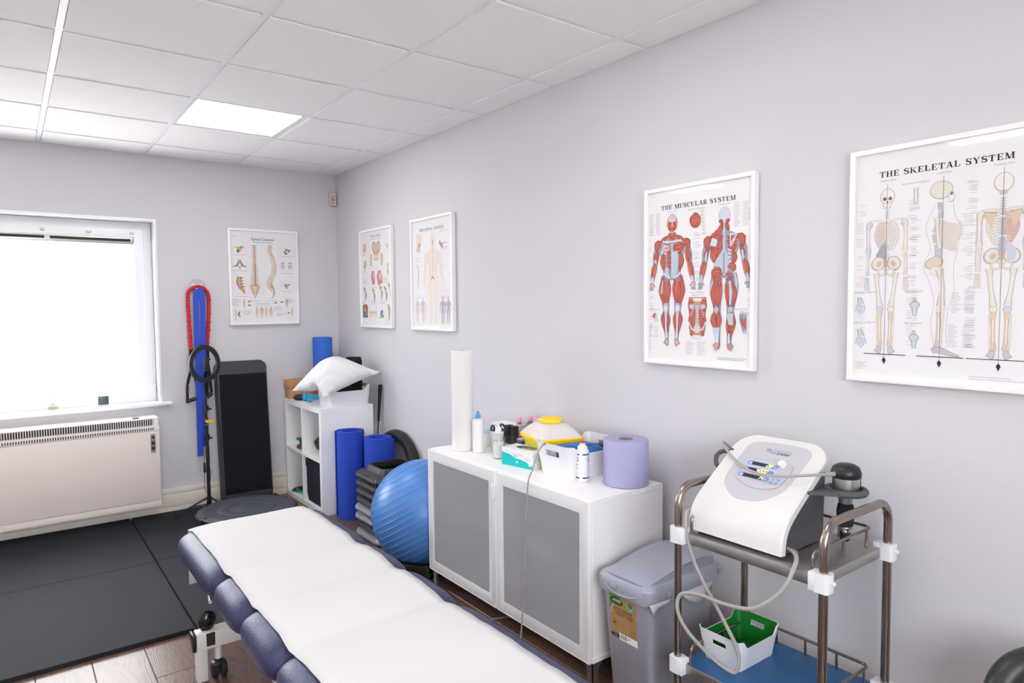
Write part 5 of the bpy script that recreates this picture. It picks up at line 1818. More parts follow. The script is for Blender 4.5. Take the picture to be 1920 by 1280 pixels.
def drape(pts_top, drops, yo):
    a_ = [ln.verts.new((x, yo, 0.452)) for x in pts_top]
    m_ = [ln.verts.new((x, yo - 0.006 - 0.004 * sin(i * 2.2), 0.452 - d * 0.5)) for i, (x, d) in enumerate(zip(pts_top, drops))]
    b2 = [ln.verts.new((x, yo - 0.004 + 0.004 * sin(i * 3.1), 0.452 - d)) for i, (x, d) in enumerate(zip(pts_top, drops))]
    for A_, B_ in ((a_, m_), (m_, b2)):
        for i in range(len(A_) - 1):
            ln.faces.new((A_[i], A_[i + 1], B_[i + 1], B_[i]))
drape([-0.2, -0.185, -0.17, -0.14, -0.11, -0.08], [0.008, 0.04, 0.028, 0.02, 0.016, 0.006], -0.131)
drape([-0.03, 0.0, 0.03, 0.06, 0.09, 0.115, 0.14], [0.008, 0.035, 0.05, 0.062, 0.066, 0.045, 0.006], -0.131)
o = obj('bin_liner', ln, mat('liner_film', rgb(196, 194, 198), 0.3), t)
md = o.modifiers.new('thickness', 'SOLIDIFY')
md.thickness = 0.0008
# label on the front
a = Art()
LW, LH = 0.064, 0.084
a.rect(-LW, -LH, LW, LH, rgb(172, 132, 88))
a.add([(-LW, LH), (LW * 0.1, LH), (-0.02, LH - 0.012), (-0.046, LH - 0.03), (-LW, LH - 0.06)], rgb(96, 140, 44))
a.ell(-0.029, LH - 0.024, 0.031, 0.0145, rgb(18, 84, 40), rot=-4, n=24)
a.text('ADDIS', -0.029, LH - 0.027, 0.014, rgb(232, 240, 224), 'c', shear=0.25, bold=0.02)
a.text('eco range', -0.026, LH - 0.035, 0.006, rgb(120, 190, 120), 'c')
a.rib([(-LW + 0.003, LH - 0.075), (-LW + 0.006, LH - 0.058), (-0.046, LH - 0.04)], 0.0016, rgb(226, 232, 214))
a.ell(0.036, LH - 0.026, 0.0145, 0.0165, rgb(120, 190, 150), n=20)
a.ell(0.037, LH - 0.021, 0.0115, 0.01, rgb(44, 130, 92), rot=-18, n=16)
INK = rgb(84, 66, 32)
a.text('ECO RANGE', 0.002, LH - 0.059, 0.0165, INK, 'c', bold=0.02, width=0.088)
a.text('UTILITY BIN', 0.004, LH - 0.075, 0.0165, INK, 'c', bold=0.02, width=0.086)
a.lines(-0.056, -0.008, 0.02, 0.004, 3, rgb(136, 98, 62))
a.rib(arc(-0.038, -0.026, 0.013, 0.013, 0, 360, 20), 0.0014, INK)
a.ell(-0.045, -0.026, 0.004, 0.006, INK)
a.rib(arc(-0.035, -0.026, 0.006, 0.007, -60, 200, 10), 0.0012, INK)
a.lines(-0.054, -0.064, -0.02, -0.042, 5, rgb(120, 92, 56))
OL = rgb(122, 104, 44)
for i in range(16):
    cx_, cy_ = random.uniform(0.0, 0.055), random.uniform(-0.06, 0.012)
    a.rib(arc(cx_, cy_, random.uniform(0.004, 0.009), random.uniform(0.004, 0.009), random.uniform(0, 180), random.uniform(200, 400), 8), 0.0011, OL)
for i in range(4):
    x_ = 0.03 + i * 0.008
    a.rib([(x_, -0.06), (x_ + random.uniform(-0.003, 0.003), 0.016)], 0.0011, OL)
a.rect(-LW, -LH + 0.004, -0.024, -0.066, rgb(66, 44, 104))
a.text('A-LINE', -0.044, -LH + 0.008, 0.006, rgb(206, 200, 220), 'c')
a.rect(-0.024, -LH, LW, -0.058, rgb(236, 232, 234))
xx = -0.018
while xx < 0.012:
    wv = random.choice([0.0008, 0.0014, 0.002])
    a.rect(xx, -LH + 0.005, xx + wv, -0.062, rgb(90, 86, 92))
    xx += wv + random.choice([0.0007, 0.0012])
a.rect(0.018, -0.07, 0.026, -0.066, rgb(70, 70, 76))
a.lines(0.018, -LH + 0.004, 0.056, -0.073, 3, rgb(196, 190, 196))
slope = (0.187 - 0.15) / 0.454
zc_ = 0.345
a.build('paper_label', t, lambda u, v, h: Vector((-(0.15 + slope * (zc_ + v - 0.006)) - 0.0004 - h, 0.012 - u, zc_ + v)))

# ================================================================== trolley
FXF, FXB, TYL, TYR = -0.468, -0.095, -3.912, -4.402
tmx, tmy = (FXF + FXB) / 2, (TYL + TYR) / 2
t = root('steel_trolley', 'stainless steel two shelf trolley with white plastic clamps', 'trolley', (tmx, tmy, 0))
fx, fy = (FXB - FXF) / 2, (TYL - TYR) / 2
for s in (1, -1):
    y = s * fy
    pts = [(-fx, y, 0.09), (-fx, y, 0.80)]
    pts += [(-fx + 0.06 * (1 - cos(radians(q))), y, 0.82 + 0.066 * sin(radians(q))) for q in range(0, 91, 10)]
    pts += [(fx - 0.06 + 0.06 * sin(radians(q)), y, 0.886 - 0.066 * (1 - cos(radians(q)))) for q in range(0, 91, 10)]
    pts += [(fx, y, 0.80), (fx, y, 0.09)]
    obj('post_frame', tube(new(), pts, 0.0125, 16), M['steel'], t)
for z, fm, nm in ((0.74, None, 'upper_shelf'), (0.305, M['film_blue'], 'lower_shelf')):
    sh = new()
    box(sh, -fx + 0.0, fx - 0.0, -fy + 0.012, fy - 0.012, z - 0.032, z, 0.003)
    so_ = obj(nm, sh, M['steel_shelf'], t)
    if fm:
        obj('film_cover', B(-fx + 0.004, fx - 0.004, -fy + 0.015, fy - 0.015, z, z + 0.0008), fm, so_)
    for sx in (-1, 1):
        for sy in (-1, 1):
            c = new()
            loft(c, [[(sx * fx + px, sy * fy + py, zz) for px, py in rrect(0.021, 0.021, 0.009, 4)] for zz in (z - 0.036, z + 0.016)])
            box(c, sx * fx - 0.0205, sx * fx + 0.0205, min(sy * fy - sy * 0.034, sy * fy + sy * 0.01), max(sy * fy - sy * 0.034, sy * fy + sy * 0.01), z - 0.0355, z + 0.0155, 0.002)
            co = obj('clamp', c, M['white_gloss'], t)
            obj('clamp_screw', cyl(new(), (sx * fx + 0.004, sy * fy + sy * 0.019, z - 0.008), (sx * fx + 0.004, sy * fy + sy * 0.03, z - 0.008), 0.006, 10, bevel=0.0015), M['white_gloss'], co)
    # guard rail round back and both ends
    ra, rb = fx - 0.018, fy - 0.04
    q_ = 0.02
    def corner(cx_, cy_, a0, a1):
        return [(cx_ + q_ * cos(radians(a0 + (a1 - a0) * i / 5)), cy_ + q_ * sin(radians(a0 + (a1 - a0) * i / 5)), z + 0.056) for i in range(6)]
    drop = [(-ra + q_ * (1 - cos(radians(a_))), z + 0.036 + q_ * sin(radians(a_))) for a_ in range(0, 91, 18)]
    pts = [(-ra, rb, z + 0.001)] + [(x_, rb, z_) for x_, z_ in drop]
    pts += corner(ra - q_, rb - q_, 90, 0) + corner(ra - q_, -rb + q_, 0, -90)
    pts += [(x_, -rb, z_) for x_, z_ in reversed(drop)] + [(-ra, -rb, z + 0.001)]
    rl = obj('guard_rail', tube(new(), pts, 0.005, 10), M['steel'], t)
    for px, py in ((0.0, rb), (0.0, -rb), (ra - 0.03, -rb), (ra - 0.03, rb), (ra, rb - 0.1), (ra, 0.0), (ra, -rb + 0.1)):
        obj('rail_post', cyl(new(), (px, py, z), (px, py, z + 0.056), 0.0042, 8), M['steel'], rl)
for sx in (-1, 1):
    for sy in (-1, 1):
        c = obj('castor_fork', B(sx * fx - 0.014, sx * fx + 0.014, sy * fy - 0.016, sy * fy + 0.016, 0.055, 0.092, 0.004), M['chrome'], t)
        obj('castor_wheel', cyl(new(), (sx * fx - 0.012, sy * fy - 0.012, 0.036), (sx * fx + 0.012, sy * fy - 0.012, 0.036), 0.035, 20, bevel=0.004), M['black_matte'], c)

# ------------------------------------------------------------------ shockwave machine
MYC = -4.10
t = root('shockwave_machine', 'white therapy machine with grey curved display panel on the trolley', 'medical machine', (0, MYC, 0.7405))
MZ = 0.7405
prof = [(-.448, .752), (-.445, .785), (-.436, .815), (-.412, .848), (-.368, .884), (-.30, .931), (-.23, .979), (-.18, 1.013), (-.152, 1.031)]
pp = smooth_path([(x, 0, z) for x, z in prof], 8)
SS = [0.0]
for i in range(1, len(pp)):
    SS.append(SS[-1] + (pp[i] - pp[i - 1]).length)
def msurf(s):
    s = max(0.0, min(SS[-1], s))
    k = 0
    while k < len(SS) - 2 and SS[k + 1] < s:
        k += 1
    q = (s - SS[k]) / (SS[k + 1] - SS[k])
    p = pp[k] + (pp[k + 1] - pp[k]) * q
    tg = (pp[min(k + 2, len(pp) - 1)] - pp[max(k - 1, 0)]).normalized()
    n = Vector((-tg.z, 0, tg.x))
    return p, n
def mpt(u, s, h):
    p, n = msurf(s)
    return Vector((p.x + n.x * h, -u, p.z + n.z * h - MZ))
MHW, MTH, MLEN = 0.162, 0.024, SS[-1]
rings = []
N = 56
for i in range(N + 1):
    s = MLEN * (1 - (1 - i / N) ** 1.6)
    hw = MHW
    rc = 0.075
    if s > MLEN - rc:
        dd = s - (MLEN - rc)
        hw = MHW - rc + sqrt(max(0.0, rc * rc - dd * dd))
    hw += 0.003 * (1 - s / MLEN)
    e = 0.004
    ring = []
    for u, h in ((-hw, -e), (-hw + e, 0), (hw - e, 0), (hw, -e), (hw, -MTH), (-hw, -MTH)):
        ring.append(mpt(u, s, h))
    rings.append(ring)
bm = new()
loft(bm, rings)
obj('white_shell', bm, M['machine_white'], t, sharp=40)
bw = 0.148
side = [(-.424, .744), (-.2, .744), (-.185, .752), (-.178, .95), (-.19, .975), (-.24, .945), (-.31, .897), (-.375, .856), (-.412, .82), (-.426, .785)]
bm = new()
loft(bm, [[(x, y, z - MZ) for x, z in side] for y in (-bw, bw)])
obj('dark_body', bm, M['machine_dark'], t)
for sx in (-.40, -.22):
    for sy in (-0.12, 0.12):
        obj('rubber_foot', cyl(new(), (sx, sy, 0.0002), (sx, sy, 0.005), 0.012, 12), M['black_matte'], t)
pan = [(.139, -.004), (.1405, -.035), (.157, -.067), (.175, -.088), (.1899, -.1), (.212, -.108), (.2366, -.112), (.2897, -.111), (.355, -.108), (.375, -.103), (.388, -.092), (.394, -.07), (.399, 0.0), (.398, .06), (.394, .09), (.385, .107), (.37, .114), (.3491, .116), (.2855, .112), (.225, .106), (.1995, .0985), (.175, .08), (.155, .058), (.144, .03)]
def dense(poly, k=3):
    P = smooth_path([(b, a, 0) for a, b in poly], k, closed=True)
    return [(p.x, p.y) for p in P]
def surf_patch(name, poly, h0, h1, m, parent, nsub=22):
    """raised patch following the shell: poly in (u, s)"""
    bm = new()
    s0, s1 = min(p[1] for p in poly), max(p[1] for p in poly)
    def span(s):
        xs = []
        for i in range(len(poly)):
            (ua, sa), (ub, sb_) = poly[i], poly[(i + 1) % len(poly)]
            if (sa - s) * (sb_ - s) <= 0 and abs(sa - sb_) > 1e-9:
                xs.append(ua + (ub - ua) * (s - sa) / (sb_ - sa))
        return (min(xs), max(xs)) if xs else None
    rings = []
    for i in range(nsub + 1):
        q = 0.5 - 0.5 * cos(pi * i / nsub)
        s = s0 + (s1 - s0) * (0.0005 + 0.999 * q)
        sp = span(s)
        if not sp:
            continue
        a_, b_ = sp
        rings.append([mpt(a_, s, h0), mpt(a_, s, h1), mpt(b_, s, h1), mpt(b_, s, h0)])
    loft(bm, rings)
    return obj(name, bm, m, parent, sharp=50)
pn = surf_patch('grey_panel', dense(pan), -0.001, 0.0012, M['machine_grey'], t, 40)
inner = [(.312, -.0777), (.3183, -.0146), (.315, .06), (.312, .08), (.3, .0885), (.2568, .0866), (.2165, .0802), (.2, .055), (.1931, .0332), (.1915, 0.0), (.1974, -.0308), (.2165, -.07), (.2271, -.0776), (.26, -.081), (.2897, -.0835), (.305, -.083)]
surf_patch('recess_outline', dense(inner), 0.0, 0.0019, M['panel_line'], pn, 36)
ci, cj = 0.002, 0.255
surf_patch('control_field', [(ci + (u - ci) * 0.985, cj + (s - cj) * 0.982) for u, s in dense(inner)], 0.0, 0.0024, M['machine_grey'], pn, 36)
def pill(u0, u1, s0, s1, n=8):
    r = (s1 - s0) / 2
    sm_ = (s0 + s1) / 2
    return [(u1 - r + r * cos(radians(q)), sm_ + r * sin(radians(q))) for q in range(-90, 91, 15)] + [(u0 + r + r * cos(radians(q)), sm_ + r * sin(radians(q))) for q in range(90, 271, 15)]
a = Art()
for (u0, u1, s0, s1, b0, b1, num, n0, unit, ic) in ((-.069, .041, .283, .3005, -.051, .022, '2.8', .0005, 'bar', 1), (-.0695, .0385, .2565, .2735, -.0533, .0188, '4000', -.0225, '', 2), (-.073, .0375, .2275, .2455, -.0555, .0165, '14', .0025, 'Hz', 3)):
    a.add(pill(u0, u1, s0, s1), rgb(112, 148, 214))
    a.add([(b0 + 0.001, s0 + 0.002), (b1, s0 + 0.002), (b1, s1 - 0.002), (b0 - 0.001, s1 - 0.002)], rgb(56, 48, 50))
    for k in range(3):
        a.rect(u0 + 0.006 + k * 0.004, s0 + 0.004, u0 + 0.0085 + k * 0.004, s1 - 0.004 - 0.002 * ((k + ic) % 2), rgb(214, 228, 250))
    if unit:
        a.text(unit, b1 + 0.0025, s0 + 0.005, 0.0095, rgb(226, 236, 252), 'l')
for u0, u1, s0, s1, up in ((.0425, .0725, .2375, .2475, 1), (.041, .071, .2225, .2335, -1)):
    a.add(pill(u0, u1, s0, s1), rgb(140, 172, 214))
    m_, c_ = (u0 + u1) / 2, (s0 + s1) / 2
    a.add([(m_ - 0.0035, c_ - 0.0025 * up), (m_ + 0.0035, c_ - 0.0025 * up), (m_, c_ + 0.0035 * up)][::up], rgb(236, 242, 252))
a.rib(arc(-0.0265, 0.3605, 0.007, 0.006, 0, 360, 18), 0.0022, rgb(120, 150, 206))
a.rib([(-0.031, 0.362), (-0.022, 0.360)], 0.0022, rgb(120, 150, 206))
a.text('chattanooga', 0.02, 0.3595, 0.0145, rgb(166, 174, 206), 'c', width=0.068)
a.text('MOBILE', 0.0015, 0.3485, 0.0095, rgb(140, 134, 142), 'r', width=0.022)
a.text('2', 0.009, 0.347, 0.0145, rgb(92, 84, 94), 'c', shear=0.3, bold=0.03)
a.text('RPW', 0.0165, 0.3475, 0.0105, rgb(92, 84, 94), 'l', shear=0.2, bold=0.03, width=0.034)
a.rect(0.072, 0.2985, 0.082, 0.2995, rgb(160, 158, 164))
a.rect(0.075, 0.292, 0.0795, 0.293, rgb(160, 158, 164))
a.build('panel_print', t, lambda u, v, h: mpt(u, v, 0.0026 + h))
# seven segment digits, lit
SEG = {'0': 'abcdef', '1': 'bc', '2': 'abged', '4': 'fgbc', '8': 'abcdefg'}
a = Art()
def digit(ch, u, s, w, h):
    th = 0.0019
    sl = 0.0018
    P = lambda x, y: (u + x * w + (y - 0.5) * sl * 2, s + y * h)
    sg = {'a': ((0, 1), (1, 1)), 'b': ((1, 1), (1, .5)), 'c': ((1, .5), (1, 0)), 'd': ((0, 0), (1, 0)), 'e': ((0, .5), (0, 0)), 'f': ((0, 1), (0, .5)), 'g': ((0, .5), (1, .5))}
    for k in SEG[ch]:
        a.rib([P(*sg[k][0]), P(*sg[k][1])], th, (0, 0, 0, 1))
for num, un, s0, dw in (('28', 0.003, 0.2855, 0.0105), ('4000', -0.0205, 0.259, 0.0102), ('14', -0.001, 0.2302, 0.0102)):
    for i, ch in enumerate(num):
        digit(ch, un + i * dw, s0, 0.0064, 0.0122)
a.ell(0.0105, 0.285, 0.001, 0.001, (0, 0, 0, 1), n=8)
a.build('led_digits', t, lambda u, v, h: mpt(u, v, 0.0034 + h), m=M['led'])
kc, kn_ = msurf(0.303)
kb = Vector((kc.x, -0.0515, kc.z - MZ)) + kn_ * 0.0024
kno = obj('dial_knob', cyl(new(), kb, kb + kn_ * 0.016, 0.0138, 28, r1=0.0125, bevel=0.0018), mat('knob_ivory', rgb(232, 226, 224), 0.4), t)
sock = Vector((-0.405, -0.150, 0.03))
obj('cable_socket', cyl(new(), sock, sock + Vector((-0.004, -0.018, -0.002)), 0.0085, 14, bevel=0.001), M['alu'], t)
# cable loops on the trolley
pw = smooth_path([(-0.41, -4.272, 0.769), (-0.432, -4.3, 0.768), (-0.465, -4.322, 0.764), (-0.497, -4.33, 0.745), (-0.515, -4.325, 0.715), (-0.527, -4.3, 0.672), (-0.545, -4.24, 0.62), (-0.53, -4.14, 0.592), (-0.50, -4.02, 0.572), (-0.50, -3.95, 0.548), (-0.51, -3.945, 0.50), (-0.50, -3.975, 0.44), (-0.46, -4.03, 0.37), (-0.432, -4.085, 0.332), (-0.418, -4.105, 0.34), (-0.412, -4.10, 0.40), (-0.43, -4.05, 0.50), (-0.455, -3.985, 0.62), (-0.468, -3.95, 0.72), (-0.468, -3.942, 0.775), (-0.452, -3.933, 0.808), (-0.41, -3.93, 0.8), (-0.33, -3.928, 0.77)], 8)
o = obj('air_hose', tube(new(), pw, 0.0062, 10), M['cable'])
tag(o, 'thick grey hose looping from the machine down to the lower trolley shelf', 'hose')
pl_ = obj('hose_plug', cyl(new(), (-0.409, -4.267, 0.7695), (-0.4145, -4.293, 0.7655), 0.0078, 14, bevel=0.001), M['alu'], o)

# handpiece in its holder
t = root('handpiece_holder', 'grey ring holder on the machine side carrying the handpiece', 'holder', (-0.195, -4.322, 0.915))
hr = new()
pts = [(0.052 * cos(radians(q)), 0.052 * sin(radians(q)), 0) for q in range(0, 360, 10)]
tube(hr, pts, 0.011, 10, closed=True)
obj('holder_ring', hr, M['machine_dark'], t)
hp = new()
loft(hp, [[(-0.115, 0.056, -0.004), (0.02, 0.056, -0.004), (0.02, 0.056, 0.004), (-0.115, 0.056, 0.004)], [(-0.115, 0.05, -0.004), (0.02, 0.05, -0.004), (0.02, 0.05, 0.004), (-0.115, 0.05, 0.004)], [(-0.05, -0.02, -0.008), (-0.03, -0.02, -0.008), (-0.03, -0.02, 0.006), (-0.05, -0.02, 0.006)]])
obj('holder_arm', hp, M['machine_dark'], t)
t = root('shockwave_handpiece', 'silver and black handpiece hanging in the ring holder', 'handpiece', (-0.195, -4.322, 0.76))
sl_ = obj('silver_barrel', lathe(new(), [(0.03, 0.138), (0.036, 0.142), (0.038, 0.15), (0.038, 0.198)], 28), M['alu'], t)
cpz = new()
lathe(cpz, [(0.0395, 0.196), (0.0425, 0.2), (0.0425, 0.214), (0.037, 0.228), (0.024, 0.236), (0, 0.238)], 28)
obj('black_cap', cpz, M['black'], t)
bk = new()
box(bk, 0.012, 0.044, -0.028, 0.028, 0.14, 0.2, 0.008)
obj('back_grip', bk, M['black'], t)
obj('silver_neck', lathe(new(), [(0.018, 0.116), (0.019, 0.118), (0.022, 0.138), (0.022, 0.14)], 24), M['alu'], t)
obj('black_grip', lathe(new(), [(0.018, 0.046), (0.0225, 0.05), (0.0245, 0.07), (0.0245, 0.095), (0.022, 0.112), (0.019, 0.117)], 24), M['black_matte'], t)
obj('silver_ring', lathe(new(), [(0.0155, 0.03), (0.017, 0.032), (0.017, 0.044), (0.016, 0.047)], 24), M['chrome'], t)
obj('applicator_tip', lathe(new(), [(0.008, -0.0), (0.013, 0.004), (0.0155, 0.014), (0.0155, 0.03)], 24), M['black'], t)
obj('trigger', B(-0.034, -0.02, -0.006, 0.006, 0.066, 0.094, 0.003), M['black'], t)
ct = smooth_path([(-0.228, -4.307, 0.968), (-0.262, -4.292, 0.968), (-0.295, -4.282, 0.971), (-0.309, -4.24, 0.962), (-0.321, -4.196, 0.953), (-0.329, -4.147, 0.948), (-0.328, -4.1, 0.948), (-0.317, -4.048, 0.956), (-0.294, -3.998, 0.971), (-0.276, -3.964, 0.984), (-0.255, -3.93, 1.0), (-0.225, -3.912, 1.0), (-0.19, -3.915, 0.975), (-0.165, -3.93, 0.93), (-0.15, -3.96, 0.88)], 8)
o = obj('handpiece_cable', tube(new(), ct, 0.0042, 10), M['cable'])
tag(o, 'thin grey cable draped across the machine display from the handpiece', 'cable')
obj('strain_relief', cyl(new(), (-0.231, -4.306, 0.968), (-0.266, -4.29, 0.968), 0.0075, 12, r1=0.0055, bevel=0.001), M['cable'], o)
t = root('cable_hook', 'grey loop hook on the far side of the machine', 'hook', (-0.23, -3.932, 0.955))
obj('hook_loop', tube(new(), smooth_path([(0.02, -0.01, 0.015), (-0.01, 0.012, 0.018), (-0.035, 0.02, 0.005), (-0.05, 0.01, -0.02), (-0.045, -0.008, -0.035)], 6), 0.0075, 10), M['machine_dark'], t)
obj('hook_base', B(0.0, 0.05, -0.02, -0.006, -0.02, 0.03, 0.003), M['machine_dark'], t)

# two tone basket on the lower shelf
basket('green_basket', 'small white basket with green inside on the lower trolley shelf', (-0.283, -4.018, 0.3065), 0, 0.098, 0.068, 0.115, 0.083, 0.104, 0.026, M['white_gloss'], M['basket_green'], 0.062, 0.062, 0.08)

# chair back edge at the frame corner
t = root('padded_chair', 'black padded chair back just entering the lower right corner', 'chair', (-0.185, -4.81, 0))
SZ = 0.478
bk = new()
pts = []
for q in range(-40, 221, 10):
    pts.append((0.105 * cos(radians(q)) * 1.0, 0.012 * sin(radians(q)), SZ + 0.012 + 0.098 * sin(radians(q))))
tube(bk, pts, 0.034, 14)
xform(bk, Matrix.Rotation(radians(-37), 4, 'Z'))
obj('back_roll', bk, M['stool'], t)
bp_ = new()
lathe(bp_, [(0, -0.012), (0.085, -0.012), (0.088, 0.0), (0.085, 0.012), (0, 0.012)], 32, mtx=Matrix.Rotation(radians(-37), 4, 'Z') @ Matrix.Translation((0, 0.01, SZ)) @ Matrix.Rotation(radians(90), 4, 'X'))
obj('back_pad', bp_, mat('chair_back_sage', rgb(150, 156, 142), 0.6), t)
obj('back_stem', B(-0.02, 0.02, 0.03, 0.045, 0.3, SZ, 0.004), M['black'], t, rz=radians(-37))
obj('seat', lathe(new(), [(0, 0.25), (0.13, 0.25), (0.16, 0.262), (0.165, 0.285), (0.15, 0.305), (0, 0.31)], 40, c=(-0.03, -0.1, 0)), M['stool'], t)
obj('gas_column', lathe(new(), [(0.028, 0.08), (0.028, 0.2), (0.018, 0.202), (0.018, 0.25)], 20, c=(-0.03, -0.1, 0)), M['chrome'], t)
for k in range(5):
    an = 72 * k + 20
    c_, s_ = cos(radians(an)), sin(radians(an))
    lg = obj('leg', tube(new(), [(-0.03 + 0.02 * c_, -0.1 + 0.02 * s_, 0.1), (-0.03 + 0.14 * c_, -0.1 + 0.14 * s_, 0.072)], 0.015, 8), M['black'], t)
    obj('castor_wheel', cyl(new(), (-0.048 + 0.14 * c_, -0.1 + 0.14 * s_, 0.03), (-0.012 + 0.14 * c_, -0.1 + 0.14 * s_, 0.03), 0.029, 16, bevel=0.004), M['black_matte'], lg)
# ================================================================== framed anatomy charts
FW, FH, FD = 0.525, 0.725, 0.03
rnd = random.Random(11)
PAPER = rgb(243, 240, 242)
TXT = rgb(204, 200, 207)
TXT2 = rgb(178, 174, 184)
BLK = rgb(38, 34, 40)
RED, RED2, DRK = rgb(190, 88, 74), rgb(214, 124, 106), rgb(128, 46, 42)
TEN, TENB, TEND = rgb(226, 224, 230), rgb(196, 204, 222), rgb(160, 160, 176)
BONE, BONE2, BOND, BONB = rgb(236, 228, 216), rgb(244, 239, 233), rgb(190, 179, 169), rgb(208, 215, 228)

class Fig:
    def __init__(self, A, cx, v0, h):
        self.A, self.cx, self.v0, self.h = A, cx, v0, h
    def p(self, x, y):
        return (self.cx + x * self.h, self.v0 + y * self.h)
    def rib(self, pts, w, col, n=4):
        ww = [q * self.h for q in w] if isinstance(w, (list, tuple)) else w * self.h
        self.A.curve([self.p(*q) for q in pts], ww, col, n)
    def ell(self, x, y, rx, ry, col, rot=0, n=14):
        x, y = self.p(x, y)
        self.A.ell(x, y, rx * self.h, ry * self.h, col, rot, n)
    def poly(self, pts, col):
        self.A.add([self.p(*q) for q in pts], col)
    def both(self, f):
        f(1); f(-1)
    def muscle(self, pts, w, base=RED, hi=RED2, dk=DRK, streaks=2):
        self.rib(pts, [0.1 * w, 0.8 * w, 1.08 * w, 0.8 * w, 0.1 * w], dk)
        self.rib(pts, [0.02 * w, 0.66 * w, 0.9 * w, 0.66 * w, 0.02 * w], base)
        for k in range(streaks):
            o = (k - (streaks - 1) / 2) * w * 0.34
            (xa, ya), (xb, yb) = pts[0], pts[-1]
            dx, dy = xb - xa, yb - ya
            L = sqrt(dx * dx + dy * dy) or 1
            nx, ny = -dy / L, dx / L
            self.rib([(x * 0.86 + (xa + xb) * 0.07 + nx * o, y * 0.86 + (ya + yb) * 0.07 + ny * o) for x, y in pts], [0.01 * w, 0.12 * w, 0.01 * w], hi, 3)

def body_base(F, col, back=False):
    F.rib([(0, .86), (0, .80)], .075, col)
    F.rib([(0, .825), (0, .79), (0, .70), (0, .62), (0, .55), (0, .50)], [.10, .26, .235, .165, .175, .185], col)
    def s(k):
        F.rib([(k * .115, .79), (k * .155, .70), (k * .165, .62), (k * .185, .54), (k * .195, .485)], [.06, .062, .05, .052, .03], col)
        F.rib([(k * .195, .49), (k * .198, .465), (k * .195, .44)], [.03, .045, .02], col)
        for j in range(4):
            F.rib([(k * (.185 + .009 * j), .452), (k * (.184 + .011 * j), .425 - .004 * (j % 2))], .009, col)
        F.rib([(k * .177, .47), (k * .168, .45)], .01, col)
        F.rib([(k * .058, .53), (k * .068, .44), (k * .06, .33), (k * .055, .27), (k * .06, .2), (k * .05, .1), (k * .045, .045)], [.09, .105, .075, .062, .07, .045, .035], col)
        F.rib([(k * .043, .055), (k * .05, .025), (k * .06, .008)], [.035, .05, .055], col)
    F.both(s)
    F.ell(0, .93, .05, .07, col, n=18)

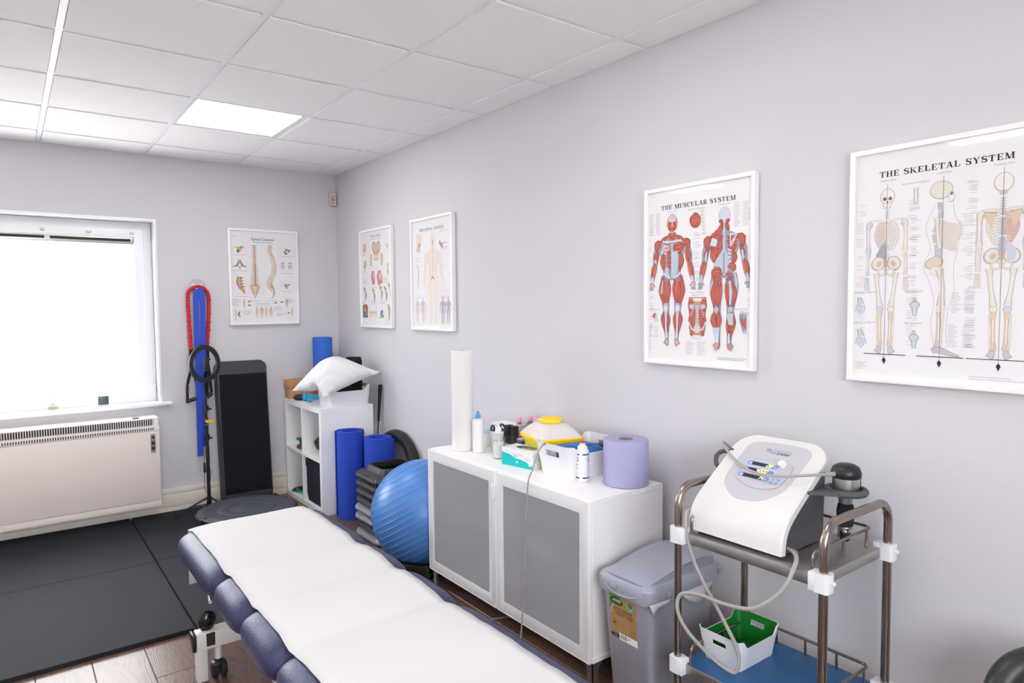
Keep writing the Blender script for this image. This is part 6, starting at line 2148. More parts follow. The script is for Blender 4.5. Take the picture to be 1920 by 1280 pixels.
def muscle_front(A, cx, v0, h):
    F = Fig(A, cx, v0, h)
    body_base(F, TEND)
    F.rib([(0, .86), (0, .80)], .068, RED2)
    F.ell(0, .93, .045, .064, RED2, n=18)
    F.ell(0, .962, .038, .034, rgb(222, 206, 208))
    F.both(lambda k: F.rib([(k * .018, .93), (k * .03, .9), (k * .014, .872)], [.012, .026, .012], RED))
    F.both(lambda k: F.ell(k * .018, .933, .011, .005, rgb(120, 60, 56)))
    F.both(lambda k: F.ell(k * .048, .925, .006, .016, rgb(220, 170, 156)))
    F.rib([(0, .935), (0, .908)], [.006, .014], rgb(226, 180, 166))
    F.rib([(-.014, .888), (.014, .888)], .006, DRK)
    F.both(lambda k: F.muscle([(k * .03, .855), (k * .016, .83), (k * .006, .80)], .022))
    F.both(lambda k: F.muscle([(k * .03, .84), (k * .075, .815), (k * .115, .80)], .03))
    F.rib([(-.09, .797), (0, .79), (.09, .797)], .012, TEN)
    # right chest whole, left chest opened up
    F.muscle([(.012, .75), (.06, .742), (.118, .762)], .085, streaks=3)
    F.muscle([(-.012, .75), (-.06, .742), (-.11, .765)], .082, base=rgb(204, 150, 140), hi=TEN, streaks=4)
    F.rib([(-.07, .775), (-.1, .70)], [.02, .028], TENB)
    F.both(lambda k: F.muscle([(k * .10, .80), (k * .143, .775), (k * .148, .715)], .056))
    F.both(lambda k: F.muscle([(k * .135, .735), (k * .155, .68), (k * .163, .63)], .04))
    F.both(lambda k: F.muscle([(k * .125, .71), (k * .14, .66), (k * .152, .62)], .022))
    F.rib([(-.16, .66), (-.158, .60)], [.02, .026], TENB)
    F.both(lambda k: F.muscle([(k * .16, .64), (k * .182, .58), (k * .188, .5)], .038))
    F.both(lambda k: F.muscle([(k * .152, .63), (k * .165, .57), (k * .182, .51)], .024, base=RED2))
    F.both(lambda k: F.rib([(k * .185, .53), (k * .193, .485)], [.012, .026], TEN))
    F.both(lambda k: F.ell(k * .196, .462, .017, .02, rgb(226, 176, 164)))
    # abdomen: white sheath on one side, exposed muscle on the other
    F.rib([(.03, .715), (.032, .65), (.026, .57), (.012, .52)], [.05, .062, .055, .02], TENB)
    F.both(lambda k: F.muscle([(k * .078, .71), (k * .088, .64), (k * .07, .565)], .05, streaks=3))
    for y in (.70, .665, .63, .595):
        F.muscle([(-.006, y), (-.028, y + .004), (-.05, y)], .032, streaks=1)
    F.rib([(-.045, .60), (-.05, .56), (-.02, .525)], [.03, .04, .01], TENB)
    F.rib([(0, .775), (0, .52)], .008, TEN)
    F.both(lambda k: F.rib([(k * .085, .555), (k * .045, .53), (k * .012, .512)], [.012, .016, .008], TEN))
    # thighs
    F.both(lambda k: F.muscle([(k * .085, .53), (k * .1, .42), (k * .075, .315)], .05, streaks=3))
    F.both(lambda k: F.muscle([(k * .06, .515), (k * .064, .42), (k * .056, .31)], .046, streaks=3))
    F.both(lambda k: F.muscle([(k * .03, .515), (k * .025, .43), (k * .036, .325)], .036))
    F.both(lambda k: F.muscle([(k * .08, .545), (k * .05, .46), (k * .028, .36)], .018, base=RED2))
    F.rib([(-.086, .50), (-.098, .40)], [.01, .02], TENB)
    F.both(lambda k: F.rib([(k * .056, .325), (k * .056, .29), (k * .055, .235)], [.03, .05, .022], TENB))
    F.both(lambda k: F.ell(k * .056, .285, .018, .022, TEN))
    # lower legs
    F.both(lambda k: F.muscle([(k * .076, .265), (k * .086, .2), (k * .062, .1)], .034))
    F.both(lambda k: F.muscle([(k * .036, .26), (k * .028, .2), (k * .038, .1)], .028))
    F.both(lambda k: F.rib([(k * .055, .25), (k * .053, .14), (k * .046, .06)], [.018, .014, .022], TEN))
    F.both(lambda k: F.rib([(k * .044, .05), (k * .052, .022), (k * .06, .008)], [.03, .044, .05], rgb(206, 146, 134)))
    F.both(lambda k: F.rib([(k * .042, .045), (k * .05, .02)], [.01, .03], TENB))

def muscle_back(A, cx, v0, h):
    F = Fig(A, cx, v0, h)
    body_base(F, TEND, True)
    F.ell(0, .94, .046, .058, rgb(214, 218, 228), n=18)
    F.both(lambda k: F.ell(k * .03, .9, .018, .014, RED))
    F.both(lambda k: F.ell(k * .048, .915, .006, .015, TEN))
    F.both(lambda k: F.muscle([(k * .012, .895), (k * .024, .86), (k * .04, .825)], .034))
    F.muscle([(-.012, .875), (-.06, .815), (-.12, .795)], .05, streaks=3)
    F.muscle([(-.01, .80), (-.03, .73), (-.012, .66)], .05, streaks=3)
    F.muscle([(-.01, .80), (-.06, .785), (-.11, .79)], .045)
    F.poly([(-.055, .77), (-.10, .79), (-.115, .74), (-.075, .70)], TEN)
    F.muscle([(-.03, .655), (-.075, .69), (-.115, .73)], .06, streaks=3)
    F.muscle([(-.098, .72), (-.09, .66), (-.07, .60)], .05, streaks=3)
    F.muscle([(.02, .79), (.07, .77), (.12, .79)], .035)
    F.muscle([(.02, .76), (.06, .74), (.105, .755)], .04, streaks=3)
    F.muscle([(.03, .72), (.07, .70), (.1, .735)], .035)
    F.rib([(.045, .80), (.10, .80), (.05, .735)], .01, TEN)
    F.rib([(.05, .795), (.055, .72), (.09, .77)], .008, TEN)
    F.muscle([(.07, .69), (.085, .64), (.07, .59)], .045, streaks=3)
    for y in (.70, .675, .65, .625):
        F.rib([(.03, y), (.06, y - .012)], [.014, .008], TEN)
    F.rib([(0, .88), (0, .76), (0, .64)], [.012, .022, .02], TENB)
    F.poly([(-.012, .70), (.012, .70), (.06, .60), (.04, .555), (0, .515), (-.04, .555), (-.085, .60)], TENB)
    F.rib([(0, .68), (0, .53)], .012, TEND)
    F.both(lambda k: F.muscle([(k * .105, .80), (k * .145, .77), (k * .15, .71)], .054))
    F.both(lambda k: F.muscle([(k * .128, .73), (k * .15, .675), (k * .16, .63)], .036))
    F.both(lambda k: F.rib([(k * .145, .69), (k * .158, .62)], [.014, .024], TENB))
    F.both(lambda k: F.muscle([(k * .162, .635), (k * .184, .575), (k * .19, .505)], .034))
    F.both(lambda k: F.muscle([(k * .152, .62), (k * .166, .56), (k * .182, .51)], .022, base=RED2))
    F.both(lambda k: F.rib([(k * .186, .53), (k * .194, .47)], [.01, .034], TENB))
    F.muscle([(-.012, .525), (-.06, .54), (-.095, .50)], .085, streaks=4)
    F.muscle([(-.02, .49), (-.055, .495), (-.09, .47)], .045, streaks=3)
    F.muscle([(.03, .575), (.07, .58), (.095, .55)], .05, streaks=3)
    F.muscle([(.02, .53), (.05, .52), (.085, .50)], .028)
    F.muscle([(.015, .49), (.05, .485), (.08, .48)], .026, base=rgb(176, 80, 66))
    F.rib([(.085, .54), (.104, .46), (.095, .36)], [.01, .026, .01], TENB)
    F.rib([(-.09, .48), (-.108, .42), (-.098, .34)], [.01, .022, .008], TENB)
    F.both(lambda k: F.muscle([(k * .078, .47), (k * .09, .39), (k * .075, .295)], .04, streaks=3))
    F.both(lambda k: F.muscle([(k * .048, .475), (k * .052, .39), (k * .046, .29)], .042, streaks=3))
    F.both(lambda k: F.muscle([(k * .022, .48), (k * .024, .41), (k * .03, .31)], .026))
    F.rib([(.05, .48), (.06, .40), (.055, .31)], [.02, .026, .016], TENB)
    F.both(lambda k: F.ell(k * .057, .275, .02, .024, rgb(206, 190, 194)))
    F.muscle([(-.075, .265), (-.084, .2), (-.062, .13)], .046, streaks=3)
    F.muscle([(-.04, .265), (-.034, .2), (-.05, .13)], .042, streaks=3)
    F.rib([(-.056, .15), (-.052, .1), (-.048, .035)], [.06, .04, .018], TENB)
    F.muscle([(.06, .26), (.075, .19), (.06, .09)], .05, streaks=3)
    F.rib([(.056, .25), (.056, .17)], [.046, .05], TENB)
    F.muscle([(.03, .22), (.036, .15), (.044, .08)], .022)
    F.both(lambda k: F.rib([(k * .05, .11), (k * .048, .035)], [.012, .018], TEN))
    F.both(lambda k: F.rib([(k * .046, .04), (k * .06, .014), (k * .075, .006)], [.03, .045, .05], rgb(206, 150, 140)))

def flank_text(A, cx, v0, h, half, col=TXT, seed=0, y0=.06, y1=.93, out=0.045, skip=None):
    r = random.Random(seed)
    y = y0
    while y < y1:
        n = r.randint(2, 6)
        dy = 0.0062
        for s in (-1, 1):
            for k in range(n):
                if r.random() < 0.2:
                    continue
                x0 = cx + s * (half * (0.55 + 0.45 * (1 if .42 < y < .82 else 0.75)))
                L = r.uniform(0.45, 1.0) * out
                yy = v0 + y * h + k * dy
                xa, xb = (x0, x0 + s * L)
                if abs(xa) > 0.238 or abs(xb) > 0.242:
                    xb = max(-0.242, min(0.242, xb))
                    xa = max(-0.238, min(0.238, xa))
                A.p.append(([(min(xa, xb), yy), (max(xa, xb), yy), (max(xa, xb), yy + 0.0018), (min(xa, xb), yy + 0.0018)], col, 0.75))
        y += (n * dy + r.uniform(0.006, 0.02)) / h

def muscular_art():
    A = Art()
    A.slab('THE MUSCULAR SYSTEM', 0.0, 0.2705, 0.018, 0.356, BLK)
    H_ = 0.538
    flank_text(A, -0.121, -0.286, H_, 0.11, seed=3)
    flank_text(A, 0.128, -0.286, H_, 0.115, seed=5)
    A.lines(-0.243, 0.172, -0.212, 0.263, 22, TXT)
    A.lines(-0.207, 0.172, -0.178, 0.263, 22, TXT)
    A.lines(0.168, 0.17, 0.2, 0.262, 22, TXT)
    A.lines(0.206, 0.17, 0.242, 0.262, 22, TXT)
    for x0, x1 in ((-0.05, -0.004), (0.006, 0.053)):
        A.lines(x0, -0.318, x1, -0.262, 14, TXT)
    A.lines(-0.243, -0.255, -0.22, -0.2, 13, TXT)
    A.lines(-0.214, -0.255, -0.19, -0.2, 13, TXT)
    A.lines(-0.243, -0.31, -0.228, -0.262, 10, TXT)
    A.lines(0.1, -0.33, 0.235, -0.318, 2, TXT2)
    for s, x, y in (('Anterior View', -0.121, 0.259), ('Posterior View', 0.128, 0.259), ('Right Half of Diaphragm', 0.0, 0.256), ('Muscles of Posterior', 0.006, -0.072), ('Abdominal Wall', 0.006, -0.081), ('Muscles of Hand', -0.21, -0.138), ('Muscles of Sole', 0.205, -0.138)):
        A.text(s, x, y, 0.0085, rgb(150, 130, 136))
    muscle_front(A, -0.121, -0.286, H_)
    muscle_back(A, 0.128, -0.286, H_)
    # diaphragm
    F = Fig(A, 0, 0.205, 0.09)
    F.ell(-.08, .1, .3, .34, DRK, 20)
    F.ell(-.08, .1, .27, .31, RED, 20)
    for k in range(5):
        F.rib([(-.3 + .1 * k, -.12), (-.2 + .1 * k, .1), (-.12 + .08 * k, .32)], [.01, .05, .01], RED2)
    F.rib([(-.34, .28), (-.1, .46), (.16, .4)], [.03, .07, .04], rgb(222, 220, 230))
    for k in range(7):
        F.ell(.3 + .015 * k, .48 - .16 * k, .1, .062, BOND)
        F.ell(.3 + .015 * k, .49 - .16 * k, .085, .045, BONE)
        F.rib([(.36 + .015 * k, .48 - .16 * k), (.46 + .01 * k, .44 - .16 * k)], .03, BONE)
    # posterior abdominal wall
    F = Fig(A, 0.006, -0.165, 0.16)
    F.rib([(0, .48), (0, .3), (0, .0), (0, -.25), (0, -.45)], [.5, .56, .48, .5, .4], DRK)
    F.rib([(0, .47), (0, .3), (0, .0), (0, -.25), (0, -.44)], [.44, .52, .44, .46, .34], rgb(206, 150, 138))
    F.both(lambda k: F.muscle([(k * .1, .44), (k * .2, .3), (k * .2, .1)], .16, streaks=3))
    F.both(lambda k: F.muscle([(k * .06, .2), (k * .11, -.05), (k * .16, -.3)], .13, streaks=3))
    F.both(lambda k: F.muscle([(k * .22, .05), (k * .22, -.1), (k * .2, -.24)], .1))
    F.both(lambda k: F.ell(k * .17, .25, .07, .06, TENB))
    F.rib([(0, .46), (0, .38)], .26, BONE)
    for k in range(8):
        F.ell(0, .26 - .07 * k, .06, .03, TENB)
    F.ell(0, -.3, .09, .11, rgb(226, 214, 206))
    F.both(lambda k: F.rib([(k * .26, -.12), (k * .16, -.3), (k * .06, -.34)], .035, TEN))
    F.both(lambda k: F.muscle([(k * .14, -.33), (k * .17, -.42), (k * .14, -.48)], .1))
    # hand and sole
    F = Fig(A, -0.207, -0.165, 0.06)
    F.ell(-.05, .02, .2, .25, rgb(222, 170, 160)); F.ell(-.14, .05, .14, .12, RED, 40); F.ell(.05, 0, .1, .18, TENB)
    for k in range(4):
        F.rib([(-.12 + .1 * k, -.15), (-.14 + .13 * k, -.45)], [.08, .05], TENB)
    F.rib([(-.2, .08), (-.4, -.1)], [.1, .06], rgb(220, 160, 150))
    F.rib([(0, .25), (.0, .5)], [.2, .2], TEN)
    F = Fig(A, 0.217, -0.185, 0.085)
    F.rib([(-.02, .48), (-.06, .2), (.0, -.2), (.06, -.5)], [.34, .4, .28, .16], TEND)
    F.muscle([(-.1, .25), (-.08, .0), (.0, -.2)], .12); F.muscle([(.06, .2), (.05, -.05), (.05, -.25)], .13, streaks=3)
    for k in range(5):
        F.ell(-.16 + .075 * k, .46 - .03 * abs(k - 1), .045, .06, TENB)
    F.ell(.05, -.42, .07, .09, TENB)
    return A

def bone(F, pts, w, col=BONE, knob=1.6, tint=None):
    ends = [w * knob, w, w * 0.9, w, w * knob]
    F.rib(pts, [q * 1.25 for q in ends], BOND)
    F.rib(pts, [q * 0.95 for q in ends], col)
    (xa, ya), (xb, yb) = pts[0], pts[-1]
    F.rib([(xa * .8 + xb * .2, ya * .8 + yb * .2), (xa * .2 + xb * .8, ya * .2 + yb * .8)], w * .3, tint or BONE2)

def ribs(F, cx, y0, y1, half, n=10, k=1, col=BONE):
    for i in range(n):
        q = i / (n - 1)
        y = y1 + (y0 - y1) * q
        w = half * (0.55 + 0.45 * sin(pi * min(1, 0.18 + q * 0.75)))
        pts = [(cx + k * 0.008, y + .012), (cx + k * w * .6, y + .022), (cx + k * w, y - .006), (cx + k * w * .75, y - .032), (cx + k * w * .3, y - .03 - .004 * q)]
        F.rib(pts, .0115, BOND, 3)
        F.rib(pts, .0075, col, 3)

def limbs_front(F, left_blue=-1):
    for k in (-1, 1):
        blue = BONB if k == left_blue else BONE
        bone(F, [(k * .015, .795), (k * .06, .805), (k * .1, .80)], .011, knob=1.2)
        F.ell(k * .1, .785, .02, .02, BOND); F.ell(k * .1, .786, .016, .017, blue)
        bone(F, [(k * .105, .785), (k * .108, .70), (k * .105, .62)], .017, col=blue)
        F.ell(k * .106, .615, .016, .014, blue)
        bone(F, [(k * .108, .605), (k * .115, .54), (k * .112, .475)], .009)
        bone(F, [(k * .1, .605), (k * .103, .54), (k * .104, .475)], .008, col=blue)
        for j in range(4):
            F.rib([(k * (.102 + .005 * j), .465), (k * (.1 + .008 * j), .43), (k * (.098 + .009 * j), .385)], .0055, BOND, 3)
            F.rib([(k * (.102 + .005 * j), .465), (k * (.1 + .008 * j), .43), (k * (.098 + .009 * j), .387)], .0035, blue, 3)
        bone(F, [(k * .055, .49), (k * .048, .40), (k * .032, .285)], .02)
        F.ell(k * .032, .27, .022, .018, BOND); F.ell(k * .032, .27, .019, .015, BONB if k == left_blue else BONE)
        bone(F, [(k * .033, .255), (k * .03, .15), (k * .028, .05)], .0165, col=rgb(232, 206, 184))
        bone(F, [(k * .048, .245), (k * .048, .15), (k * .041, .05)], .007)
        F.rib([(k * .03, .05), (k * .036, .022), (k * .046, .006)], [.026, .036, .04], BOND)
        F.rib([(k * .03, .046), (k * .036, .022), (k * .044, .01)], [.02, .028, .03], rgb(208, 204, 214))

def pelvis(F, y, k_blue=0):
    for k in (-1, 1):
        F.ell(k * .045, y + .012, .04, .045, BOND, k * 28); F.ell(k * .045, y + .013, .034, .038, BONE, k * 28)
        F.ell(k * .04, y + .01, .014, .02, rgb(214, 198, 182), k * 28)
        F.rib(arc(k * .026, y - .04, .022, .02, 0, 360, 14), .011, BOND, 1)
        F.rib(arc(k * .026, y - .04, .022, .02, 0, 360, 14), .007, BONE, 1)
    F.poly([(-.02, y + .03), (.02, y + .03), (0, y - .03)], rgb(206, 190, 180))

def spine(F, pts, w0, w1, n, col=BONE, spurs=True):
    P = smooth_path([(a, b, 0) for a, b in pts], 12)
    for i in range(n):
        q = P[int(i / (n - 1) * (len(P) - 1))]
        w = w0 + (w1 - w0) * i / (n - 1)
        F.ell(q.x, q.y, w * 1.15, w * .62, BOND, n=10)
        F.ell(q.x, q.y, w * .95, w * .46, col, n=10)
        if spurs:
            F.rib([(q.x - w * 1.8, q.y), (q.x + w * 1.8, q.y)], w * .3, col, 1)

def skull_front(F, y):
    F.ell(0, y, .042, .05, BOND, n=18); F.ell(0, y, .038, .046, BONE2, n=18)
    F.rib([(0, y - .03), (0, y - .07)], [.056, .036], BOND, 2); F.rib([(0, y - .03), (0, y - .068)], [.05, .03], BONE, 2)
    for k in (-1, 1):
        F.ell(k * .016, y - .012, .011, .011, rgb(110, 112, 122))
    F.poly([(-.006, y - .036), (.006, y - .036), (0, y - .022)], rgb(96, 92, 96))
    for k in range(6):
        F.rib([(-.015 + .006 * k, y - .046), (-.015 + .006 * k, y - .058)], .0042, rgb(250, 248, 244), 1)

def skeletal_art():
    A = Art()
    A.slab('THE SKELETAL SYSTEM', 0.0, 0.2715, 0.0175, 0.352, BLK)
    H_ = 0.512
    v0 = -0.273
    for cx, sd in ((-0.151, 1), (0.004, 2), (0.151, 4)):
        flank_text(A, cx, v0, H_, 0.07, seed=sd, col=rgb(212, 207, 213), out=0.03)
    for s, x, y in (('Anterior View', -0.151, 0.258), ('Lateral View', 0.004, 0.258), ('Posterior View', 0.151, 0.258), ('Structure of Long Bone', -0.072, 0.24), ('Ligaments of Right Hand', -0.21, -0.083), ('Ligaments of Right Foot', -0.21, -0.178), ('Right Knee Joint', -0.07, -0.083), ('Right Knee Joint', -0.07, -0.178)):
        A.text(s, x, y, 0.0078, rgb(158, 148, 152))
    for x0, x1, y0, y1 in ((.03, .058, -.145, -.085), (.064, .094, -.145, -.085), (.024, .055, -.244, -.178), (.062, .094, -.244, -.178), (-.24, -.205, -.325, -.3), (.08, .24, -.335, -.322)):
        A.lines(x0, y0, x1, y1, max(2, int((y1 - y0) / 0.0052)), rgb(208, 203, 209))
    # anterior
    F = Fig(A, -0.151, v0, H_)
    spine(F, [(0, .86), (0, .70), (0, .55)], .009, .015, 20, col=BONE)
    for k in (-1, 1):
        ribs(F, 0, .665, .775, .068, 9, k, rgb(236, 214, 204) if k < 0 else BONE2)
    F.poly([(-.06, .60), (-.005, .69), (.0, .57), (-.05, .55)], rgb(172, 172, 188))
    F.rib([(0, .78), (0, .66)], [.018, .01], BONE)
    limbs_front(F)
    pelvis(F, .535)
    skull_front(F, .945)
    # lateral
    F = Fig(A, 0.004, v0, H_)
    out = [(-.04, .86), (-.075, .79), (-.085, .72), (-.06, .62), (-.095, .52), (-.06, .42), (-.035, .3), (-.05, .2), (-.03, .05)]
    F.rib(out, .0022, rgb(186, 184, 190))
    F.rib([(.05, .88), (.06, .80), (.09, .72), (.075, .6), (.06, .5), (.065, .36), (.04, .28), (.03, .15), (.035, .05)], .0022, rgb(186, 184, 190))
    spine(F, [(-.018, .87), (-.012, .80), (-.038, .70), (-.018, .60), (-.03, .53)], .012, .02, 22, col=rgb(206, 208, 216), spurs=False)
    for i in range(9):
        q = i / 8
        y = .775 - q * .135
        w = .07 + .03 * sin(pi * min(1, q + .25))
        pts = [(-.035, y), (.0, y - .012), (w * .8, y - .035), (w, y - .015 - .01 * q)]
        F.rib(pts, .012, BOND, 3); F.rib(pts, .008, rgb(240, 226, 214), 3)
    bone(F, [(-.03, .79), (-.025, .70), (-.012, .62)], .015, col=BONE)
    F.ell(-.04, .535, .05, .035, BOND, 20); F.ell(-.04, .536, .044, .03, rgb(228, 212, 196), 20)
    F.rib(arc(-.03, .485, .028, .022, 0, 360, 14), .012, BONE, 1)
    bone(F, [(-.012, .50), (.004, .40), (.0, .29)], .022)
    F.ell(.0, .272, .024, .02, BONE)
    bone(F, [(-.004, .255), (-.008, .15), (-.01, .055)], .017, col=rgb(224, 206, 192))
    bone(F, [(.01, .25), (.006, .15), (.0, .055)], .008)
    F.rib([(-.04, .03), (-.008, .04), (.05, .02), (.10, .006)], [.026, .04, .026, .014], BOND)
    F.rib([(-.038, .03), (-.008, .038), (.05, .02), (.095, .009)], [.018, .03, .018, .008], rgb(206, 198, 206))
    F.ell(-.012, .945, .06, .052, BOND, n=20); F.ell(-.012, .946, .056, .048, BONE, n=20)
    F.rib([(.035, .93), (.042, .895), (.03, .875)], [.03, .034, .02], BOND, 3); F.rib([(.036, .93), (.042, .897), (.03, .878)], [.024, .028, .014], BONE2, 3)
    F.ell(.04, .92, .009, .01, rgb(130, 128, 136))
    # posterior
    F = Fig(A, 0.151, v0, H_)
    spine(F, [(0, .86), (0, .70), (0, .55)], .009, .016, 22, col=rgb(196, 196, 210))
    for k in (-1, 1):
        ribs(F, 0, .655, .775, .072, 9, k, BONE2 if k < 0 else rgb(226, 186, 172))
    for k in (-1, 1):
        F.poly([(k * .03, .79), (k * .1, .80), (k * .05, .70)], rgb(226, 204, 180))
        F.rib([(k * .03, .785), (k * .095, .80)], .007, BOND, 1)
    limbs_front(F, 1)
    pelvis(F, .545)
    F.rib([(.02, .62), (.045, .58), (.04, .53)], [.03, .04, .03], BONB)
    F.ell(0, .945, .046, .052, BOND, n=18); F.ell(0, .946, .042, .048, BONE2, n=18)
    F.rib([(0, .905), (0, .88)], [.05, .03], rgb(206, 198, 196), 2)
    # plumb lines, ground lines
    for cx, w in ((-0.151, .062), (0.004, .062), (0.151, .078)):
        A.rib([(cx, .25), (cx, -.285)], .0011, rgb(120, 116, 122))
        A.rect(cx - w, v0 - .0022, cx + w, v0, rgb(70, 66, 72))
        A.add([(cx, -.305), (cx - .006, -.292), (cx, -.283), (cx + .006, -.292)], rgb(52, 50, 56))
    # details
    F = Fig(A, -0.07, 0.2, 0.05)
    F.rib([(0, .5), (0, -.4)], .26, BOND, 2); F.rib([(0, .5), (0, -.38)], .2, rgb(214, 212, 218), 2); F.rib([(0, .5), (0, -.3)], .07, BONE2, 2)
    for x, y, s in ((-.225, -.126, .06), (-.222, -.23, .066)):
        F = Fig(A, x, y, s)
        for k in range(5):
            F.rib([(-.2 + .09 * k, .1), (-.26 + .12 * k, -.42 + .1 * abs(k - 2))], .06, TEND, 2)
            F.rib([(-.2 + .09 * k, .1), (-.26 + .12 * k, -.4 + .1 * abs(k - 2))], .035, BONB, 2)
        F.rib([(-.1, .5), (0, .12)], [.2, .34], TEND, 2); F.rib([(-.1, .5), (0, .12)], [.12, .28], BONB, 2)
    for x, y in ((-.068, -.126), (-.068, -.224)):
        F = Fig(A, x, y, .055)
        F.rib([(0, .5), (.02, .2)], [.14, .3], rgb(226, 190, 160), 2)
        F.ell(.03, .08, .26, .2, TEND); F.ell(.03, .08, .22, .16, BONB)
        F.rib([(.03, -.08), (.03, -.5)], [.3, .2], TEND, 2); F.rib([(.03, -.08), (.03, -.48)], [.2, .14], rgb(222, 220, 226), 2)
    return A

TAN, TAN2, TAND = rgb(216, 176, 132), rgb(236, 206, 170), rgb(150, 106, 78)
def silhouette(A, cx, v0, h, col, side=False):
    F = Fig(A, cx, v0, h)
    if side:
        F.rib([(0, .86), (-.02, .76), (.02, .62), (-.02, .5), (.0, .3), (-.02, .2), (.0, .04)], [.08, .17, .13, .17, .1, .09, .05], col)
        F.rib([(-.02, .03), (.06, .012)], .035, col, 2)
        F.rib([(-.02, .78), (-.01, .62), (.03, .48)], [.05, .05, .035], TAN2)
        F.ell(.012, .93, .055, .068, col)
    else:
        body_base(F, col)
    return F

def spinal_art():
    A = Art()
    A.text('Spinal Column', -0.006, 0.279, 0.0305, rgb(84, 82, 94), width=0.172, bold=0.006)
    A.text('Anatomy and Pathology', -0.006, 0.2615, 0.0155, rgb(120, 118, 130), width=0.152)
    A.lines(-0.243, 0.302, -0.2, 0.308, 1, TXT2, ragged=False)
    # front view
    n = 24
    for i in range(n):
        y = 0.238 - i * 0.0129
        w = 0.011 + 0.0085 * (i / n) - (0.003 if 6 < i < 12 else 0)
        wing = w * (2.05 if (i < 1 or i > 18) else 1.7)
        A.curve([(-0.0735 - wing, y - 0.003), (-0.0735, y + 0.003), (-0.0735 + wing, y - 0.003)], [0.001, 0.0062, 0.001], TAND, 3)
        A.ell(-0.0735, y, w, 0.0058, rgb(186, 140, 104))
        A.ell(-0.0735, y + 0.0008, w * 0.92, 0.0042, TAN2)
        A.ell(-0.068, y - 0.0012, w * 0.4, 0.0042, rgb(150, 104, 100) if i > 11 else rgb(168, 124, 92))
    A.add([(-0.112, -0.072), (-0.092, -0.062), (-0.055, -0.062), (-0.036, -0.072), (-0.046, -0.1), (-0.066, -0.14), (-0.0735, -0.163), (-0.08, -0.14), (-0.1, -0.1)], TAND)
    A.add([(-0.107, -0.074), (-0.092, -0.066), (-0.055, -0.066), (-0.041, -0.074), (-0.05, -0.1), (-0.068, -0.136), (-0.0735, -0.156), (-0.079, -0.136), (-0.096, -0.1)], TAN2)
    for k in range(4):
        for s in (-1, 1):
            A.ell(-0.0735 + s * (0.017 - 0.003 * k), -0.083 - 0.014 * k, 0.0042, 0.003, TAND)
    # side view
    path = smooth_path([(0.04, 0.245, 0), (0.035, 0.2, 0), (0.055, 0.15, 0), (0.066, 0.09, 0), (0.06, 0.04, 0), (0.035, -0.01, 0), (0.026, -0.05, 0), (0.036, -0.078, 0)], 10)
    for i in range(n):
        q = path[int(i / (n - 1) * (len(path) - 1))]
        w = 0.0095 + 0.006 * i / n
        A.curve([(q.x + w * 0.5, q.y), (q.x + w * 1.6, q.y - 0.004), (q.x + w * 2.5, q.y - 0.013 + 0.004 * (i > 16))], [0.006, 0.0072, 0.0026], TAND, 3)
        A.curve([(q.x + w * 0.5, q.y + 0.001), (q.x + w * 1.5, q.y - 0.002), (q.x + w * 2.3, q.y - 0.010)], [0.0045, 0.005, 0.001], TAN, 3)
        A.ell(q.x, q.y, w, 0.006, TAN2 if i < 17 else rgb(226, 210, 198))
        A.curve([(q.x - w, q.y - 0.005), (q.x + w, q.y - 0.006)], 0.0015, rgb(176, 146, 126), 1)
    A.curve([(0.04, -0.075), (0.062, -0.105), (0.066, -0.13), (0.05, -0.165)], [0.026, 0.024, 0.014, 0.004], TAND)
    A.curve([(0.04, -0.077), (0.06, -0.105), (0.064, -0.13), (0.051, -0.162)], [0.018, 0.016, 0.009, 0.001], TAN2)
    # small studies
    def blob(x, y, s, cols):
        r = random.Random(int(x * 1000) + int(y * 997))
        for k in range(9):
            A.ell(x + r.uniform(-.6, .6) * s, y + r.uniform(-.55, .55) * s, s * r.uniform(.25, .45), s * r.uniform(.16, .34), cols[k % len(cols)], r.uniform(-40, 40), 9)
    blob(-0.183, 0.207, 0.034, [TAND, TAN, TAN2])
    A.curve([(-0.222, 0.224), (-0.183, 0.216), (-0.142, 0.224)], [0.002, 0.012, 0.002], TAN)
    A.curve([(-0.232, 0.079), (-0.2, 0.085), (-0.181, 0.11), (-0.162, 0.085), (-0.13, 0.079)], [0.003, 0.014, 0.03, 0.014, 0.003], rgb(150, 138, 134))
    A.ell(-0.181, 0.114, 0.015, 0.018, TAN); A.ell(-0.181, 0.088, 0.010, 0.011, PAPER); A.curve([(-0.181, 0.078), (-0.181, 0.058)], [0.012, 0.003], rgb(140, 128, 128))
    A.curve([(-0.186, -0.0), (-0.19, -0.04), (-0.178, -0.075), (-0.158, -0.105), (-0.153, -0.13)], [0.032, 0.04, 0.034, 0.018, 0.004], TAND)
    A.curve([(-0.186, -0.003), (-0.188, -0.04), (-0.176, -0.075), (-0.158, -0.103), (-0.154, -0.125)], [0.024, 0.03, 0.024, 0.01, 0.002], TAN)
    for k in range(4):
        A.curve([(-0.18, -0.01 - 0.022 * k), (-0.158 + 0.004 * k, -0.006 - 0.022 * k)], [0.01, 0.004], TAND, 1)
    blob(0.177, 0.203, 0.03, [rgb(150, 132, 120), rgb(200, 180, 162), rgb(120, 106, 104)])
    for x in (0.144, 0.2):
        for k in range(4):
            A.rect(x - 0.013, 0.066 + 0.014 * k, x + 0.013, 0.076 + 0.014 * k, rgb(172, 178, 200) if k % 2 else rgb(206, 206, 218))
        A.curve([(x, 0.12), (x + 0.003, 0.112)], 0.004, TAN, 1)
    blob(0.17, -0.067, 0.028, [rgb(158, 156, 160), rgb(140, 136, 140), TAN])
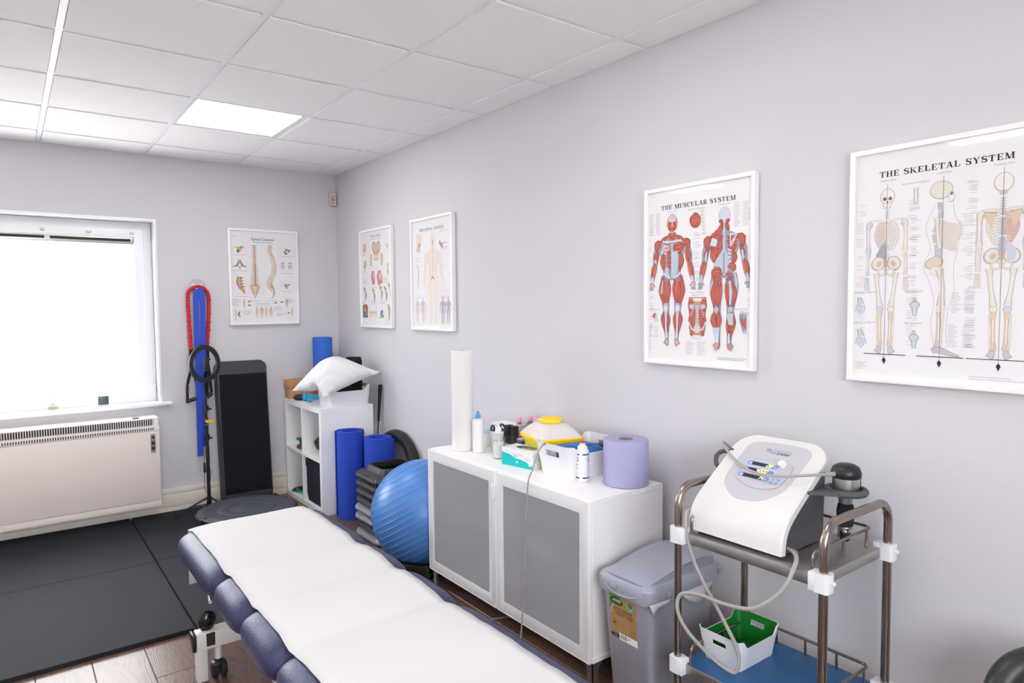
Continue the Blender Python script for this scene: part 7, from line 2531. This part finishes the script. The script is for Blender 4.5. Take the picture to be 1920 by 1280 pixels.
    for x, y, w in ((-0.183, 0.17, .1), (-0.181, 0.05, .11), (-0.176, -0.145, .1), (0.177, 0.167, .1), (0.172, 0.036, .1), (0.17, -0.105, .08), (-0.073, -0.178, .08), (0.055, -0.178, .08)):
        A.lines(x - w / 2, y - 0.006, x + w / 2, y, 1, TXT2, ragged=False)
    for cx in (-0.183, 0.177):
        for y in (0.2, 0.08, -0.06):
            for s in (-1, 1):
                A.lines(cx + s * 0.05 - 0.016, y - 0.025, cx + s * 0.05 + 0.016, y + 0.025, 6, rgb(218, 218, 226), th=0.2)
    A.lines(-0.245, -0.222, -0.172, -0.162, 11, TXT)
    A.lines(-0.166, -0.288, -0.1, -0.252, 7, TXT)
    A.lines(-0.07, -0.214, 0.055, -0.196, 3, TXT)
    A.lines(0.066, -0.262, 0.15, -0.222, 8, TXT)
    A.lines(0.172, -0.2, 0.24, -0.165, 7, TXT)
    A.lines(0.084, -0.3, 0.165, -0.274, 5, TXT)
    for k in range(4):
        silhouette(A, -0.063 + 0.035 * k, -0.31, 0.088, rgb(220, 194, 160), side=(k % 2 == 0))
    silhouette(A, -0.156, -0.238, 0.075, rgb(204, 184, 172), side=True)
    silhouette(A, -0.219, -0.322, 0.08, rgb(222, 196, 160), side=True)
    silhouette(A, 0.166, -0.235, 0.075, rgb(186, 182, 180))
    silhouette(A, 0.208, -0.305, 0.075, rgb(222, 200, 172), side=True)
    A.curve([(-0.188, -0.26), (-0.2, -0.281), (-0.188, -0.303)], [0.006, 0.014, 0.006], rgb(170, 110, 100))
    for x, y, c in ((-0.12, -0.19, rgb(190, 120, 110)), (-0.118, -0.218, rgb(180, 110, 100)), (0.08, -0.2, rgb(110, 116, 124)), (0.128, -0.195, rgb(110, 118, 124)), (0.18, -0.28, rgb(196, 128, 116))):
        A.curve([(x - 0.012, y - 0.003), (x, y + 0.005), (x + 0.012, y + 0.001)], [0.004, 0.012, 0.004], c)
    return A

def pelvis_art():
    A = Art()
    A.text('Pelvis and Hip', 0.0, 0.302, 0.0285, rgb(110, 108, 122), width=0.168)
    A.text('Anatomy and Pathology', 0.0, 0.285, 0.0145, rgb(150, 148, 160), width=0.148)
    def hipbone(x, y, s, k, c1=TAN, c2=TAND):
        F = Fig(A, x, y, s)
        F.ell(k * .16, .16, .2, .27, c2, k * -24); F.ell(k * .16, .17, .175, .235, c1, k * -24); F.ell(k * .18, .2, .09, .15, TAN2, k * -24)
        F.rib(arc(k * .1, -.2, .1, .12, 0, 360, 16), .07, c2, 1); F.rib(arc(k * .1, -.2, .1, .12, 0, 360, 16), .05, TAN2, 1)
        return F
    for k in (-1, 1):
        hipbone(0.013, 0.192, 0.18, k)
        F = Fig(A, 0.013 + k * 0.075, 0.14, 0.12)
        F.rib([(0, .3), (k * .12, .1), (k * .1, -.4)], [.22, .28, .16], TAND); F.rib([(0, .3), (k * .11, .1), (k * .1, -.38)], [.16, .2, .1], TAN2)
    for k in range(3):
        A.ell(0.013, 0.248 - 0.016 * k, 0.02, 0.0085, rgb(196, 196, 214))
        for s in (-1, 1):
            A.curve([(0.013 + s * 0.018, 0.248 - 0.016 * k), (0.013 + s * 0.035, 0.236 - 0.016 * k)], [0.008, 0.002], rgb(180, 178, 200), 1)
    A.add([(-0.012, 0.21), (0.038, 0.21), (0.013, 0.165)], rgb(222, 184, 140))
    hipbone(-0.205, 0.215, 0.12, 1); hipbone(-0.2, 0.09, 0.115, 1)
    for x, y, c in ((0.2, 0.215, rgb(206, 186, 170)), (0.203, 0.078, TAN), (0.205, 0.036, TAN)):
        hipbone(x, y, 0.06, -1, c)
    for x, c in ((-0.043, rgb(214, 124, 136)), (0.065, rgb(206, 142, 150))):
        A.curve([(x, 0.055), (x - 0.006, 0.015), (x + 0.006, -0.045)], [0.03, 0.062 if x < 0 else 0.09, 0.04 if x < 0 else 0.08], c)
        A.ell(x + 0.004, 0.02, 0.012, 0.02, rgb(236, 196, 196))
    A.ell(0.07, 0.012, 0.02, 0.026, TAN2)
    for i, (x, y) in enumerate(((-0.193, -0.106), (-0.043, -0.117), (0.078, -0.099), (0.153, -0.109), (0.218, -0.087))):
        F = Fig(A, x, y, 0.13)
        tone = (rgb(176, 166, 156), TAN, TAN)[i % 3]
        F.rib([(-.14, .36), (-.02, .18), (.1, .26)], [.1, .2, .1], TAND); F.rib([(-.12, .34), (-.02, .18), (.09, .25)], [.07, .14, .06], tone)
        F.ell(.02, .08, .1, .1, TAND); F.ell(.02, .08, .085, .085, rgb(186, 196, 190) if i == 0 else TAN2)
        F.rib([(.05, .02), (.12, -.08), (.08, -.42)], [.18, .22, .1], TAND); F.rib([(.05, .02), (.11, -.08), (.08, -.4)], [.12, .15, .06], tone)
    for x, w in ((-0.21, .06), (-.04, .1), (.115, .1)):
        A.lines(x - w / 2, -0.19, x + w / 2, -0.162, 5, TXT)
    A.lines(-0.215, -0.04, -0.15, 0.0, 7, TXT)
    A.lines(-0.08, -0.07, 0.05, -0.058, 3, TXT); A.lines(0.12, -0.04, 0.22, 0.0, 7, TXT)
    A.rect(-0.235, -0.29, -0.15, -0.195, rgb(92, 96, 108)); A.ell(-0.2, -0.212, 0.03, 0.026, rgb(84, 160, 84)); A.ell(-0.17, -0.222, 0.026, 0.034, rgb(216, 84, 66)); A.ell(-0.192, -0.262, 0.034, 0.024, rgb(120, 132, 150)); A.ell(-0.2, -0.232, 0.014, 0.012, rgb(240, 200, 90))
    for k in range(4):
        F = Fig(A, -0.115 + 0.036 * k, -0.265, 0.06)
        F.ell(0, .22, .17, .2, TAND); F.ell(0, .22, .14, .17, TAN); F.rib([(0, .08), (.02, -.4)], [.26, .16], TAN2, 2)
    for x, y, c in ((0.08, -0.26, rgb(90, 120, 190)), (0.1, -0.275, rgb(96, 170, 120)), (0.09, -0.245, rgb(120, 100, 180)), (0.074, -0.28, rgb(150, 200, 150))):
        A.ell(x, y, 0.018, 0.014, c)
    F = Fig(A, 0.2, -0.24, 0.12)
    F.rib([(-.1, .4), (.05, .15), (.06, -.2), (.02, -.5)], [.12, .26, .2, .1], TAND); F.rib([(-.1, .38), (.05, .15), (.06, -.2), (.02, -.48)], [.08, .18, .13, .05], TAN)
    A.lines(0.15, -0.31, 0.235, -0.298, 2, TXT)
    return A

def nerves_art():
    A = Art()
    A.slab('THE SPINAL NERVES', 0.0, 0.277, 0.0165, 0.3, rgb(70, 62, 68))
    for y in range(34):
        yy = 0.17 - 0.011 * y
        A.lines(0.1, yy - 0.004, 0.1 + rnd.uniform(0.03, 0.1), yy, 1, rgb(222, 216, 220), ragged=False)
        if y % 2 == 0:
            A.lines(-0.1 + rnd.uniform(0, 0.03), yy - 0.004, -0.06, yy, 1, rgb(226, 220, 223), ragged=False)
    F = Fig(A, 0.018, -0.325, 0.583)
    CR, CR2 = rgb(243, 229, 216), rgb(246, 236, 224)
    body_base(F, CR)
    F.rib([(0, .80), (0, .70), (0, .6), (0, .52)], [.15, .16, .1, .12], CR2)
    F.ell(0, .95, .04, .05, rgb(246, 232, 200))
    F.both(lambda k: F.rib([(k * .06, .5), (k * .06, .3), (k * .052, .1)], [.06, .05, .03], CR2))
    PU = rgb(176, 158, 184)
    F.rib([(0, .90), (0, .70), (0, .54)], .006, rgb(196, 182, 176))
    for i in range(16):
        y = .80 - .017 * i
        F.both(lambda k: F.rib([(0, y), (k * .05, y - .012), (k * .08, y - .03)], .0022, rgb(224, 204, 190), 3))
    F.both(lambda k: F.rib([(k * .01, .81), (k * .11, .75), (k * .16, .62), (k * .19, .47)], .0035, rgb(220, 206, 206), 3))
    F.both(lambda k: F.rib([(0, .55), (k * .03, .5), (k * .055, .4), (k * .05, .2), (k * .045, .06)], .0035, rgb(214, 200, 206), 3))
    F.both(lambda k: F.rib([(0, .53), (k * .022, .5), (k * .04, .485)], [.012, .012, .003], PU, 3))
    F.poly([(-.028, .495), (0, .535), (.028, .495), (0, .505)], PU)
    F.ell(0, .9, .008, .03, rgb(150, 140, 140))
    # head study
    F = Fig(A, -0.165, 0.205, 0.12)
    F.ell(0.05, .15, .3, .32, rgb(230, 206, 196)); F.rib([(.1, -.02), (.0, -.3), (-.05, -.5)], [.4, .4, .5], rgb(232, 208, 196)); F.ell(.12, .0, .14, .18, rgb(196, 160, 166)); F.ell(.05, .18, .26, .26, rgb(238, 224, 214))
    for k in range(5):
        F.rib([(.1 + .02 * k, .1 - .05 * k), (-.05 + .03 * k, -.2 - .04 * k)], .025, rgb(178, 160, 174), 2)
    for k in range(6):
        A.ell(0.105 + 0.006 * k, 0.19 - 0.006 * k, 0.01, 0.012, (rgb(150, 146, 152), rgb(196, 176, 170))[k % 2])
    A.curve([(0.13, 0.178), (0.17, 0.186), (0.2, 0.18)], [0.008, 0.004, 0.001], rgb(150, 146, 152))
    for x0, y0, x1, y1 in ((0.1, 0.25, 0.22, 0.275), (0.15, 0.14, 0.225, 0.165), (-0.21, 0.08, -0.13, 0.11), (-0.2, 0.04, -0.15, 0.065), (-0.21, -0.155, -0.08, -0.135), (0.1, -0.16, 0.22, -0.14), (0.1, -0.32, 0.22, -0.3), (-0.2, -0.335, -0.08, -0.325)):
        A.lines(x0, y0, x1, y1, max(1, int((y1 - y0) / 0.008)), rgb(220, 214, 219))
    A.curve([(-0.178, 0.06), (-0.168, 0.01), (-0.178, -0.05), (-0.17, -0.1)], [0.003, 0.009, 0.009, 0.003], rgb(196, 174, 162))
    for x, c in ((-0.191, rgb(226, 208, 206)), (-0.116, rgb(222, 200, 206)), (0.133, rgb(186, 176, 192)), (0.198, rgb(196, 186, 200))):
        F = silhouette(A, x, -0.318, 0.172, c)
        F.rib([(0, .85), (0, .5)], .02, rgb(170, 150, 172), 2)
        F.both(lambda k: F.rib([(0, .55), (k * .06, .4), (k * .05, .06)], .014, rgb(184, 164, 182), 3))
    A.lines(-0.085, -0.3, -0.06, -0.2, 14, rgb(224, 218, 222))
    return A

def chart(label, art, f_rot, loc):
    """root at the centre of the back; local x = u, local y = out of the wall reversed (front at -FD), z = v"""
    t = root('framed_anatomy_chart', label, 'framed chart', loc, f_rot)
    hw, hh = FW / 2, FH / 2
    obj('frame', frame_bars(-hw, hw, -hh, hh, 0.0155, -FD, -0.001, 0.0012), M['white_frame'], t)
    obj('backing', B(-hw + 0.015, hw - 0.015, -0.016, -0.004, -hh + 0.015, hh - 0.015), M['card'], t)
    pw, phh = hw - 0.0155, hh - 0.0155
    sheet = [([(-pw, -phh), (pw, -phh), (pw, phh), (-pw, phh)], PAPER, 0)]
    art.build('printed_chart', t, lambda u, v, h: Vector((u, -0.0185 - h, v)), extra=sheet)
    obj('glazing', B(-pw, pw, -0.0235, -0.0222, -phh, phh), M['picture_glass'], t)
    return t
RZ = radians(-90)
chart('framed muscle chart titled THE MUSCULAR SYSTEM on the right wall', muscular_art(), RZ, (-0.0005, -3.631, 1.595))
chart('large framed skeleton chart titled THE SKELETAL SYSTEM at the right frame edge', skeletal_art(), RZ, (-0.0005, -4.497, 1.594))
chart('framed chart of a pale back view titled THE SPINAL NERVES', nerves_art(), RZ, (-0.0005, -1.573, 1.686))
chart('framed hip bone chart nearest the room corner on the right wall', pelvis_art(), RZ, (-0.0005, -0.765, 1.686))
chart('framed spine chart on the back wall beside the corner', spinal_art(), 0, (-0.595, -0.0005, 1.711))
